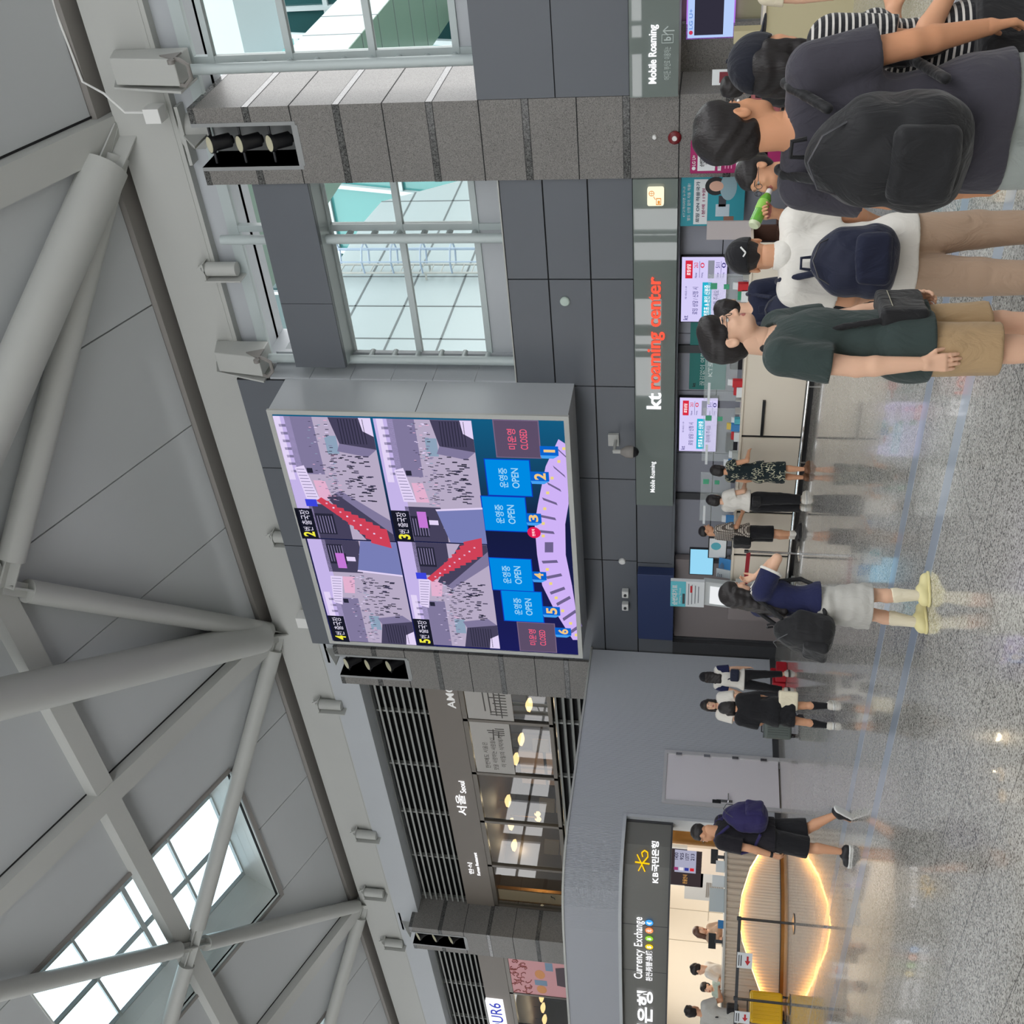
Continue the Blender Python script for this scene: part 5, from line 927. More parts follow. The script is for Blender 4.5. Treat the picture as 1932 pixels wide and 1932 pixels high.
c2 = thing('phone_counter', 'khaki counter of the second carrier behind the people on the right', 'counter', (-3.4, 15.6, 0)); b = MB(); b.box(-5.35, 2.5, 15.4, 15.5, 0, 1.1); b.obj('front_panel', mat('khaki_panel', lin((196, 186, 150)), rough=.5), c2); b = MB(); b.box(-5.4, 2.5, 15.35, 16.0, 1.1, 1.14); b.obj('counter_top', M_counter, c2); b = MB(); b.box(-4.66, -4.5, 15.36, 15.6, 1.14, 1.5) ; b.obj('end_block', mat('khaki_panel', (0, 0, 0)), c2)
x0, x1, z0, z1 = tvbox((1343, 161), (1380, 131), 15.7); t = thing('small_poster', 'small white and dark red poster at the second carrier counter', 'poster', (x0, 15.7, z0)); b = MB(); b.box(x0, x1, 15.7, 15.72, 1.14, z1); b.obj('sheet', M_paper, t); b = MB(); b.box(x0+.03, x1-.03, 15.695, 15.7, z0+.03, z1-.1); b.obj('printed_picture', mat('maroon_print', lin((120, 40, 50)), rough=.5), t)
fl_ = lambda x, y: tuple(at(x, y, 2, 0))[:2]
# red cone shaped floor stand by the screen column
b = MB(); b.use(mat('stand_red', lin((186, 34, 48)), rough=.4)); rx, ry = fl_(1484, 1268); b.box(rx-.16, rx+.16, ry-.12, ry+.12, 0, .2); b.box(rx-.05, rx+.05, ry-.05, ry+.05, .2, .3); b.box(rx-.5, rx-.22, ry-.1, ry+.1, 0, .24); tag(b.obj('fire_extinguisher_stand', bevel=.02), 'small red extinguisher stand on the floor by the column', 'stand')
# ================================================================ OUTSIDE: terminal wing seen through the windows
M_xw = noisy(mat('white_cladding', lin((176, 187, 190)), rough=.5), .02, 1); M_xt = mat('teal_glazing', lin((70, 132, 132)), rough=.08, spec=.8); M_xg = mat('cladding_joint', lin((110, 116, 118)), rough=.6); M_xdk = mat('dark_teal_glazing', lin((44, 78, 80)), rough=.08, spec=.8)
def wing(XW, poly, lab, yj, zj, thick=1.2):
    P = [at(x, y, 0, XW) for x, y in poly]; t = thing('terminal_wing', lab, 'building', (XW, P[0].y, 0), kind='structure'); b = MB(); b.prism([(XW, p.y, p.z) for p in P], (-thick, 0, 0)); b.obj('cladding', M_xw, t)
    ys = [p.y for p in P]; zs = [p.z for p in P]; b = MB()
    y = math.ceil(min(ys)/yj)*yj
    while y < max(ys): b.box(XW-.01, XW+.01, y-.03, y+.03, min(zs), zat_poly(P, y)); y += yj
    z = math.ceil(min(zs)/zj)*zj
    while z < max(zs):
        b.box(XW-.01, XW+.01, min(ys), yend_poly(P, z), z-.03, z+.03); z += zj
    b.obj('panel_joints', M_xg, t); return t, P
def zat_poly(P, y):
    zs = [a.z+(c.z-a.z)*(y-a.y)/(c.y-a.y) for a, c in zip(P, P[1:]+P[:1]) if (a.y-y)*(c.y-y) < 0]; return max(zs) if zs else 0
def yend_poly(P, z):
    ys = [a.y+(c.y-a.y)*(z-a.z)/(c.z-a.z) for a, c in zip(P, P[1:]+P[:1]) if (a.z-z)*(c.z-z) < 0]; return max(ys) if ys else 0
wing(-16.0, [(1000, 760), (585, 760), (585, 560), (640, 492), (685, 420), (720, 380), (900, 332), (1000, 332)], 'white clad wing of the terminal outside the middle window', 1.9, 1.55)
def glaz(x0, x1, y, z0, z1, nx, nz, m, lab, tilt=0):
    t = thing('terminal_glazing', lab, 'building', (x0, y, z0), kind='structure'); b = MB(); b.fbox((x0, y, z0), (x1-x0, 0, 0), (0, .3, 0), (0, tilt, z1-z0)); b.obj('glass_wall', m, t); b = MB()
    for k in range(nx+1): x = x0+(x1-x0)*k/nx; b.beam((x, y-.1, z0), (x, y-.1+tilt, z1), .18, .25, (0, 1, 0))
    for k in range(nz+1): f = k/nz; b.beam((x0, y-.1+tilt*f, z0+(z1-z0)*f), (x1, y-.1+tilt*f, z0+(z1-z0)*f), .2, .22)
    b.obj('white_frame', M_xw, t)
A = at(900, 350, 1, 44); glaz(-34, -13.5, 44, 4, 24, 6, 5, M_xt, 'teal glazed facade of the terminal beyond the white wing', 5)
t = thing('cage_ladder', 'caged maintenance ladder on the white wing outside the window', 'ladder', (-15.8, 25, 0)); ym = at(800, 515, 0, -15.9).y; z0, z1 = at(990, 515, 0, -15.9).z, at(640, 500, 0, -15.9).z; b = MB()
for dy in (-.28, .28): b.tube((-15.75, ym+dy, z0-1), (-15.75, ym+dy, z1+1), .035, 8)
k = z0-1
while k < z1+.6: b.tube((-15.75, ym-.28, k), (-15.75, ym+.28, k), .02, 6); k += .33
[b.box(-16.05, -15.72, ym+dy-.02, ym+dy+.02, zz-.03, zz+.03) for dy in (-.28, .28) for zz in (z0, (z0+z1)/2, z1)]; b.obj('rungs', M_steel, t); b = MB(); k = z0-.6
while k < z1+.8: b.path([(-15.75, ym-.3, k), (-15.3, ym-.42, k), (-14.95, ym-.2, k), (-14.9, ym, k), (-14.95, ym+.2, k), (-15.3, ym+.42, k), (-15.75, ym+.3, k)], .03, 6); k += .95
for dy, xx in ((-.42, -15.3), (-.2, -14.95), (.2, -14.95), (.42, -15.3)): b.tube((xx, ym+dy, z0-.6), (xx, ym+dy, z1+.8), .025, 6)
b.obj('safety_cage', mat('cage_blue_grey', lin((170, 186, 206)), rough=.4), t)
# right window: sloping bridge, teal windows and a slab
XB = -9.6; P = [at(*q, 0, XB) for q in ((551, 87), (637, 0), (743, 0), (652, 85))]; zb0 = (P[2].z+P[3].z)/2; zb1 = (P[0].z+P[1].z)/2
t = thing('terminal_bridge', 'white clad bridge crossing outside the right hand window', 'building', (XB, 30, zb0), kind='structure'); b = MB(); b.use(M_xw); b.box(XB-3.0, XB, 18.6, 60, zb0, zb1); b.use(mat('green_soffit', lin((120, 146, 130)), rough=.3)); b.box(XB-3.0, XB-.01, 18.6, 60, zb0-.02, zb0); b.use(M_xg)
for y in range(20, 60, 2): b.box(XB-.01, XB+.01, y-.02, y+.02, zb0, zb1); b.box(XB-3.0, XB, y-.02, y+.02, zb0-.03, zb0)
b.obj('bridge_cladding', None, t)
glaz(-32, -6, 52, 2, 34, 7, 9, M_xdk, 'dark teal glazed facade beyond the bridge outside the right hand window')
A = at(430, 95, 1, 40); b = MB(); p0 = at(460, 94, 1, 34); p1 = at(380, 0, 1, 34); b.box(p0.x-1, p1.x+2, 34, 38, at(450, 50, 1, 34).z, at(380, 50, 1, 34).z+3); structure(b.obj('terminal_slab', M_xw), 'white roof slab of the terminal high outside the right hand window', 'building')
b = MB(); b.box(-60, 40, 18.5, 80, -.5, -.1); structure(b.obj('ground', mat('apron_concrete', lin((170, 170, 168)), rough=.8)), 'pale concrete ground outside behind the hall', 'ground')
# glazed facade behind the camera, its bars and truss mirror in the glossy sign
t = thing('facade', 'glazed front of the hall behind the camera', 'facade', (-15, -13, 0), kind='structure'); b = MB()
for x in range(-58, 17, 3): b.box(x-.07, x+.07, -13.2, -13, 0, 18)
for z in (2.6, 5.2, 7.8, 10.4, 13, 15.6): b.box(-58, 17, -13.2, -13.05, z-.06, z+.06)
b.obj('glazing_bar', M_frame, t); b = MB()
for x in range(-58, 17, 6):
    b.tube((x, -12.4, 0), (x, -12.4, 18), .16, 10)
    for z in range(1, 18, 1): b.tube((x, -12.4, z), (x, -13, z+.3), .04, 6)
b.obj('mullion_tube', M_frame, t)
b = MB(); b.use(mat('facade_spandrel', lin((120, 126, 122)), rough=.5)); b.box(-58, 17, -13.3, -13.1, 0, 3.1)
for xa, xb, zt in ((-58, -31.2, 6.2), (-27.4, -26.9, 18), (-25.4, -23.5, 18), (-31.2, -23.5, 3.9), (-20.9, -17.5, 18), (-17.5, 17, 4.75), (-14.2, -13.6, 18), (-9, -8, 18)): b.box(xa, xb, -13.3, -13.1, 0, zt)
b.obj('spandrel', None, t)
b = MB(); b.box(-60, -59.8, -22, 17, 0, 10.9); b.box(-60, -59.8, -22, 17, 13.4, 18); b.box(-60, -59.8, -22, 17, 12.0, 12.15)
for k in range(14): b.box(-60, -59.8, -22+k*3, -21.55+k*3, 10.9, 13.4)
structure(b.obj('wall_far_left', M_panel_l), 'far end wall of the hall', 'wall')
b = MB(); b.box(16, 16.2, -22, 17, 0, 18); structure(b.obj('wall_far_right', M_panel_l), 'opposite end wall of the hall', 'wall')
b = MB(); b.box(-60, -18.3, 22.3, 22.4, 0, 11); b.box(-18.4, -18.3, 18.3, 22.4, 4, 11); b.box(-60, -18.3, 17.8, 22.3, 7.65, 7.7); b.box(-60, -58, 17, 18.4, 0, 11); b.use(M_panel); b.box(3.0, 16, 16.55, 16.7, 0, 11.5); b.box(-60, -28, 16.4, 16.5, 0, 4.2); structure(b.obj('wall_upper_left', M_panel), 'plain wall behind the upstairs restaurants', 'wall')
# ================================================================ PEOPLE: smooth solid modelling
def A3(v): return np.array(v, dtype=np.float32)
class Solid:
    """smooth union of soft shapes, turned into one closed skin"""
    def __init__(s): s.p = []
    def cone(s, a, b, ra, rb, k=.02, op='+', clip=None): s.p.append(('c', A3(a), A3(b), ra, rb, k, op, clip)); return s
    def ell(s, c, r, k=.02, op='+', R=None, clip=None): s.p.append(('e', A3(c), A3(r), R, 0, k, op, clip)); return s
    def box(s, c, h, r=.02, k=.02, op='+', R=None): s.p.append(('b', A3(c), A3(h), R, r, k, op, None)); return s
    def cut(s, p, n): s.p.append(('p', A3(p), A3(n)/np.linalg.norm(n), None, 0, .0, 'cut', None)); return s
    def fold(s, amp, f, seed=0): s.p.append(('n', amp, f, seed, 0, 0, 'noise', None)); return s
    def bounds(s):
        lo, hi = [], []
        for q in s.p:
            if q[6] != '+': continue
            if q[0] == 'c': r = max(q[3], q[4]); lo.append(np.minimum(q[1], q[2])-r); hi.append(np.maximum(q[1], q[2])+r)
            else:
                m = np.linalg.norm(q[2]) if q[3] is not None else q[2]; lo.append(q[1]-m-(q[4] if q[0] == 'b' else 0)); hi.append(q[1]+m+(q[4] if q[0] == 'b' else 0))
        return np.min(lo, 0), np.max(hi, 0)
    def skin(s, vox):
        lo, hi = s.bounds(); m = 3*vox+.012; lo = lo-m; hi = hi+m; n = np.ceil((hi-lo)/vox).astype(int)+1
        ax = [lo[i]+vox*np.arange(n[i], dtype=np.float32) for i in range(3)]; D = np.full(n, .25, np.float32)
        def dist(q, X, Y, Z):
            if q[0] == 'c':
                a, b, ra, rb = q[1:5]; ba = b-a; l2 = max(float(ba@ba), 1e-9); px, py, pz = X-a[0], Y-a[1], Z-a[2]
                t = np.clip((px*ba[0]+py*ba[1]+pz*ba[2])/l2, 0, 1); d = np.sqrt((px-ba[0]*t)**2+(py-ba[1]*t)**2+(pz-ba[2]*t)**2)-(ra+(rb-ra)*t)
            else:
                c = q[1]; px, py, pz = X-c[0], Y-c[1], Z-c[2]
                if q[3] is not None:
                    R = q[3]; px, py, pz = (R[0][0]*px+R[1][0]*py+R[2][0]*pz, R[0][1]*px+R[1][1]*py+R[2][1]*pz, R[0][2]*px+R[1][2]*py+R[2][2]*pz)
                r = q[2]
                if q[0] == 'e':
                    k0 = np.sqrt((px/r[0])**2+(py/r[1])**2+(pz/r[2])**2); k1 = np.sqrt((px/r[0]**2)**2+(py/r[1]**2)**2+(pz/r[2]**2)**2)+1e-6; d = k0*(k0-1)/k1
                else:
                    qx, qy, qz = np.abs(px)-r[0], np.abs(py)-r[1], np.abs(pz)-r[2]
                    d = np.sqrt(np.maximum(qx, 0)**2+np.maximum(qy, 0)**2+np.maximum(qz, 0)**2)+np.minimum(np.maximum(qx, np.maximum(qy, qz)), 0)-q[4]
            if q[7] is not None:
                for (cp, cn) in q[7]: cn = A3(cn)/np.linalg.norm(cn); cp = A3(cp); d = np.maximum(d, (X-cp[0])*cn[0]+(Y-cp[1])*cn[1]+(Z-cp[2])*cn[2])
            return d
        for q in s.p:
            if q[6] == 'noise':
                X, Y, Z = np.ix_(*ax); f = q[2]; sd = q[3]
                D += q[1]*(np.sin(f*(X+.6*Z)+sd)*np.sin(f*.8*(Y-.4*Z)+1.7*sd)+.6*np.sin(f*1.9*(Z+.3*X)+2.3*sd+2*np.sin(f*.5*X)))
                continue
            if q[6] == 'cut':
                X, Y, Z = np.ix_(*ax); D = np.maximum(D, (X-q[1][0])*q[2][0]+(Y-q[1][1])*q[2][1]+(Z-q[1][2])*q[2][2]); continue
            r = max(q[3], q[4]) if q[0] == 'c' else 0
            if q[0] == 'c': l, h = np.minimum(q[1], q[2])-r, np.maximum(q[1], q[2])+r
            else:
                m2 = np.full(3, np.linalg.norm(q[2])) if q[3] is not None else q[2]; l, h = q[1]-m2-(q[4] if q[0] == 'b' else 0), q[1]+m2+(q[4] if q[0] == 'b' else 0)
            pad = q[5]+2.5*vox; i0 = np.clip(np.floor((l-pad-lo)/vox).astype(int), 0, n-1); i1 = np.clip(np.ceil((h+pad-lo)/vox).astype(int)+1, 1, n)
            sl = tuple(slice(a, b) for a, b in zip(i0, i1))
            if any(x.stop <= x.start for x in sl): continue
            X, Y, Z = np.ix_(*[ax[i][sl[i]] for i in range(3)]); d = dist(q, X, Y, Z).astype(np.float32); k = max(q[5], 1e-5); E_ = D[sl]
            if q[6] == '+': h_ = np.maximum(k-np.abs(E_-d), 0)/k; D[sl] = np.minimum(E_, d)-h_*h_*k*.25
            else: d = -d; h_ = np.maximum(k-np.abs(E_-d), 0)/k; D[sl] = np.maximum(E_, d)+h_*h_*k*.25
        D[0], D[-1] = .2, .2; D[:, 0], D[:, -1] = .2, .2; D[:, :, 0], D[:, :, -1] = .2, .2
        return nets(D, lo, vox)
def nets(D, lo, vox):
    S = D < 0; n = D.shape; c = np.zeros((n[0]-1, n[1]-1, n[2]-1), np.int8)
    for i in (0, 1):
        for j in (0, 1):
            for k in (0, 1): c += S[i:n[0]-1+i, j:n[1]-1+j, k:n[2]-1+k]
    act = np.argwhere((c > 0) & (c < 8)); idx = np.full(c.shape, -1, np.int32); idx[tuple(act.T)] = np.arange(len(act))
    acc = np.zeros((len(act), 3), np.float32); cnt = np.zeros(len(act), np.float32); C8 = [(i, j, k) for i in (0, 1) for j in (0, 1) for k in (0, 1)]
    for a in C8:
        for d in range(3):
            if a[d]: continue
            b = list(a); b[d] = 1; va = D[tuple((act+a).T)]; vb = D[tuple((act+b).T)]; m = (va < 0) != (vb < 0); t = np.where(m, va/np.where(m, va-vb, 1), 0)
            pos = np.array(a, np.float32)[None].repeat(len(act), 0); pos[:, d] += t; acc += pos*m[:, None]; cnt += m
    V = lo+vox*(act+acc/np.maximum(cnt, 1)[:, None]); F = []
    for d in range(3):
        e1, e2 = [(1, 2), (2, 0), (0, 1)][d]; s0 = [slice(None)]*3; s1 = [slice(None)]*3; s0[d] = slice(0, -1); s1[d] = slice(1, None)
        x = S[tuple(s0)] != S[tuple(s1)]; q = np.argwhere(x); q = q[(q[:, e1] > 0) & (q[:, e2] > 0) & (q[:, e1] < n[e1]-1) & (q[:, e2] < n[e2]-1)]
        if not len(q): continue
        o1 = np.zeros(3, int); o1[e1] = 1; o2 = np.zeros(3, int); o2[e2] = 1
        f = np.stack([idx[tuple((q-o1-o2).T)], idx[tuple((q-o2).T)], idx[tuple(q.T)], idx[tuple((q-o1).T)]], 1); ins = S[tuple(q.T)]; f[~ins] = f[~ins][:, ::-1]; F.append(f)
    return V, np.concatenate(F)
def mesh_obj(name, parts, mats, parent=None, paint=None):
    """parts: list of (V, F, material slot)"""
    vs, fs, ms, n = [], [], [], 0
    for V, F, m in parts: vs.append(V); fs.append(F+n); ms.append(np.full(len(F), m, np.int32)); n += len(V)
    V = np.concatenate(vs).astype(np.float32); F = np.concatenate(fs).astype(np.int32); M = np.concatenate(ms)
    if paint is not None: M = paint(V[F].mean(1), M)
    me = bpy.data.meshes.new(name); me.vertices.add(len(V)); me.vertices.foreach_set('co', V.ravel()); me.loops.add(F.size); me.loops.foreach_set('vertex_index', F.ravel())
    me.polygons.add(len(F)); me.polygons.foreach_set('loop_start', np.arange(0, F.size, 4, dtype=np.int32)); me.polygons.foreach_set('loop_total', np.full(len(F), 4, np.int32))
    for m in mats: me.materials.append(m)
    me.polygons.foreach_set('material_index', M); me.polygons.foreach_set('use_smooth', np.ones(len(F), bool)); me.update(calc_edges=True); me.validate()
    o = bpy.data.objects.new(name, me); SC.collection.objects.link(o)
    if parent is not None: o.parent = parent
    return o
def skin_mat(nm, rgb):
    m = mat('skin_'+nm, lin(rgb), rough=.5, spec=.35); b = m.node_tree.nodes['Principled BSDF']; b.inputs['Subsurface Weight'].default_value = .06; b.inputs['Subsurface Radius'].default_value = (.02, .008, .004); return m
def fab(nm, rgb, rough=.85):
    m = mat('fabric_'+nm, lin(rgb), rough=rough, sheen=.15, spec=.25)
    if m.node_tree.nodes.get('Bump'): return m
    cloth_bump(m); nt, b = nodes(m); N = nt.nodes; b1 = N['Bump']; tc = N.new('ShaderNodeTexCoord'); mp = N.new('ShaderNodeMapping'); mp.inputs['Scale'].default_value = (9, 9, 5); mp.inputs['Rotation'].default_value = (.5, .2, .4); n = N.new('ShaderNodeTexNoise'); n.inputs['Scale'].default_value = 1; n.inputs['Detail'].default_value = 3; n.inputs['Distortion'].default_value = 1.6
    nt.links.new(tc.outputs['Object'], mp.inputs[0]); nt.links.new(mp.outputs[0], n.inputs['Vector']); b2 = N.new('ShaderNodeBump'); b2.inputs['Strength'].default_value = .55; b2.inputs['Distance'].default_value = .03; nt.links.new(n.outputs[0], b2.inputs['Height']); nt.links.new(b1.outputs[0], b2.inputs['Normal']); nt.links.new(b2.outputs[0], b.inputs['Normal']); return m
SK1 = skin_mat('light', (226, 182, 154)); SK2 = skin_mat('warm', (214, 160, 126)); SK3 = skin_mat('tan', (206, 148, 112)); LIPS = mat('lips', lin((176, 104, 96)), rough=.4); EYEW = mat('eye_white', (.75, .73, .7), rough=.2); IRIS = mat('eye_iris', (.012, .008, .006), rough=.1)
HAIR = mat('hair_black', lin((38, 34, 34)), rough=.42, spec=.4); HAIRB = mat('hair_brown', lin((92, 62, 48)), rough=.42)
def hair_tex(m):
    nt, b = nodes(m); N = nt.nodes; tc = N.new('ShaderNodeTexCoord'); mp = N.new('ShaderNodeMapping'); mp.inputs['Scale'].default_value = (120, 120, 14); n = N.new('ShaderNodeTexNoise'); n.inputs['Scale'].default_value = 1; n.inputs['Detail'].default_value = 4
    nt.links.new(tc.outputs['Object'], mp.inputs[0]); nt.links.new(mp.outputs[0], n.inputs['Vector']); bp = N.new('ShaderNodeBump'); bp.inputs['Strength'].default_value = .6; bp.inputs['Distance'].default_value = .006; nt.links.new(n.outputs[0], bp.inputs['Height']); nt.links.new(bp.outputs[0], b.inputs['Normal'])
hair_tex(HAIR); hair_tex(HAIRB)
def rotz(p, a): c, s = math.cos(a), math.sin(a); return A3((c*p[0]-s*p[1], s*p[0]+c*p[1], p[2]))
def unit(v): v = A3(v); return v/np.linalg.norm(v)
class Person:
    def __init__(P, label, x, y, face, h, female=False, lean=0, head_yaw=0, head_pitch=0, head_roll=0, armR=None, armL=None, legR=None, legL=None, near=False, skin=SK2, bulk=1.0, group=None, tall=None):
        P.h = h; P.f = female; P.near = near; P.vox = .0085 if near else .012; P.bulk = bulk; H = h
        def sway(p):                         # lean the trunk forward about the hips
            p = A3(p)*1.0; z0 = .50*H
            if p[2] > z0: a = lean; dz = p[2]-z0; p = A3((p[0], p[1]*math.cos(a)+dz*math.sin(a), z0+dz*math.cos(a)-p[1]*math.sin(a)))
            return p
        P.sway = sway; sx = (.108 if not female else .094)*H*bulk; hx = .052*H
        P.sh = {1: sway((sx, -.005*H, .803*H)), -1: sway((-sx, -.005*H, .803*H))}
        P.hip = {1: A3((hx, 0, .49*H)), -1: A3((-hx, 0, .49*H))}
        P.el, P.wr, P.hd, P.th, P.pn = {}, {}, {}, {}, {}
        for s, arm in ((1, armR), (-1, armL)):
            arm = dict(arm) if arm else dict(u=(.10, .0, -1), f=(.05, .14, -1)); 
            if 'to' in arm:                  # reach: elbow solved from the wrist position (offset from the head centre)
                tg = sway((0, .010*H, H-.118*(h/1.7)**.5))+A3(arm['to']); ds = tg-P.sh[s]; L_ = min(float(np.linalg.norm(ds)), .322*H); ds = unit(ds); ca = (( .175*H)**2+L_**2-(.15*H)**2)/(2*.175*H*L_); hn = A3(arm['hint']); hn = unit(hn-ds*float(hn@ds)); uu = unit(ds*ca+hn*math.sqrt(max(0, 1-ca*ca))); ff = unit(P.sh[s]+ds*L_-(P.sh[s]+uu*.175*H)); arm['u'] = (uu[0]*s, uu[1], uu[2]); arm['f'] = (ff[0]*s, ff[1], ff[2])
            u = unit((arm['u'][0]*s, arm['u'][1], arm['u'][2])); f = unit((arm['f'][0]*s, arm['f'][1], arm['f'][2]))
            P.el[s] = P.sh[s]+u*.175*H; P.wr[s] = P.el[s]+f*.15*H; P.hd[s] = f if 'h' not in arm else unit((arm['h'][0]*s, arm['h'][1], arm['h'][2])); t = arm.get('t', (-.25, 1, 0)); P.th[s] = (unit((t[0]*s, t[1], t[2])), arm.get('curl', .5))
        P.kn, P.an, P.ft = {}, {}, {}
        for s, leg in ((1, legR), (-1, legL)):
            leg = leg or dict(t=(.03, .02, -1), c=(.0, -.03, -1)); P.kn[s] = P.hip[s]+unit((leg['t'][0]*s, leg['t'][1], leg['t'][2]))*.225*H; P.an[s] = P.kn[s]+unit((leg['c'][0]*s, leg['c'][1], leg['c'][2]))*.222*H; P.ft[s] = unit(leg.get('foot', (.12*s, 1, 0)))
        dz = min(P.an[1][2], P.an[-1][2])-.048*H      # stand on the floor
        for d in (P.sh, P.hip, P.el, P.wr, P.kn, P.an):
            for s in d: d[s] = d[s]-A3((0, 0, dz))
        P.dz = dz; T = lambda p: sway(p)-A3((0, 0, dz)); P.T = T
        P.hs = (h/1.70)**.5; nk = T((0, -.004*H, .825*H)); hc = T((0, .010*H, H-.118*P.hs)); P.nk = nk; P.hc = hc
        cy, sy_ = math.cos(head_yaw), math.sin(head_yaw); cp, sp2 = math.cos(head_pitch+lean*-.6*0), math.sin(head_pitch); cr, sr = math.cos(head_roll), math.sin(head_roll)
        Rz = np.array([[cy, -sy_, 0], [sy_, cy, 0], [0, 0, 1]]); Rx = np.array([[1, 0, 0], [0, cp, -sp2], [0, sp2, cp]]); Ry = np.array([[cr, 0, sr], [0, 1, 0], [-sr, 0, cr]]); P.HR = (Rz@Rx@Ry).astype(np.float32)
        b = Solid(); bk = bulk; q = T
        b.ell(q((0, -.004*H, .515*H)), (.093*H*bk, .066*H, .062*H)).ell(q((0, 0, .60*H)), (.077*H*bk, .056*H, .08*H), .04).ell(q((0, .002*H, .71*H)), (.088*H*bk, .063*H, .105*H), .04).cone(P.sh[-1]*.85+q((0, 0, .805*H))*.15, P.sh[1]*.85+q((0, 0, .805*H))*.15, .036*H, .036*H, .04)
        if female: b.ell(q((.045*H, .055*H, .715*H)), (.036*H, .03*H, .036*H), .03).ell(q((-.045*H, .055*H, .715*H)), (.036*H, .03*H, .036*H), .03)
        b.cone(q((0, -.008*H, .81*H)), hc+P.HR@A3((0, -.03, -.07)), .036*H, .034*H if not female else .029*H, .03)
        for s in (1, -1):
            b.cone(P.hip[s], P.kn[s], .054*H*bk**.5, .034*H, .02); m = P.kn[s]*.7+P.an[s]*.3; b.cone(P.kn[s], m, .033*H, .033*H, .015).cone(m+A3((0, -.006*H, 0)), P.an[s], .034*H, .0195*H, .015)
            b.ell(P.hip[s]+A3((0, -.026*H, 0)), (.046*H, .046*H, .05*H), .02)
            b.cone(P.sh[s], P.el[s], .031*H*bk**.5, .0245*H, .02); m = P.el[s]*.72+P.wr[s]*.28; b.cone(P.el[s], m, .0245*H, .0245*H, .012).cone(m, P.wr[s], .0245*H, .0160*H, .012)
            f = P.ft[s]; a = P.an[s]; b.cone(a+A3((0, 0, -.015*H)), a+f*.085*H+A3((0, 0, -.031*H)), .02*H, .015*H, .015).cone(a+f*-.02*H+A3((0, 0, -.026*H)), a+A3((0, 0, -.02*H)), .019*H, .019*H, .01)
        parts = [(*b.skin(P.vox), 0)]
        # head
        hd = Solid(); k = P.hs; G = lambda p: P.hc+P.HR@(A3(p)*k); HR = P.HR; P.G = G
        def he(c, r, kk=.015, op='+'): hd.ell(G(c), A3(r)*k, kk, op, HR)
        fw = .96 if female else 1
        he((0, -.012, .03), (.074, .093, .090)); he((0, .026, -.030), (.060*fw, .062, .078), .03); he((0, .058, -.088), (.027*fw, .028, .024), .03); he((.033, .045, -.075), (.022, .03, .03), .03); he((-.033, .045, -.075), (.022, .03, .03), .03)
        hd.cone(G((0, .086, .004)), G((0, .104, -.034)), .008*k, .0125*k, .012); he((.011, .092, -.040), (.008, .01, .007), .008); he((-.011, .092, -.040), (.008, .01, .007), .008)
        he((0, .074, .022), (.05, .016, .01), .015); he((.032, .062, -.03), (.023, .02, .02), .025); he((-.032, .062, -.03), (.023, .02, .02), .025)
        for s in (1, -1): he((s*.032, .097, .001), (.019, .017, .011), .012, '-'); he((s*.077, -.012, -.008), (.011, .021, .033), .008); he((s*.089, -.006, -.004), (.008, .011, .018), .006, '-')
        he((0, .083, -.060), (.022, .010, .006), .005); he((0, .081, -.070), (.020, .011, .006), .005); he((0, .096, -.0652), (.022, .006, .0016), .003, '-')
        hd.cone(G((0, -.02, -.05)), P.nk*.55+G((0, -.03, -.08))*.45, .048*k, (.036 if not female else .03)*H, .03)
        parts.append((*hd.skin(.0042 if near else .009), 0))
        # hands with five fingers
        for s in (1, -1):
            d = P.hd[s]; t, curl = P.th[s]; t = unit(t-d*float(t@d)); pnrm = np.cross(d, t)*(-1 if s > 0 else 1); pnrm = unit(pnrm)
            if s > 0: pass
            w = P.wr[s]; hsz = H/1.72*.97; hb = Solid(); V_ = lambda a, b_, c: w+d*a*hsz+t*b_*hsz+pnrm*c*hsz
            P.pn[s] = V_(.07, .0, .035); P.Vh = getattr(P, 'Vh', {}); P.Vh[s] = V_
            hb.cone(w-d*.03, w+d*.012, .0155*H, .0155*H, .01)
            for bb in (-.027, -.009, .009, .027): hb.cone(V_(.008, bb*.55, 0), V_(.085, bb, 0), .016*hsz, .0125*hsz, .012)
            for bb, ln, st in ((-.030, .055, .082), (-.010, .072, .088), (.010, .078, .089), (.030, .070, .086)):
                c1, c2 = curl*.55, curl*1.25; p0 = V_(st-.01, bb, 0); d1 = d*math.cos(c1)+pnrm*math.sin(c1); d2 = d*math.cos(c2)+pnrm*math.sin(c2); d3 = d*math.cos(c2*1.5)+pnrm*math.sin(c2*1.5)
                p1 = p0+d1*(ln*.48)*hsz; p2 = p1+d2*(ln*.32)*hsz; p3 = p2+d3*(ln*.24)*hsz
                hb.cone(p0, p1, .0092*hsz, .0086*hsz, .004).cone(p1, p2, .0086*hsz, .0080*hsz, .003).cone(p2, p3, .0080*hsz, .0068*hsz, .003)
            q0 = V_(.022, .022, .004); q1 = V_(.052, .050, .012); q2 = V_(.085, .054, .022+.02*curl)
            hb.cone(q0, q1, .0135*hsz, .0105*hsz, .008).cone(q1, q2, .0105*hsz, .0082*hsz, .004)
            parts.append((*hb.skin(.0042 if near else .0075), 0))
        # eyes
        for s in (1, -1):
            e = Solid(); e.ell(G((s*.032, .0785, .002)), A3((.0135, .0105, .0068))*k, .002, R=HR); parts.append((*e.skin(.0026 if near else .005), 2)); e = Solid(); e.ell(G((s*.032, .0868, .002)), A3((.0056, .0035, .0056))*k, .002, R=HR); parts.append((*e.skin(.0018 if near else .004), 3))
        inv = HR.T
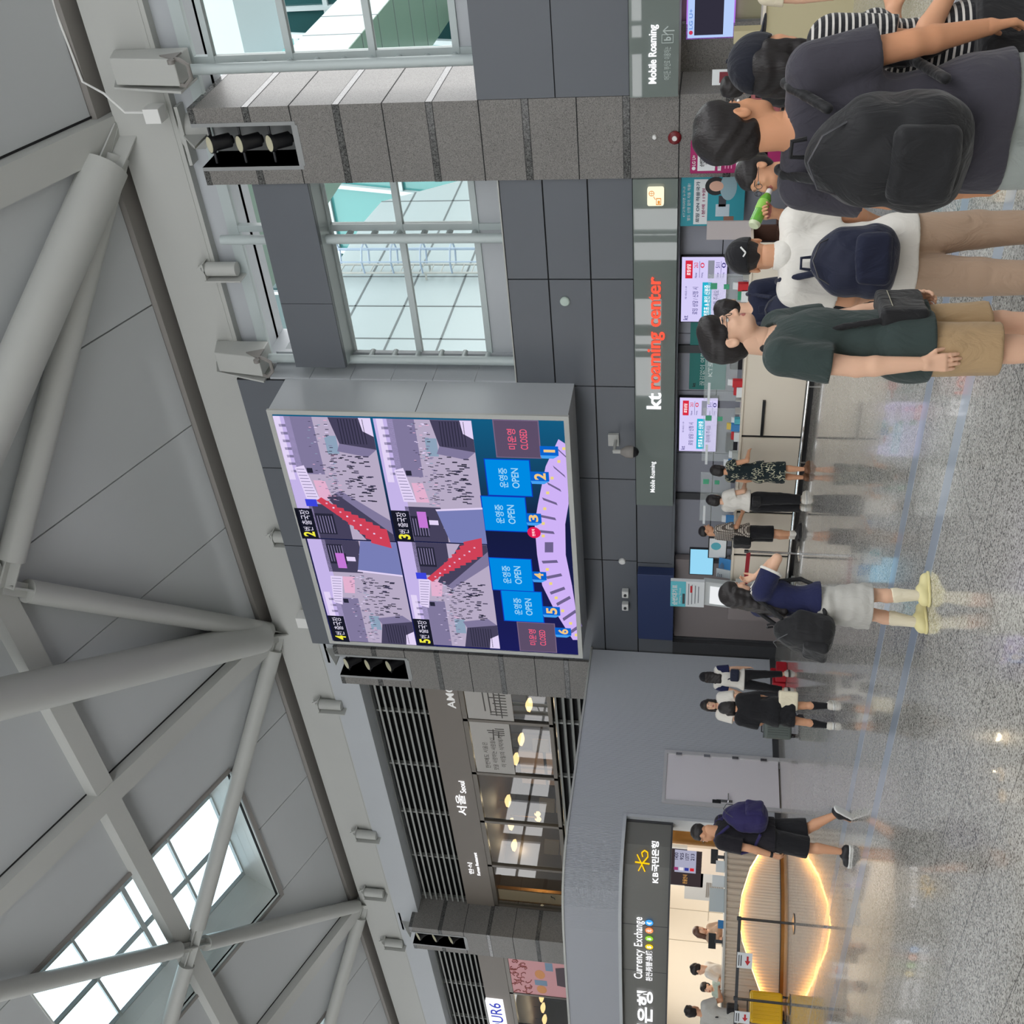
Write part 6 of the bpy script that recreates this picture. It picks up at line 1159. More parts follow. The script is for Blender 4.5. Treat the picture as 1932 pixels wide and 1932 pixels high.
        def paint(C, M):
            L_ = ((C-P.hc)@HR)/k; x, y, z = L_[:, 0], L_[:, 1], L_[:, 2]; sk = M == 0
            lip = sk & (np.abs(x) < .0225*(1-((z+.065)/.016)**2).clip(0, 1)+.0005) & (np.abs(z+.065) < .0125) & (y > .07); M[lip] = 1
            br = sk & (np.abs(np.abs(x)-.033) < .019) & (np.abs(z-(.0245-.10*np.abs(np.abs(x)-.03))) < (.0034 if not female else .0026)) & (y > .05); M[br] = 4
            return M
        P.o = mesh_obj('person', parts, [skin, LIPS, EYEW, IRIS, HAIR], None, paint); P.o.location = (x, y, 0); P.o.rotation_euler = (0, 0, face); tag(P.o, label, 'person', group); P.face = face; P.loc = (x, y)
    # ---- clothing
    def piece(P, name, sol, m, vox=None, parent=None): return mesh_obj(name, [(*sol.skin(vox or P.vox), 0)], [m] if not isinstance(m, list) else m, parent or P.o)
    def top(P, m, sleeve=.62, hem=.455, ease=.012, name='shirt', flare=.012, neck=.040, folds=.0022, long=False, crop=None):
        H, T, bk = P.h, P.T, P.bulk; s_ = Solid(); e = ease
        s_.ell(T((0, -.004*H, .52*H)), (.095*H*bk+e+flare, .068*H+e+flare, .075*H)).ell(T((0, 0, .60*H)), (.083*H*bk+e+flare*.6, .060*H+e+flare*.6, .09*H), .05).ell(T((0, .002*H, .71*H)), (.092*H*bk+e, .066*H+e, .11*H), .05).cone(P.sh[-1]*.85+T((0, 0, .80*H))*.15, P.sh[1]*.85+T((0, 0, .80*H))*.15, .036*H+e, .036*H+e, .045)
        for s in (1, -1): s_.ell(P.hip[s]+A3((0, -.026*H, .0)), (.047*H+.017, .047*H+.017, .062*H), .05)
        if P.f: s_.ell(T((0, .05*H, .71*H)), (.085*H, .042*H+e, .045*H), .04)
        zh = hem*H; s_.cone(T((-.036*H, 0, .51*H)), A3((-.044*H, .006*H, zh-P.dz)), .066*H*bk+e+flare, .067*H*bk+e+flare, .04).cone(T((.036*H, 0, .51*H)), A3((.044*H, .006*H, zh-P.dz)), .066*H*bk+e+flare, .067*H*bk+e+flare, .04)
        for s in (1, -1):
            u = P.el[s]-P.sh[s]
            if sleeve > 1: s_.cone(P.sh[s], P.el[s], .034*H+e, .028*H+e, .03); f = P.wr[s]-P.el[s]; en = P.el[s]+f*(sleeve-1); s_.cone(P.el[s], en, .028*H+e, .022*H+e, .015, clip=[(en, f)])
            elif sleeve > 0: en = P.sh[s]+u*sleeve; s_.cone(P.sh[s], P.sh[s]+u*(sleeve+.1), .036*H+e, .034*H+e*1.5, .03, clip=[(en, u)])
        if folds: s_.fold(folds, 22/H, H*7)
        s_.cone(T((0, .004*H, .835*H)), T((0, .012*H, .90*H)), neck*H, (neck+.006)*H, .006, '-'); s_.ell(T((0, .045*H, .842*H)), (.03*H, .03*H, .022*H), .006, '-')
        s_.cut((0, 0, zh-P.dz), (0, 0, -1)); return P.piece(name, s_, m)
    def legs(P, m, kind='shorts', ease=.014, name=None, length=1.0, folds=.002):
        H, T, bk = P.h, P.T, P.bulk; s_ = Solid(); e = ease
        s_.ell(T((0, -.006*H, .515*H)), (.094*H*bk+e*.8, .068*H+e*.8, .066*H)).ell(T((0, 0, .565*H)), (.084*H*bk+e*.5, .060*H+e*.5, .05*H), .03)
        for s in (1, -1):
            k0, a0 = P.kn[s], P.an[s]; s_.ell(P.hip[s]+A3((0, -.026*H, 0)), (.047*H+.006, .047*H+.006, .055*H), .02)
            if kind == 'shorts': d = k0-P.hip[s]; en = P.hip[s]+d*length; s_.cone(P.hip[s], P.hip[s]+d*(length+.1), .058*H*bk**.5+e*.7, .046*H+e*1.3, .02, clip=[(en, d)])
            else: s_.cone(P.hip[s], k0, .057*H*bk**.5+e*.7, .038*H+e, .02); d = a0-k0; en = k0+d*(.93*length if kind == 'pants' else length); s_.cone(k0, k0+d*1.0, .037*H+e, .026*H+e*1.1, .02, clip=[(en, d)])
        if folds: s_.fold(folds, 26/H, H*3)
        s_.cut(T((0, 0, .60*H)), (0, 0, 1)); return P.piece(name or ('shorts' if kind == 'shorts' else 'trousers'), s_, m)
    def skirt(P, m, z1=.3, wide=.11, name='skirt', top=.60, pleat=.006, slim=.06):
        H, T = P.h, P.T; s_ = Solid(); k = P.kn; mid = (k[1]+k[-1])/2; z1 = z1*H-P.dz; cx, cy = mid[0]*.6, mid[1]*.6
        s_.ell(T((0, -.008*H, .52*H)), (.104*H, .082*H, .08*H)).ell(T((0, 0, .58*H)), (.092*H, .070*H, .06*H), .03).ell(T((.05*H, -.03*H, .50*H)), (.062*H, .066*H, .07*H), .03).ell(T((-.05*H, -.03*H, .50*H)), (.062*H, .066*H, .07*H), .03)
        for i in range(6):
            t0, t1 = i/6, (i+1)/6; z_ = lambda t: .50*H-P.dz+(z1-.02-(.50*H-P.dz))*t; w = lambda t: (.085+(wide-.085)*t)*H
            for sx in (-.35, 0, .35): s_.cone((cx*t0+sx*w(t0), cy*t0-.004*H, z_(t0)), (cx*t1+sx*w(t1), cy*t1-.004*H, z_(t1)), w(t0)*.72, w(t1)*.72, .05)
        if pleat: s_.fold(pleat, 60/H, 1)
        s_.cut((0, 0, z1), (0, 0, -1)).cut(T((0, 0, top*H)), (0, 0, 1)); return P.piece(name, s_, m)
    def shoes(P, m, sole=None, name='shoe', big=1.0, open_=False):
        H = P.h
        for s in (1, -1):
            f = P.ft[s]; a = P.an[s]; up = A3((0, 0, 1)); side = unit(np.cross(f, up)); up2 = np.cross(side, f); sd = Solid(); g = lambda x, y, z: a+f*x*H*big+side*y*H*big+up2*z*H
            sd.cone(g(-.022, 0, -.022), g(.02, 0, -.006), .027*H*big, .027*H*big, .02).cone(g(.0, 0, -.018), g(.078, 0, -.026), .026*H*big, .021*H*big, .03).cone(g(.03, .010, -.03), g(.085, .008, -.032), .017*H*big, .017*H*big, .02).cone(g(.03, -.010, -.03), g(.085, -.006, -.032), .017*H*big, .016*H*big, .02)
            sd.cut(g(0, 0, -.046), -up2).cut(g(0, 0, .018), up2); sh = P.piece(name, sd, m, .005 if P.near else .008)
            so = Solid(); so.cone(g(-.024, 0, -.041), g(.035, .002, -.041), .028*H*big, .026*H*big, .02).cone(g(.03, .003, -.041), g(.088, .001, -.041), .028*H*big, .026*H*big, .02).cut(g(0, 0, -.0478), -up2).cut(g(0, 0, -.034), up2); P.piece('sole', so, sole or m, .006 if P.near else .008, sh)
    def socks(P, m, hi=.5, band=None):
        for s in (1, -1):
            a, k = P.an[s], P.kn[s]; d = k-a; sd = Solid(); en = a+d*hi; sd.cone(a+A3((0, 0, -.02*P.h)), a+d*.5, .024*P.h, .035*P.h, .01, clip=[(en, d)]).cone(a+d*.5, a+d*.9, .036*P.h, .038*P.h, .01, clip=[(en, d)]); o = P.piece('sock', sd, m)
            if band: sb = Solid(); sb.cone(en-d*.03, en+d*.07, .0365*P.h, .0375*P.h, .01, clip=[(en+d*.05, d), (en-d*.0, -d)]); P.piece('sock_band', sb, band, None, o)
    def hair(P, style='short', m=HAIR, cap=False):
        s_ = Solid(); k = P.hs; G, HR = P.G, P.HR; el = lambda c, r, kk=.02, op='+': s_.ell(G(c), A3(r)*k, kk, op, HR)
        if style == 'crop': el((0, -.016, .040), (.079, .099, .092))
        else: el((0, -.016, .044), (.085, .104, .094)); el((0, -.05, -.01), (.076, .066, .075), .03)
        if style in ('short', 'crop', 'bowl'):
            if style != 'bowl': el((0, .115, -.02), (.075, .07, .095 if style != 'crop' else .10), .012, '-'); 
            else: el((0, .115, -.035), (.078, .066, .083), .012, '-'); el((0, .045, .085), (.07, .055, .05), .03)
            for s in (1, -1): el((s*.085, .005, -.035), (.026, .05, .05), .012, '-')
            s_.cut(G((0, 0, -.075)), -(HR@A3((0, 0, 1)))); 
            if style == 'short': el((.0, .018, .092), (.070, .062, .044), .05); el((0, -.06, .06), (.08, .06, .08), .04); s_.fold(.003, 45, P.h+1)
        else:
            el((0, .118, -.03), (.066, .07, .085), .014, '-')
            if style == 'long':
                for x in (-.055, 0, .055): s_.cone(G((x, -.055, 0)), P.hc+P.HR@A3((x*k, -.06*k, -.10*k))+A3((0, -.03, -.14)), .048*k, .042*k, .035)
                for s in (1, -1): s_.cone(G((s*.072, .0, .0)), G((s*.078, .01, -.15)), .028*k, .026*k, .02)
            if style == 'xlong':
                for x in (-.06, 0, .06): s_.cone(G((x, -.055, 0)), P.hc+P.HR@A3((x*1.1*k, -.06*k, -.12*k))+A3((0, -.05, -.26)), .05*k, .035*k, .035)
                for s in (1, -1): s_.cone(G((s*.074, .01, .0)), G((s*.082, .02, -.22)), .03*k, .024*k, .02)
            if style == 'bun': el((0, -.115, .0), (.045, .04, .045), .015); [el((s*.088, .01, -.03), (.024, .05, .05), .012, '-') for s in (1, -1)]; s_.cut(G((0, 0, -.085)), -(HR@A3((0, 0, 1))))
            if style == 'bob':
                el((0, -.04, -.05), (.083, .075, .07), .03)
                for s in (1, -1): s_.cone(G((s*.074, .005, .0)), G((s*.072, .012, -.09)), .03*k, .026*k, .02)
            if style == 'pony': s_.cone(G((0, -.10, .03)), G((0, -.15, -.04)), .03*k, .032*k, .02).cone(G((0, -.15, -.04)), G((0, -.13, -.20)), .032*k, .014*k, .02); [el((s*.088, .01, -.03), (.024, .05, .05), .012, '-') for s in (1, -1)]; s_.cut(G((0, 0, -.20)), -(HR@A3((0, 0, 1))))
        s_.fold(.0022, 62, P.h); return P.piece('hair', s_, m, .0045 if P.near else .009)
    def cap(P, m, brim=True, logo=None):
        s_ = Solid(); k = P.hs; G, HR = P.G, P.HR; s_.ell(G((0, -.014, .038)), A3((.095, .116, .107))*k, .02, R=HR).cut(G((0, 0, .012)), -(HR@A3((0, .18, 1))))
        c = P.piece('cap', s_, m, .005 if P.near else .009)
        if brim: b = Solid(); b.ell(G((0, .105, .034)), A3((.074, .085, .009))*k, .004, R=HR); b.ell(G((0, .02, .045)), A3((.072, .085, .012))*k, .01, R=HR).cut(G((0, .055, 0)), -(HR@A3((0, 1, 0)))); P.piece('cap_brim', b, m, .0045 if P.near else .009, c)
        b = Solid(); b.ell(G((0, -.014, .146)), A3((.009, .009, .005))*k, .002, R=HR); P.piece('cap_button', b, m, .003 if P.near else .006, c)
        if logo:
            q = MB(); q.use(logo)
            for u0, u1, v0, v1 in ((-.02, 0, .0, -.012), (0, .028, -.012, .014)): q.beam(G((u0, -.133+.02*abs(u0)*8, .055+v0)), G((u1, -.133+.02*abs(u1)*8, .055+v1)), .007, .007)
            o = q.obj('cap_mark'); o.parent = c
        return c
    def glasses(P, m):
        k = P.hs; G = P.G; q = MB(); n = 18
        for s in (1, -1): pts = [G((s*.033+.022*math.cos(i*math.tau/n), .103-.004*math.cos(i*math.tau/n)*0, -.001+.018*math.sin(i*math.tau/n))) for i in range(n+1)]; q.path(pts, .0017, 5); q.path([G((s*.055, .102, .004)), G((s*.074, .06, .006)), G((s*.080, -.01, .008)), G((s*.080, -.025, -.012))], .0019, 5)
        q.path([G((-.011, .103, .003)), G((0, .108, .006)), G((.011, .103, .003))], .0017, 5); o = q.obj('glasses', m, None, True); o.parent = P.o; return o
    def world(P, p): c, s = math.cos(P.face), math.sin(P.face); return Vector((P.loc[0]+c*p[0]-s*p[1], P.loc[1]+s*p[0]+c*p[1], float(p[2])))
    def carried(P, name, label, cat, sol, m, parts=(), vox=None, group=None):
        """a bag on the body: its own top-level thing, placed with the wearer"""
        lo, hi = sol.bounds(); c = A3(((lo[0]+hi[0])/2, (lo[1]+hi[1])/2, lo[2])); V, F = sol.skin(vox or P.vox); o = mesh_obj(name, [(V-c, F, 0)], [m]); o.location = P.world(c); o.rotation_euler = (0, 0, P.face); tag(o, label, cat, group)
        for nm, sl, mm in parts:
            if isinstance(sl, MB): sl.v = [tuple(A3(v)-c) for v in sl.v]; q = sl.obj(nm, mm, None, True); q.parent = o
            else: V, F = sl.skin(vox or P.vox); mesh_obj(nm, [(V-c, F, 0)], [mm], o)
        return o
    def backpack(P, label, m, w=.15, hgt=.22, d=.075, zc=.66, xo=0, strap=True, sag=0, pocket=True, ms=None, group=None, tip=0, yo=0):
        H = P.h; c = P.T((0, 0, zc*H)); yb = c[1]-.066*H-d-.02+yo; s_ = Solid(); R = None
        if tip: a = tip; R = np.array([[1, 0, 0], [0, math.cos(a), -math.sin(a)], [0, math.sin(a), math.cos(a)]], np.float32)
        s_.ell((xo, yb, c[2]+hgt*.30), (w*.86, d*.95, hgt*.72), .08, R=R).box((xo, yb+.01, c[2]-hgt*.25), (w-.075, max(.01, d-.06), hgt*.7-.07), .07, .08, R=R).ell((xo, yb-.015, c[2]-hgt*.5), (w*.98, d*1.15, hgt*.5), .08, R=R).fold(.005, 17, H).fold(.002, 41, H+2); pr = []
        if pocket: q = Solid(); q.box((xo, yb-d*.98-.004-sag, c[2]-hgt*.42), (w*.72-.03, .012, hgt*.40-.03), .035, .03, R=R).fold(.004, 20, 2); pr.append(('pocket', q, ms or m)); z = MB(); z.path([(xo-w*.7, yb-d*.55, c[2]+hgt*.55), (xo-w*.5, yb-d*.8, c[2]+hgt*.85), (xo, yb-d*.75, c[2]+hgt*1.0), (xo+w*.5, yb-d*.8, c[2]+hgt*.85), (xo+w*.7, yb-d*.55, c[2]+hgt*.55)], .004, 5); pr.append(('zipper', z, mat('zip_grey', lin((70, 70, 74)), rough=.4)))
        lp = MB(); lp.path([(xo-.03, yb+d*.5, c[2]+hgt), (xo-.025, yb+d*.4, c[2]+hgt+.045), (xo+.025, yb+d*.4, c[2]+hgt+.045), (xo+.03, yb+d*.5, c[2]+hgt)], .008, 6); pr.append(('carry_loop', lp, m))
        if strap:
            for s in ((1, -1) if strap is True else (strap,)):
                sh = P.sh[s]; q = Solid(); e = .036*H+.016; x = sh[0]*.72; pts = [(x*.8, yb+d*.7, c[2]+hgt*.75), (x, sh[1]-.03, sh[2]+e*.8), (x, sh[1]+.02, sh[2]+e), (x, sh[1]+.055*H, sh[2]+.01), (x*1.05, c[1]+.085*H+.012, c[2]+.02), (x*1.25, c[1]+.05*H, c[2]-.10), (x*1.3, yb+d, c[2]-hgt*.7)]
                for a, b_ in zip(pts[:-1], pts[1:]): q.cone(a, b_, .017, .017, .01)
                pr.append(('strap', q, ms or m))
        return P.carried('backpack', label, 'backpack', s_, m, pr, group=group)
VD = math.atan2(-(-.645), .764)             # facing along the view
def facing(dx, dy): return math.atan2(-dx, dy)
vr, vf = (.764, .645), (-.645, .764)
def fdir(a, b): return facing(a*vr[0]+b*vf[0], a*vr[1]+b*vf[1])   # a: towards picture right, b: away from the camera
F_nav = fab('navy', (34, 38, 58)); F_blk = fab('black', (30, 30, 33)); F_wht = fab('white', (226, 222, 214)); F_kha = fab('khaki', (176, 148, 112)); F_grn = fab('dark_green', (54, 66, 64)); F_chr = fab('charcoal', (62, 60, 68)); F_gry = fab('grey_cotton', (156, 162, 158)); F_bei = fab('beige', (176, 150, 128)); F_dbl = fab('deep_blue', (34, 38, 74)); F_denim = fab('denim', (84, 104, 128)); F_pink = fab('dusty_pink', (168, 98, 100)); F_lgr = fab('light_grey', (186, 184, 178)); F_cream = fab('cream', (232, 222, 196)); F_mint = fab('pale_mint', (176, 190, 178)); F_ygrn = mat('clog_yellow', lin((226, 216, 160)), rough=.5); M_shoeW = mat('shoe_white', lin((218, 214, 204)), rough=.5); M_shoeB = mat('shoe_black', lin((36, 35, 38)), rough=.5); M_bagB = fab('bag_black', (32, 32, 34), .6); M_bagN = fab('bag_navy', (34, 38, 58), .6); M_bagP = fab('bag_purple_navy', (42, 36, 84), .65)
def striped(nm, base, line, per, duty, axis=2, warp=.0):
    m = fab(nm, base); nt, b = nodes(m); N = nt.nodes; tc = N.new('ShaderNodeTexCoord'); sp = N.new('ShaderNodeSeparateXYZ'); nt.links.new(tc.outputs['Object'], sp.inputs[0]); src = sp.outputs[axis]
    a = N.new('ShaderNodeMath'); a.operation = 'ADD'; a.inputs[1].default_value = 10; nt.links.new(src, a.inputs[0]); f = N.new('ShaderNodeMath'); f.operation = 'FLOORED_MODULO'; f.inputs[1].default_value = per; nt.links.new(a.outputs[0], f.inputs[0]); c = N.new('ShaderNodeMath'); c.operation = 'LESS_THAN'; c.inputs[1].default_value = per*duty; nt.links.new(f.outputs[0], c.inputs[0])
    mx = N.new('ShaderNodeMixRGB'); mx.inputs[1].default_value = (*lin(base), 1); mx.inputs[2].default_value = (*lin(line), 1); nt.links.new(c.outputs[0], mx.inputs[0]); nt.links.new(mx.outputs[0], b.inputs['Base Color']); return m, mx, c, tc, sp
F_str = striped('breton_stripe', (34, 34, 38), (206, 202, 196), .021, .36)[0]
def checked():
    m, mx, c, tc, sp = striped('checked', (92, 84, 78), (214, 206, 194), .03, .55); nt, b = nodes(m); N = nt.nodes; outs = [c]
    for ax in (0, 1):
        a = N.new('ShaderNodeMath'); a.operation = 'ADD'; a.inputs[1].default_value = 10; nt.links.new(sp.outputs[ax], a.inputs[0]); f = N.new('ShaderNodeMath'); f.operation = 'FLOORED_MODULO'; f.inputs[1].default_value = .03; nt.links.new(a.outputs[0], f.inputs[0]); d = N.new('ShaderNodeMath'); d.operation = 'LESS_THAN'; d.inputs[1].default_value = .016; nt.links.new(f.outputs[0], d.inputs[0]); outs.append(d)
    m1 = N.new('ShaderNodeMath'); m1.operation = 'MULTIPLY'; nt.links.new(outs[0].outputs[0], m1.inputs[0]); nt.links.new(outs[1].outputs[0], m1.inputs[1]); nt.links.new(m1.outputs[0], mx.inputs[0]); return m
F_chk = checked()
def leafprint():
    m = fab('leaf_print', (26, 36, 40)); nt, b = nodes(m); N = nt.nodes; tc = N.new('ShaderNodeTexCoord'); mp = N.new('ShaderNodeMapping'); mp.inputs['Scale'].default_value = (26, 26, 13); mp.inputs['Rotation'].default_value = (.5, .3, .2); v = N.new('ShaderNodeTexVoronoi'); v.feature = 'DISTANCE_TO_EDGE'; v.inputs['Scale'].default_value = 1
    nt.links.new(tc.outputs['Object'], mp.inputs[0]); nt.links.new(mp.outputs[0], v.inputs['Vector']); n = N.new('ShaderNodeTexNoise'); n.inputs['Scale'].default_value = 9; nt.links.new(tc.outputs['Object'], n.inputs['Vector']); g = N.new('ShaderNodeMath'); g.operation = 'GREATER_THAN'; g.inputs[1].default_value = .5; nt.links.new(n.outputs[0], g.inputs[0]); l = N.new('ShaderNodeMath'); l.operation = 'LESS_THAN'; l.inputs[1].default_value = .055; nt.links.new(v.outputs[0], l.inputs[0]); mu = N.new('ShaderNodeMath'); mu.operation = 'MULTIPLY'; nt.links.new(g.outputs[0], mu.inputs[0]); nt.links.new(l.outputs[0], mu.inputs[1])
    mx = N.new('ShaderNodeMixRGB'); mx.inputs[1].default_value = (*lin((26, 38, 42)), 1); mx.inputs[2].default_value = (*lin((206, 204, 176)), 1); nt.links.new(mu.outputs[0], mx.inputs[0]); nt.links.new(mx.outputs[0], b.inputs['Base Color']); return m
F_leaf = leafprint()
# ================================================================ THE PEOPLE
def spot(x, y): p = at(x, y, 2, 0); return p.x, p.y
def tall(px, py, X, Y): return zat(px, py, X, Y)
# --- boy in the dark green shirt
P = Person('person in dark green tee, khaki shorts and glasses with a black crossbody bag, facing right', -2.518, 4.206, fdir(.85, -.50), 1.715, head_yaw=.10, head_pitch=.14, near=True, skin=SK1, armR=dict(u=(.10, -.08, -1), f=(.06, .10, -1), curl=.35), armL=dict(u=(.22, .06, -1), f=(-.10, .35, -1), curl=.8), legR=dict(t=(.05, .03, -1), c=(.02, -.02, -1)), legL=dict(t=(.10, .08, -1), c=(.04, -.06, -1)))
P.hair('bowl'); P.glasses(M_black); P.top(F_grn, .66, .45, .016); P.legs(F_kha, 'shorts', .022, length=.86); P.shoes(M_shoeW); P.socks(F_wht, .3)
H = P.h; s_ = Solid(); c = A3((-.13, .115, .53*H)); s_ = Solid(); c = P.T((-.03, .13, .52*H)); s_.box(c, (.12, .025, .075), .02, .01).fold(.002, 20, 1); st = Solid(); pts = [c+A3((.12, 0, .06)), P.T((.10, .10, .66*H)), P.sh[1]*.6+P.T((0, .08, .80*H))*.4, P.T((.075, -.01, .848*H)), P.T((0, -.09, .80*H)), P.T((-.12, -.08, .66*H)), P.T((-.17, .02, .56*H)), c+A3((-.12, 0, .05))]
for a, b_ in zip(pts[:-1], pts[1:]): st.cone(a, b_, .014, .014, .006)
z = MB(); z.beam(c+A3((-.10, .047, .05)), c+A3((.10, .047, .05)), .006, .004)
P.carried('crossbody_bag', 'black crossbody bag worn at the front of the boy in dark green', 'bag', s_, M_bagB, [('strap', st, M_bagB), ('zipper', z, M_chrome)])
# --- man in the charcoal tee with a big backpack
P = Person('person in charcoal tee and grey shorts with a large black backpack, seen from behind', -1.385, 3.66, fdir(.62, .78), 1.735, head_yaw=-.45, head_pitch=.0, near=True, skin=SK3, bulk=1.06, armR=dict(u=(.16, .12, -1), f=(.05, .45, -1), curl=.4), armL=dict(u=(.16, .1, -1), f=(.05, .3, -1)))
P.hair('short'); P.top(F_chr, .66, .45, .016); P.legs(F_gry, 'shorts', .024, length=.95); P.shoes(M_shoeB); P.socks(F_blk, .3)
P.backpack('large black backpack worn by the man in the charcoal tee at front right', M_bagB, w=.165, hgt=.235, d=.10, zc=.675)
# --- woman in the cap and striped tee
P = Person('person in navy cap and black and white striped tee, facing right at the edge', -1.32, 4.10, fdir(.98, .18), 1.63, True, head_yaw=.10, head_pitch=-.12, near=True, skin=SK2, armR=dict(u=(.12, -.18, -1), f=(-.02, .9, -.45), t=(-.2, .2, 1), curl=.6), armL=dict(u=(.1, .2, -1), f=(-.1, .9, .1)))
P.hair('long'); P.cap(fab('cap_ink', (30, 32, 42))); P.top(F_str, .72, .52, .02); P.legs(F_blk, 'pants', .035); P.shoes(M_shoeB)
st = Solid(); pts = [P.T((-.10, .06, .83*P.h)), P.T((.02, -.09, .76*P.h)), P.T((.13, -.08, .62*P.h)), P.T((.19, -.03, .52*P.h))]
for a, b_ in zip(pts[:-1], pts[1:]): st.cone(a, b_, .012, .012, .006)
s_ = Solid(); s_.box(P.T((.2, -.02, .46*P.h)), (.03, .13, .09), .02, .01)
P.carried('shoulder_bag', 'black shoulder bag slung on the woman in the striped tee', 'bag', s_, M_bagB, [('strap', st, M_bagB)])
# --- woman drinking tea
P = Person('person with glasses and dark hair drinking from a green tea bottle, facing left', -2.46, 5.86, fdir(-.9, -.30), 1.56, True, head_yaw=.05, head_pitch=.02, near=True, skin=SK2, armR=dict(to=(.03, .222, -.098), hint=(.7, .2, -1), h=(-.35, .25, .75), t=(-.3, -1, .2), curl=1.15), armL=dict(u=(.1, .0, -1), f=(.0, .3, -1)))
P.hair('bun'); P.glasses(M_dark); P.top(fab('maroon_top', (84, 62, 68)), .65, .46, .014); P.legs(F_bei, 'shorts', .02, length=.8); P.shoes(M_shoeW); P.socks(F_wht, .35); DR = P
# the bottle meets her mouth
mo = P.G((0, .104, -.062)); hnd = mo+A3((.02, .9, .33))
b = MB(); wm = P.world(mo); wh = P.world(hnd); axw = (wh-wm).normalized(); b.lathe((0, 0, 0), [(.018, .028), (.022, .036), (.033, .062), (.033, .20), (.031, .225), (.025, .232)], 20, axw); M_tea = mat('green_tea_bottle', lin((104, 176, 60)), rough=.08, coat=.6)
o = b.obj('tea_bottle', M_tea, None, True); o.location = wm; tag(o, 'green tea bottle with a white cap held to the mouth of the woman in glasses', 'bottle'); b = MB(); b.lathe((0, 0, 0), [(.015, -.004), (.0165, .0), (.0165, .026), (.014, .03)], 16, axw); q = b.obj('bottle_cap', M_white, None, True); q.parent = o; b = MB(); b.lathe((0, 0, 0), [(.0338, .075), (.0345, .08), (.0345, .13), (.0338, .135)], 20, axw); q = b.obj('bottle_label', mat('tea_label', lin((150, 204, 90)), rough=.4), None, True); q.parent = o; b = MB(); b.lathe((0, 0, 0), [(.0335, .215), (.033, .222), (.027, .234)], 20, axw); q = b.obj('bottle_base', mat('clear_base', lin((206, 214, 180)), rough=.1), None, True); q.parent = o
# --- man in the white polo and black cap
P = Person('person in white polo shirt, black cap and beige trousers, seen from behind', -2.56, 5.08, fdir(.10, 1), 1.60, head_yaw=.0, near=True, skin=SK2, armR=dict(u=(.12, .2, -1), f=(.0, .7, -.5)), armL=dict(u=(.12, .25, -1), f=(-.1, .8, -.4)), legR=dict(t=(.12, .10, -1), c=(.02, -.05, -1)), legL=dict(t=(.08, -.12, -1), c=(.04, -.22, -1)))
P.hair('crop'); P.cap(F_blk, True, M_white); P.top(F_wht, .70, .45, .022); P.legs(F_bei, 'pants', .03); P.shoes(M_shoeW)
cl = Solid(); cl.cone(P.T((0, -.006*P.h, .835*P.h)), P.T((0, .0, .862*P.h)), .050*P.h, .043*P.h, .01).cone(P.T((0, 0, .83*P.h)), P.T((0, 0, .9*P.h)), .036*P.h, .036*P.h, .004, '-').cut(P.T((0, 0, .868*P.h)), (0, 0, 1)); P.piece('collar', cl, F_wht)
P.backpack('navy backpack hung on one shoulder of the man in the white polo', M_bagN, w=.16, hgt=.19, d=.085, zc=.645, xo=-.06, strap=-1, ms=F_nav)
# --- navy shirt, mostly hidden
P = Person('person in navy shirt with dark hair, half hidden behind the boy in green', -4.62, 8.2, fdir(.2, 1), 1.62, skin=SK1, armL=dict(u=(.15, .25, -1), f=(-.1, .9, -.3)), armR=dict(u=(.12, .2, -1), f=(-.1, .9, -.3)))
P.hair('short'); P.top(F_nav, .66); P.legs(F_blk, 'pants', .02); P.shoes(M_shoeB); P.backpack('small navy backpack of the person half hidden behind the boy in green', M_bagN, w=.13, hgt=.17, d=.06)
# --- dusty pink shirt by the second counter
P = Person('person in dusty pink shirt and pale trousers at the second counter', -3.5, 10.3, fdir(.6, .5), 1.63, skin=SK2, armR=dict(u=(.12, .2, -1), f=(-.1, .8, -.5)))
P.hair('short'); P.top(F_pink, .7); P.legs(F_mint, 'pants', .025); P.shoes(M_shoeW); P.backpack('dark sling bag on the back of the person in dusty pink', M_bagB, w=.09, hgt=.12, d=.04, zc=.72, pocket=False)
P = Person('person with dark hair and cream shirt behind the navy cap at the second counter', -2.75, 10.9, fdir(-.2, -1), 1.60, True, skin=SK1)
P.hair('bob'); P.top(F_cream, .6); P.legs(F_blk, 'pants', .02); P.shoes(M_shoeB)
P = Person('person in denim shirt cut off by the right edge, behind the striped tee', -1.05, 5.55, fdir(.4, .9), 1.66, near=True, skin=SK2)
P.hair('short'); P.top(F_denim, .7); P.legs(F_nav, 'pants', .02); P.shoes(M_shoeB)
# --- three at the phone counter
x, y = spot(1527, 893); P = Person('person in dark leaf print dress at the phone counter, seen from behind', x, y, facing(.1, 1), tall(1342, 893, x, y), True, skin=SK2, head_pitch=-.25, armR=dict(u=(.25, .15, -1), f=(-.1, .8, -.1)), armL=dict(u=(.2, .0, -1), f=(.0, .35, -1)))
P.hair('bob'); P.top(F_leaf, .35, .46, .018, 'dress_top'); P.skirt(F_leaf, .24, .115, 'dress', .62, .002); P.shoes(mat('sandal_brown', lin((110, 76, 54)), rough=.5), name='sandal')
x, y = spot(1521, 950); P = Person('person in white top and black wide trousers at the phone counter', x, y, facing(.15, 1), tall(1335, 948, x, y), True, skin=SK1, head_pitch=-.2, armR=dict(u=(.2, .2, -1), f=(-.2, .9, -.1)), armL=dict(u=(.12, .2, -1), f=(-.2, .9, -.1)))
P.hair('bob'); P.top(F_wht, .5, .56, .02); P.legs(F_blk, 'pants', .035); P.shoes(M_shoeW, M_white)
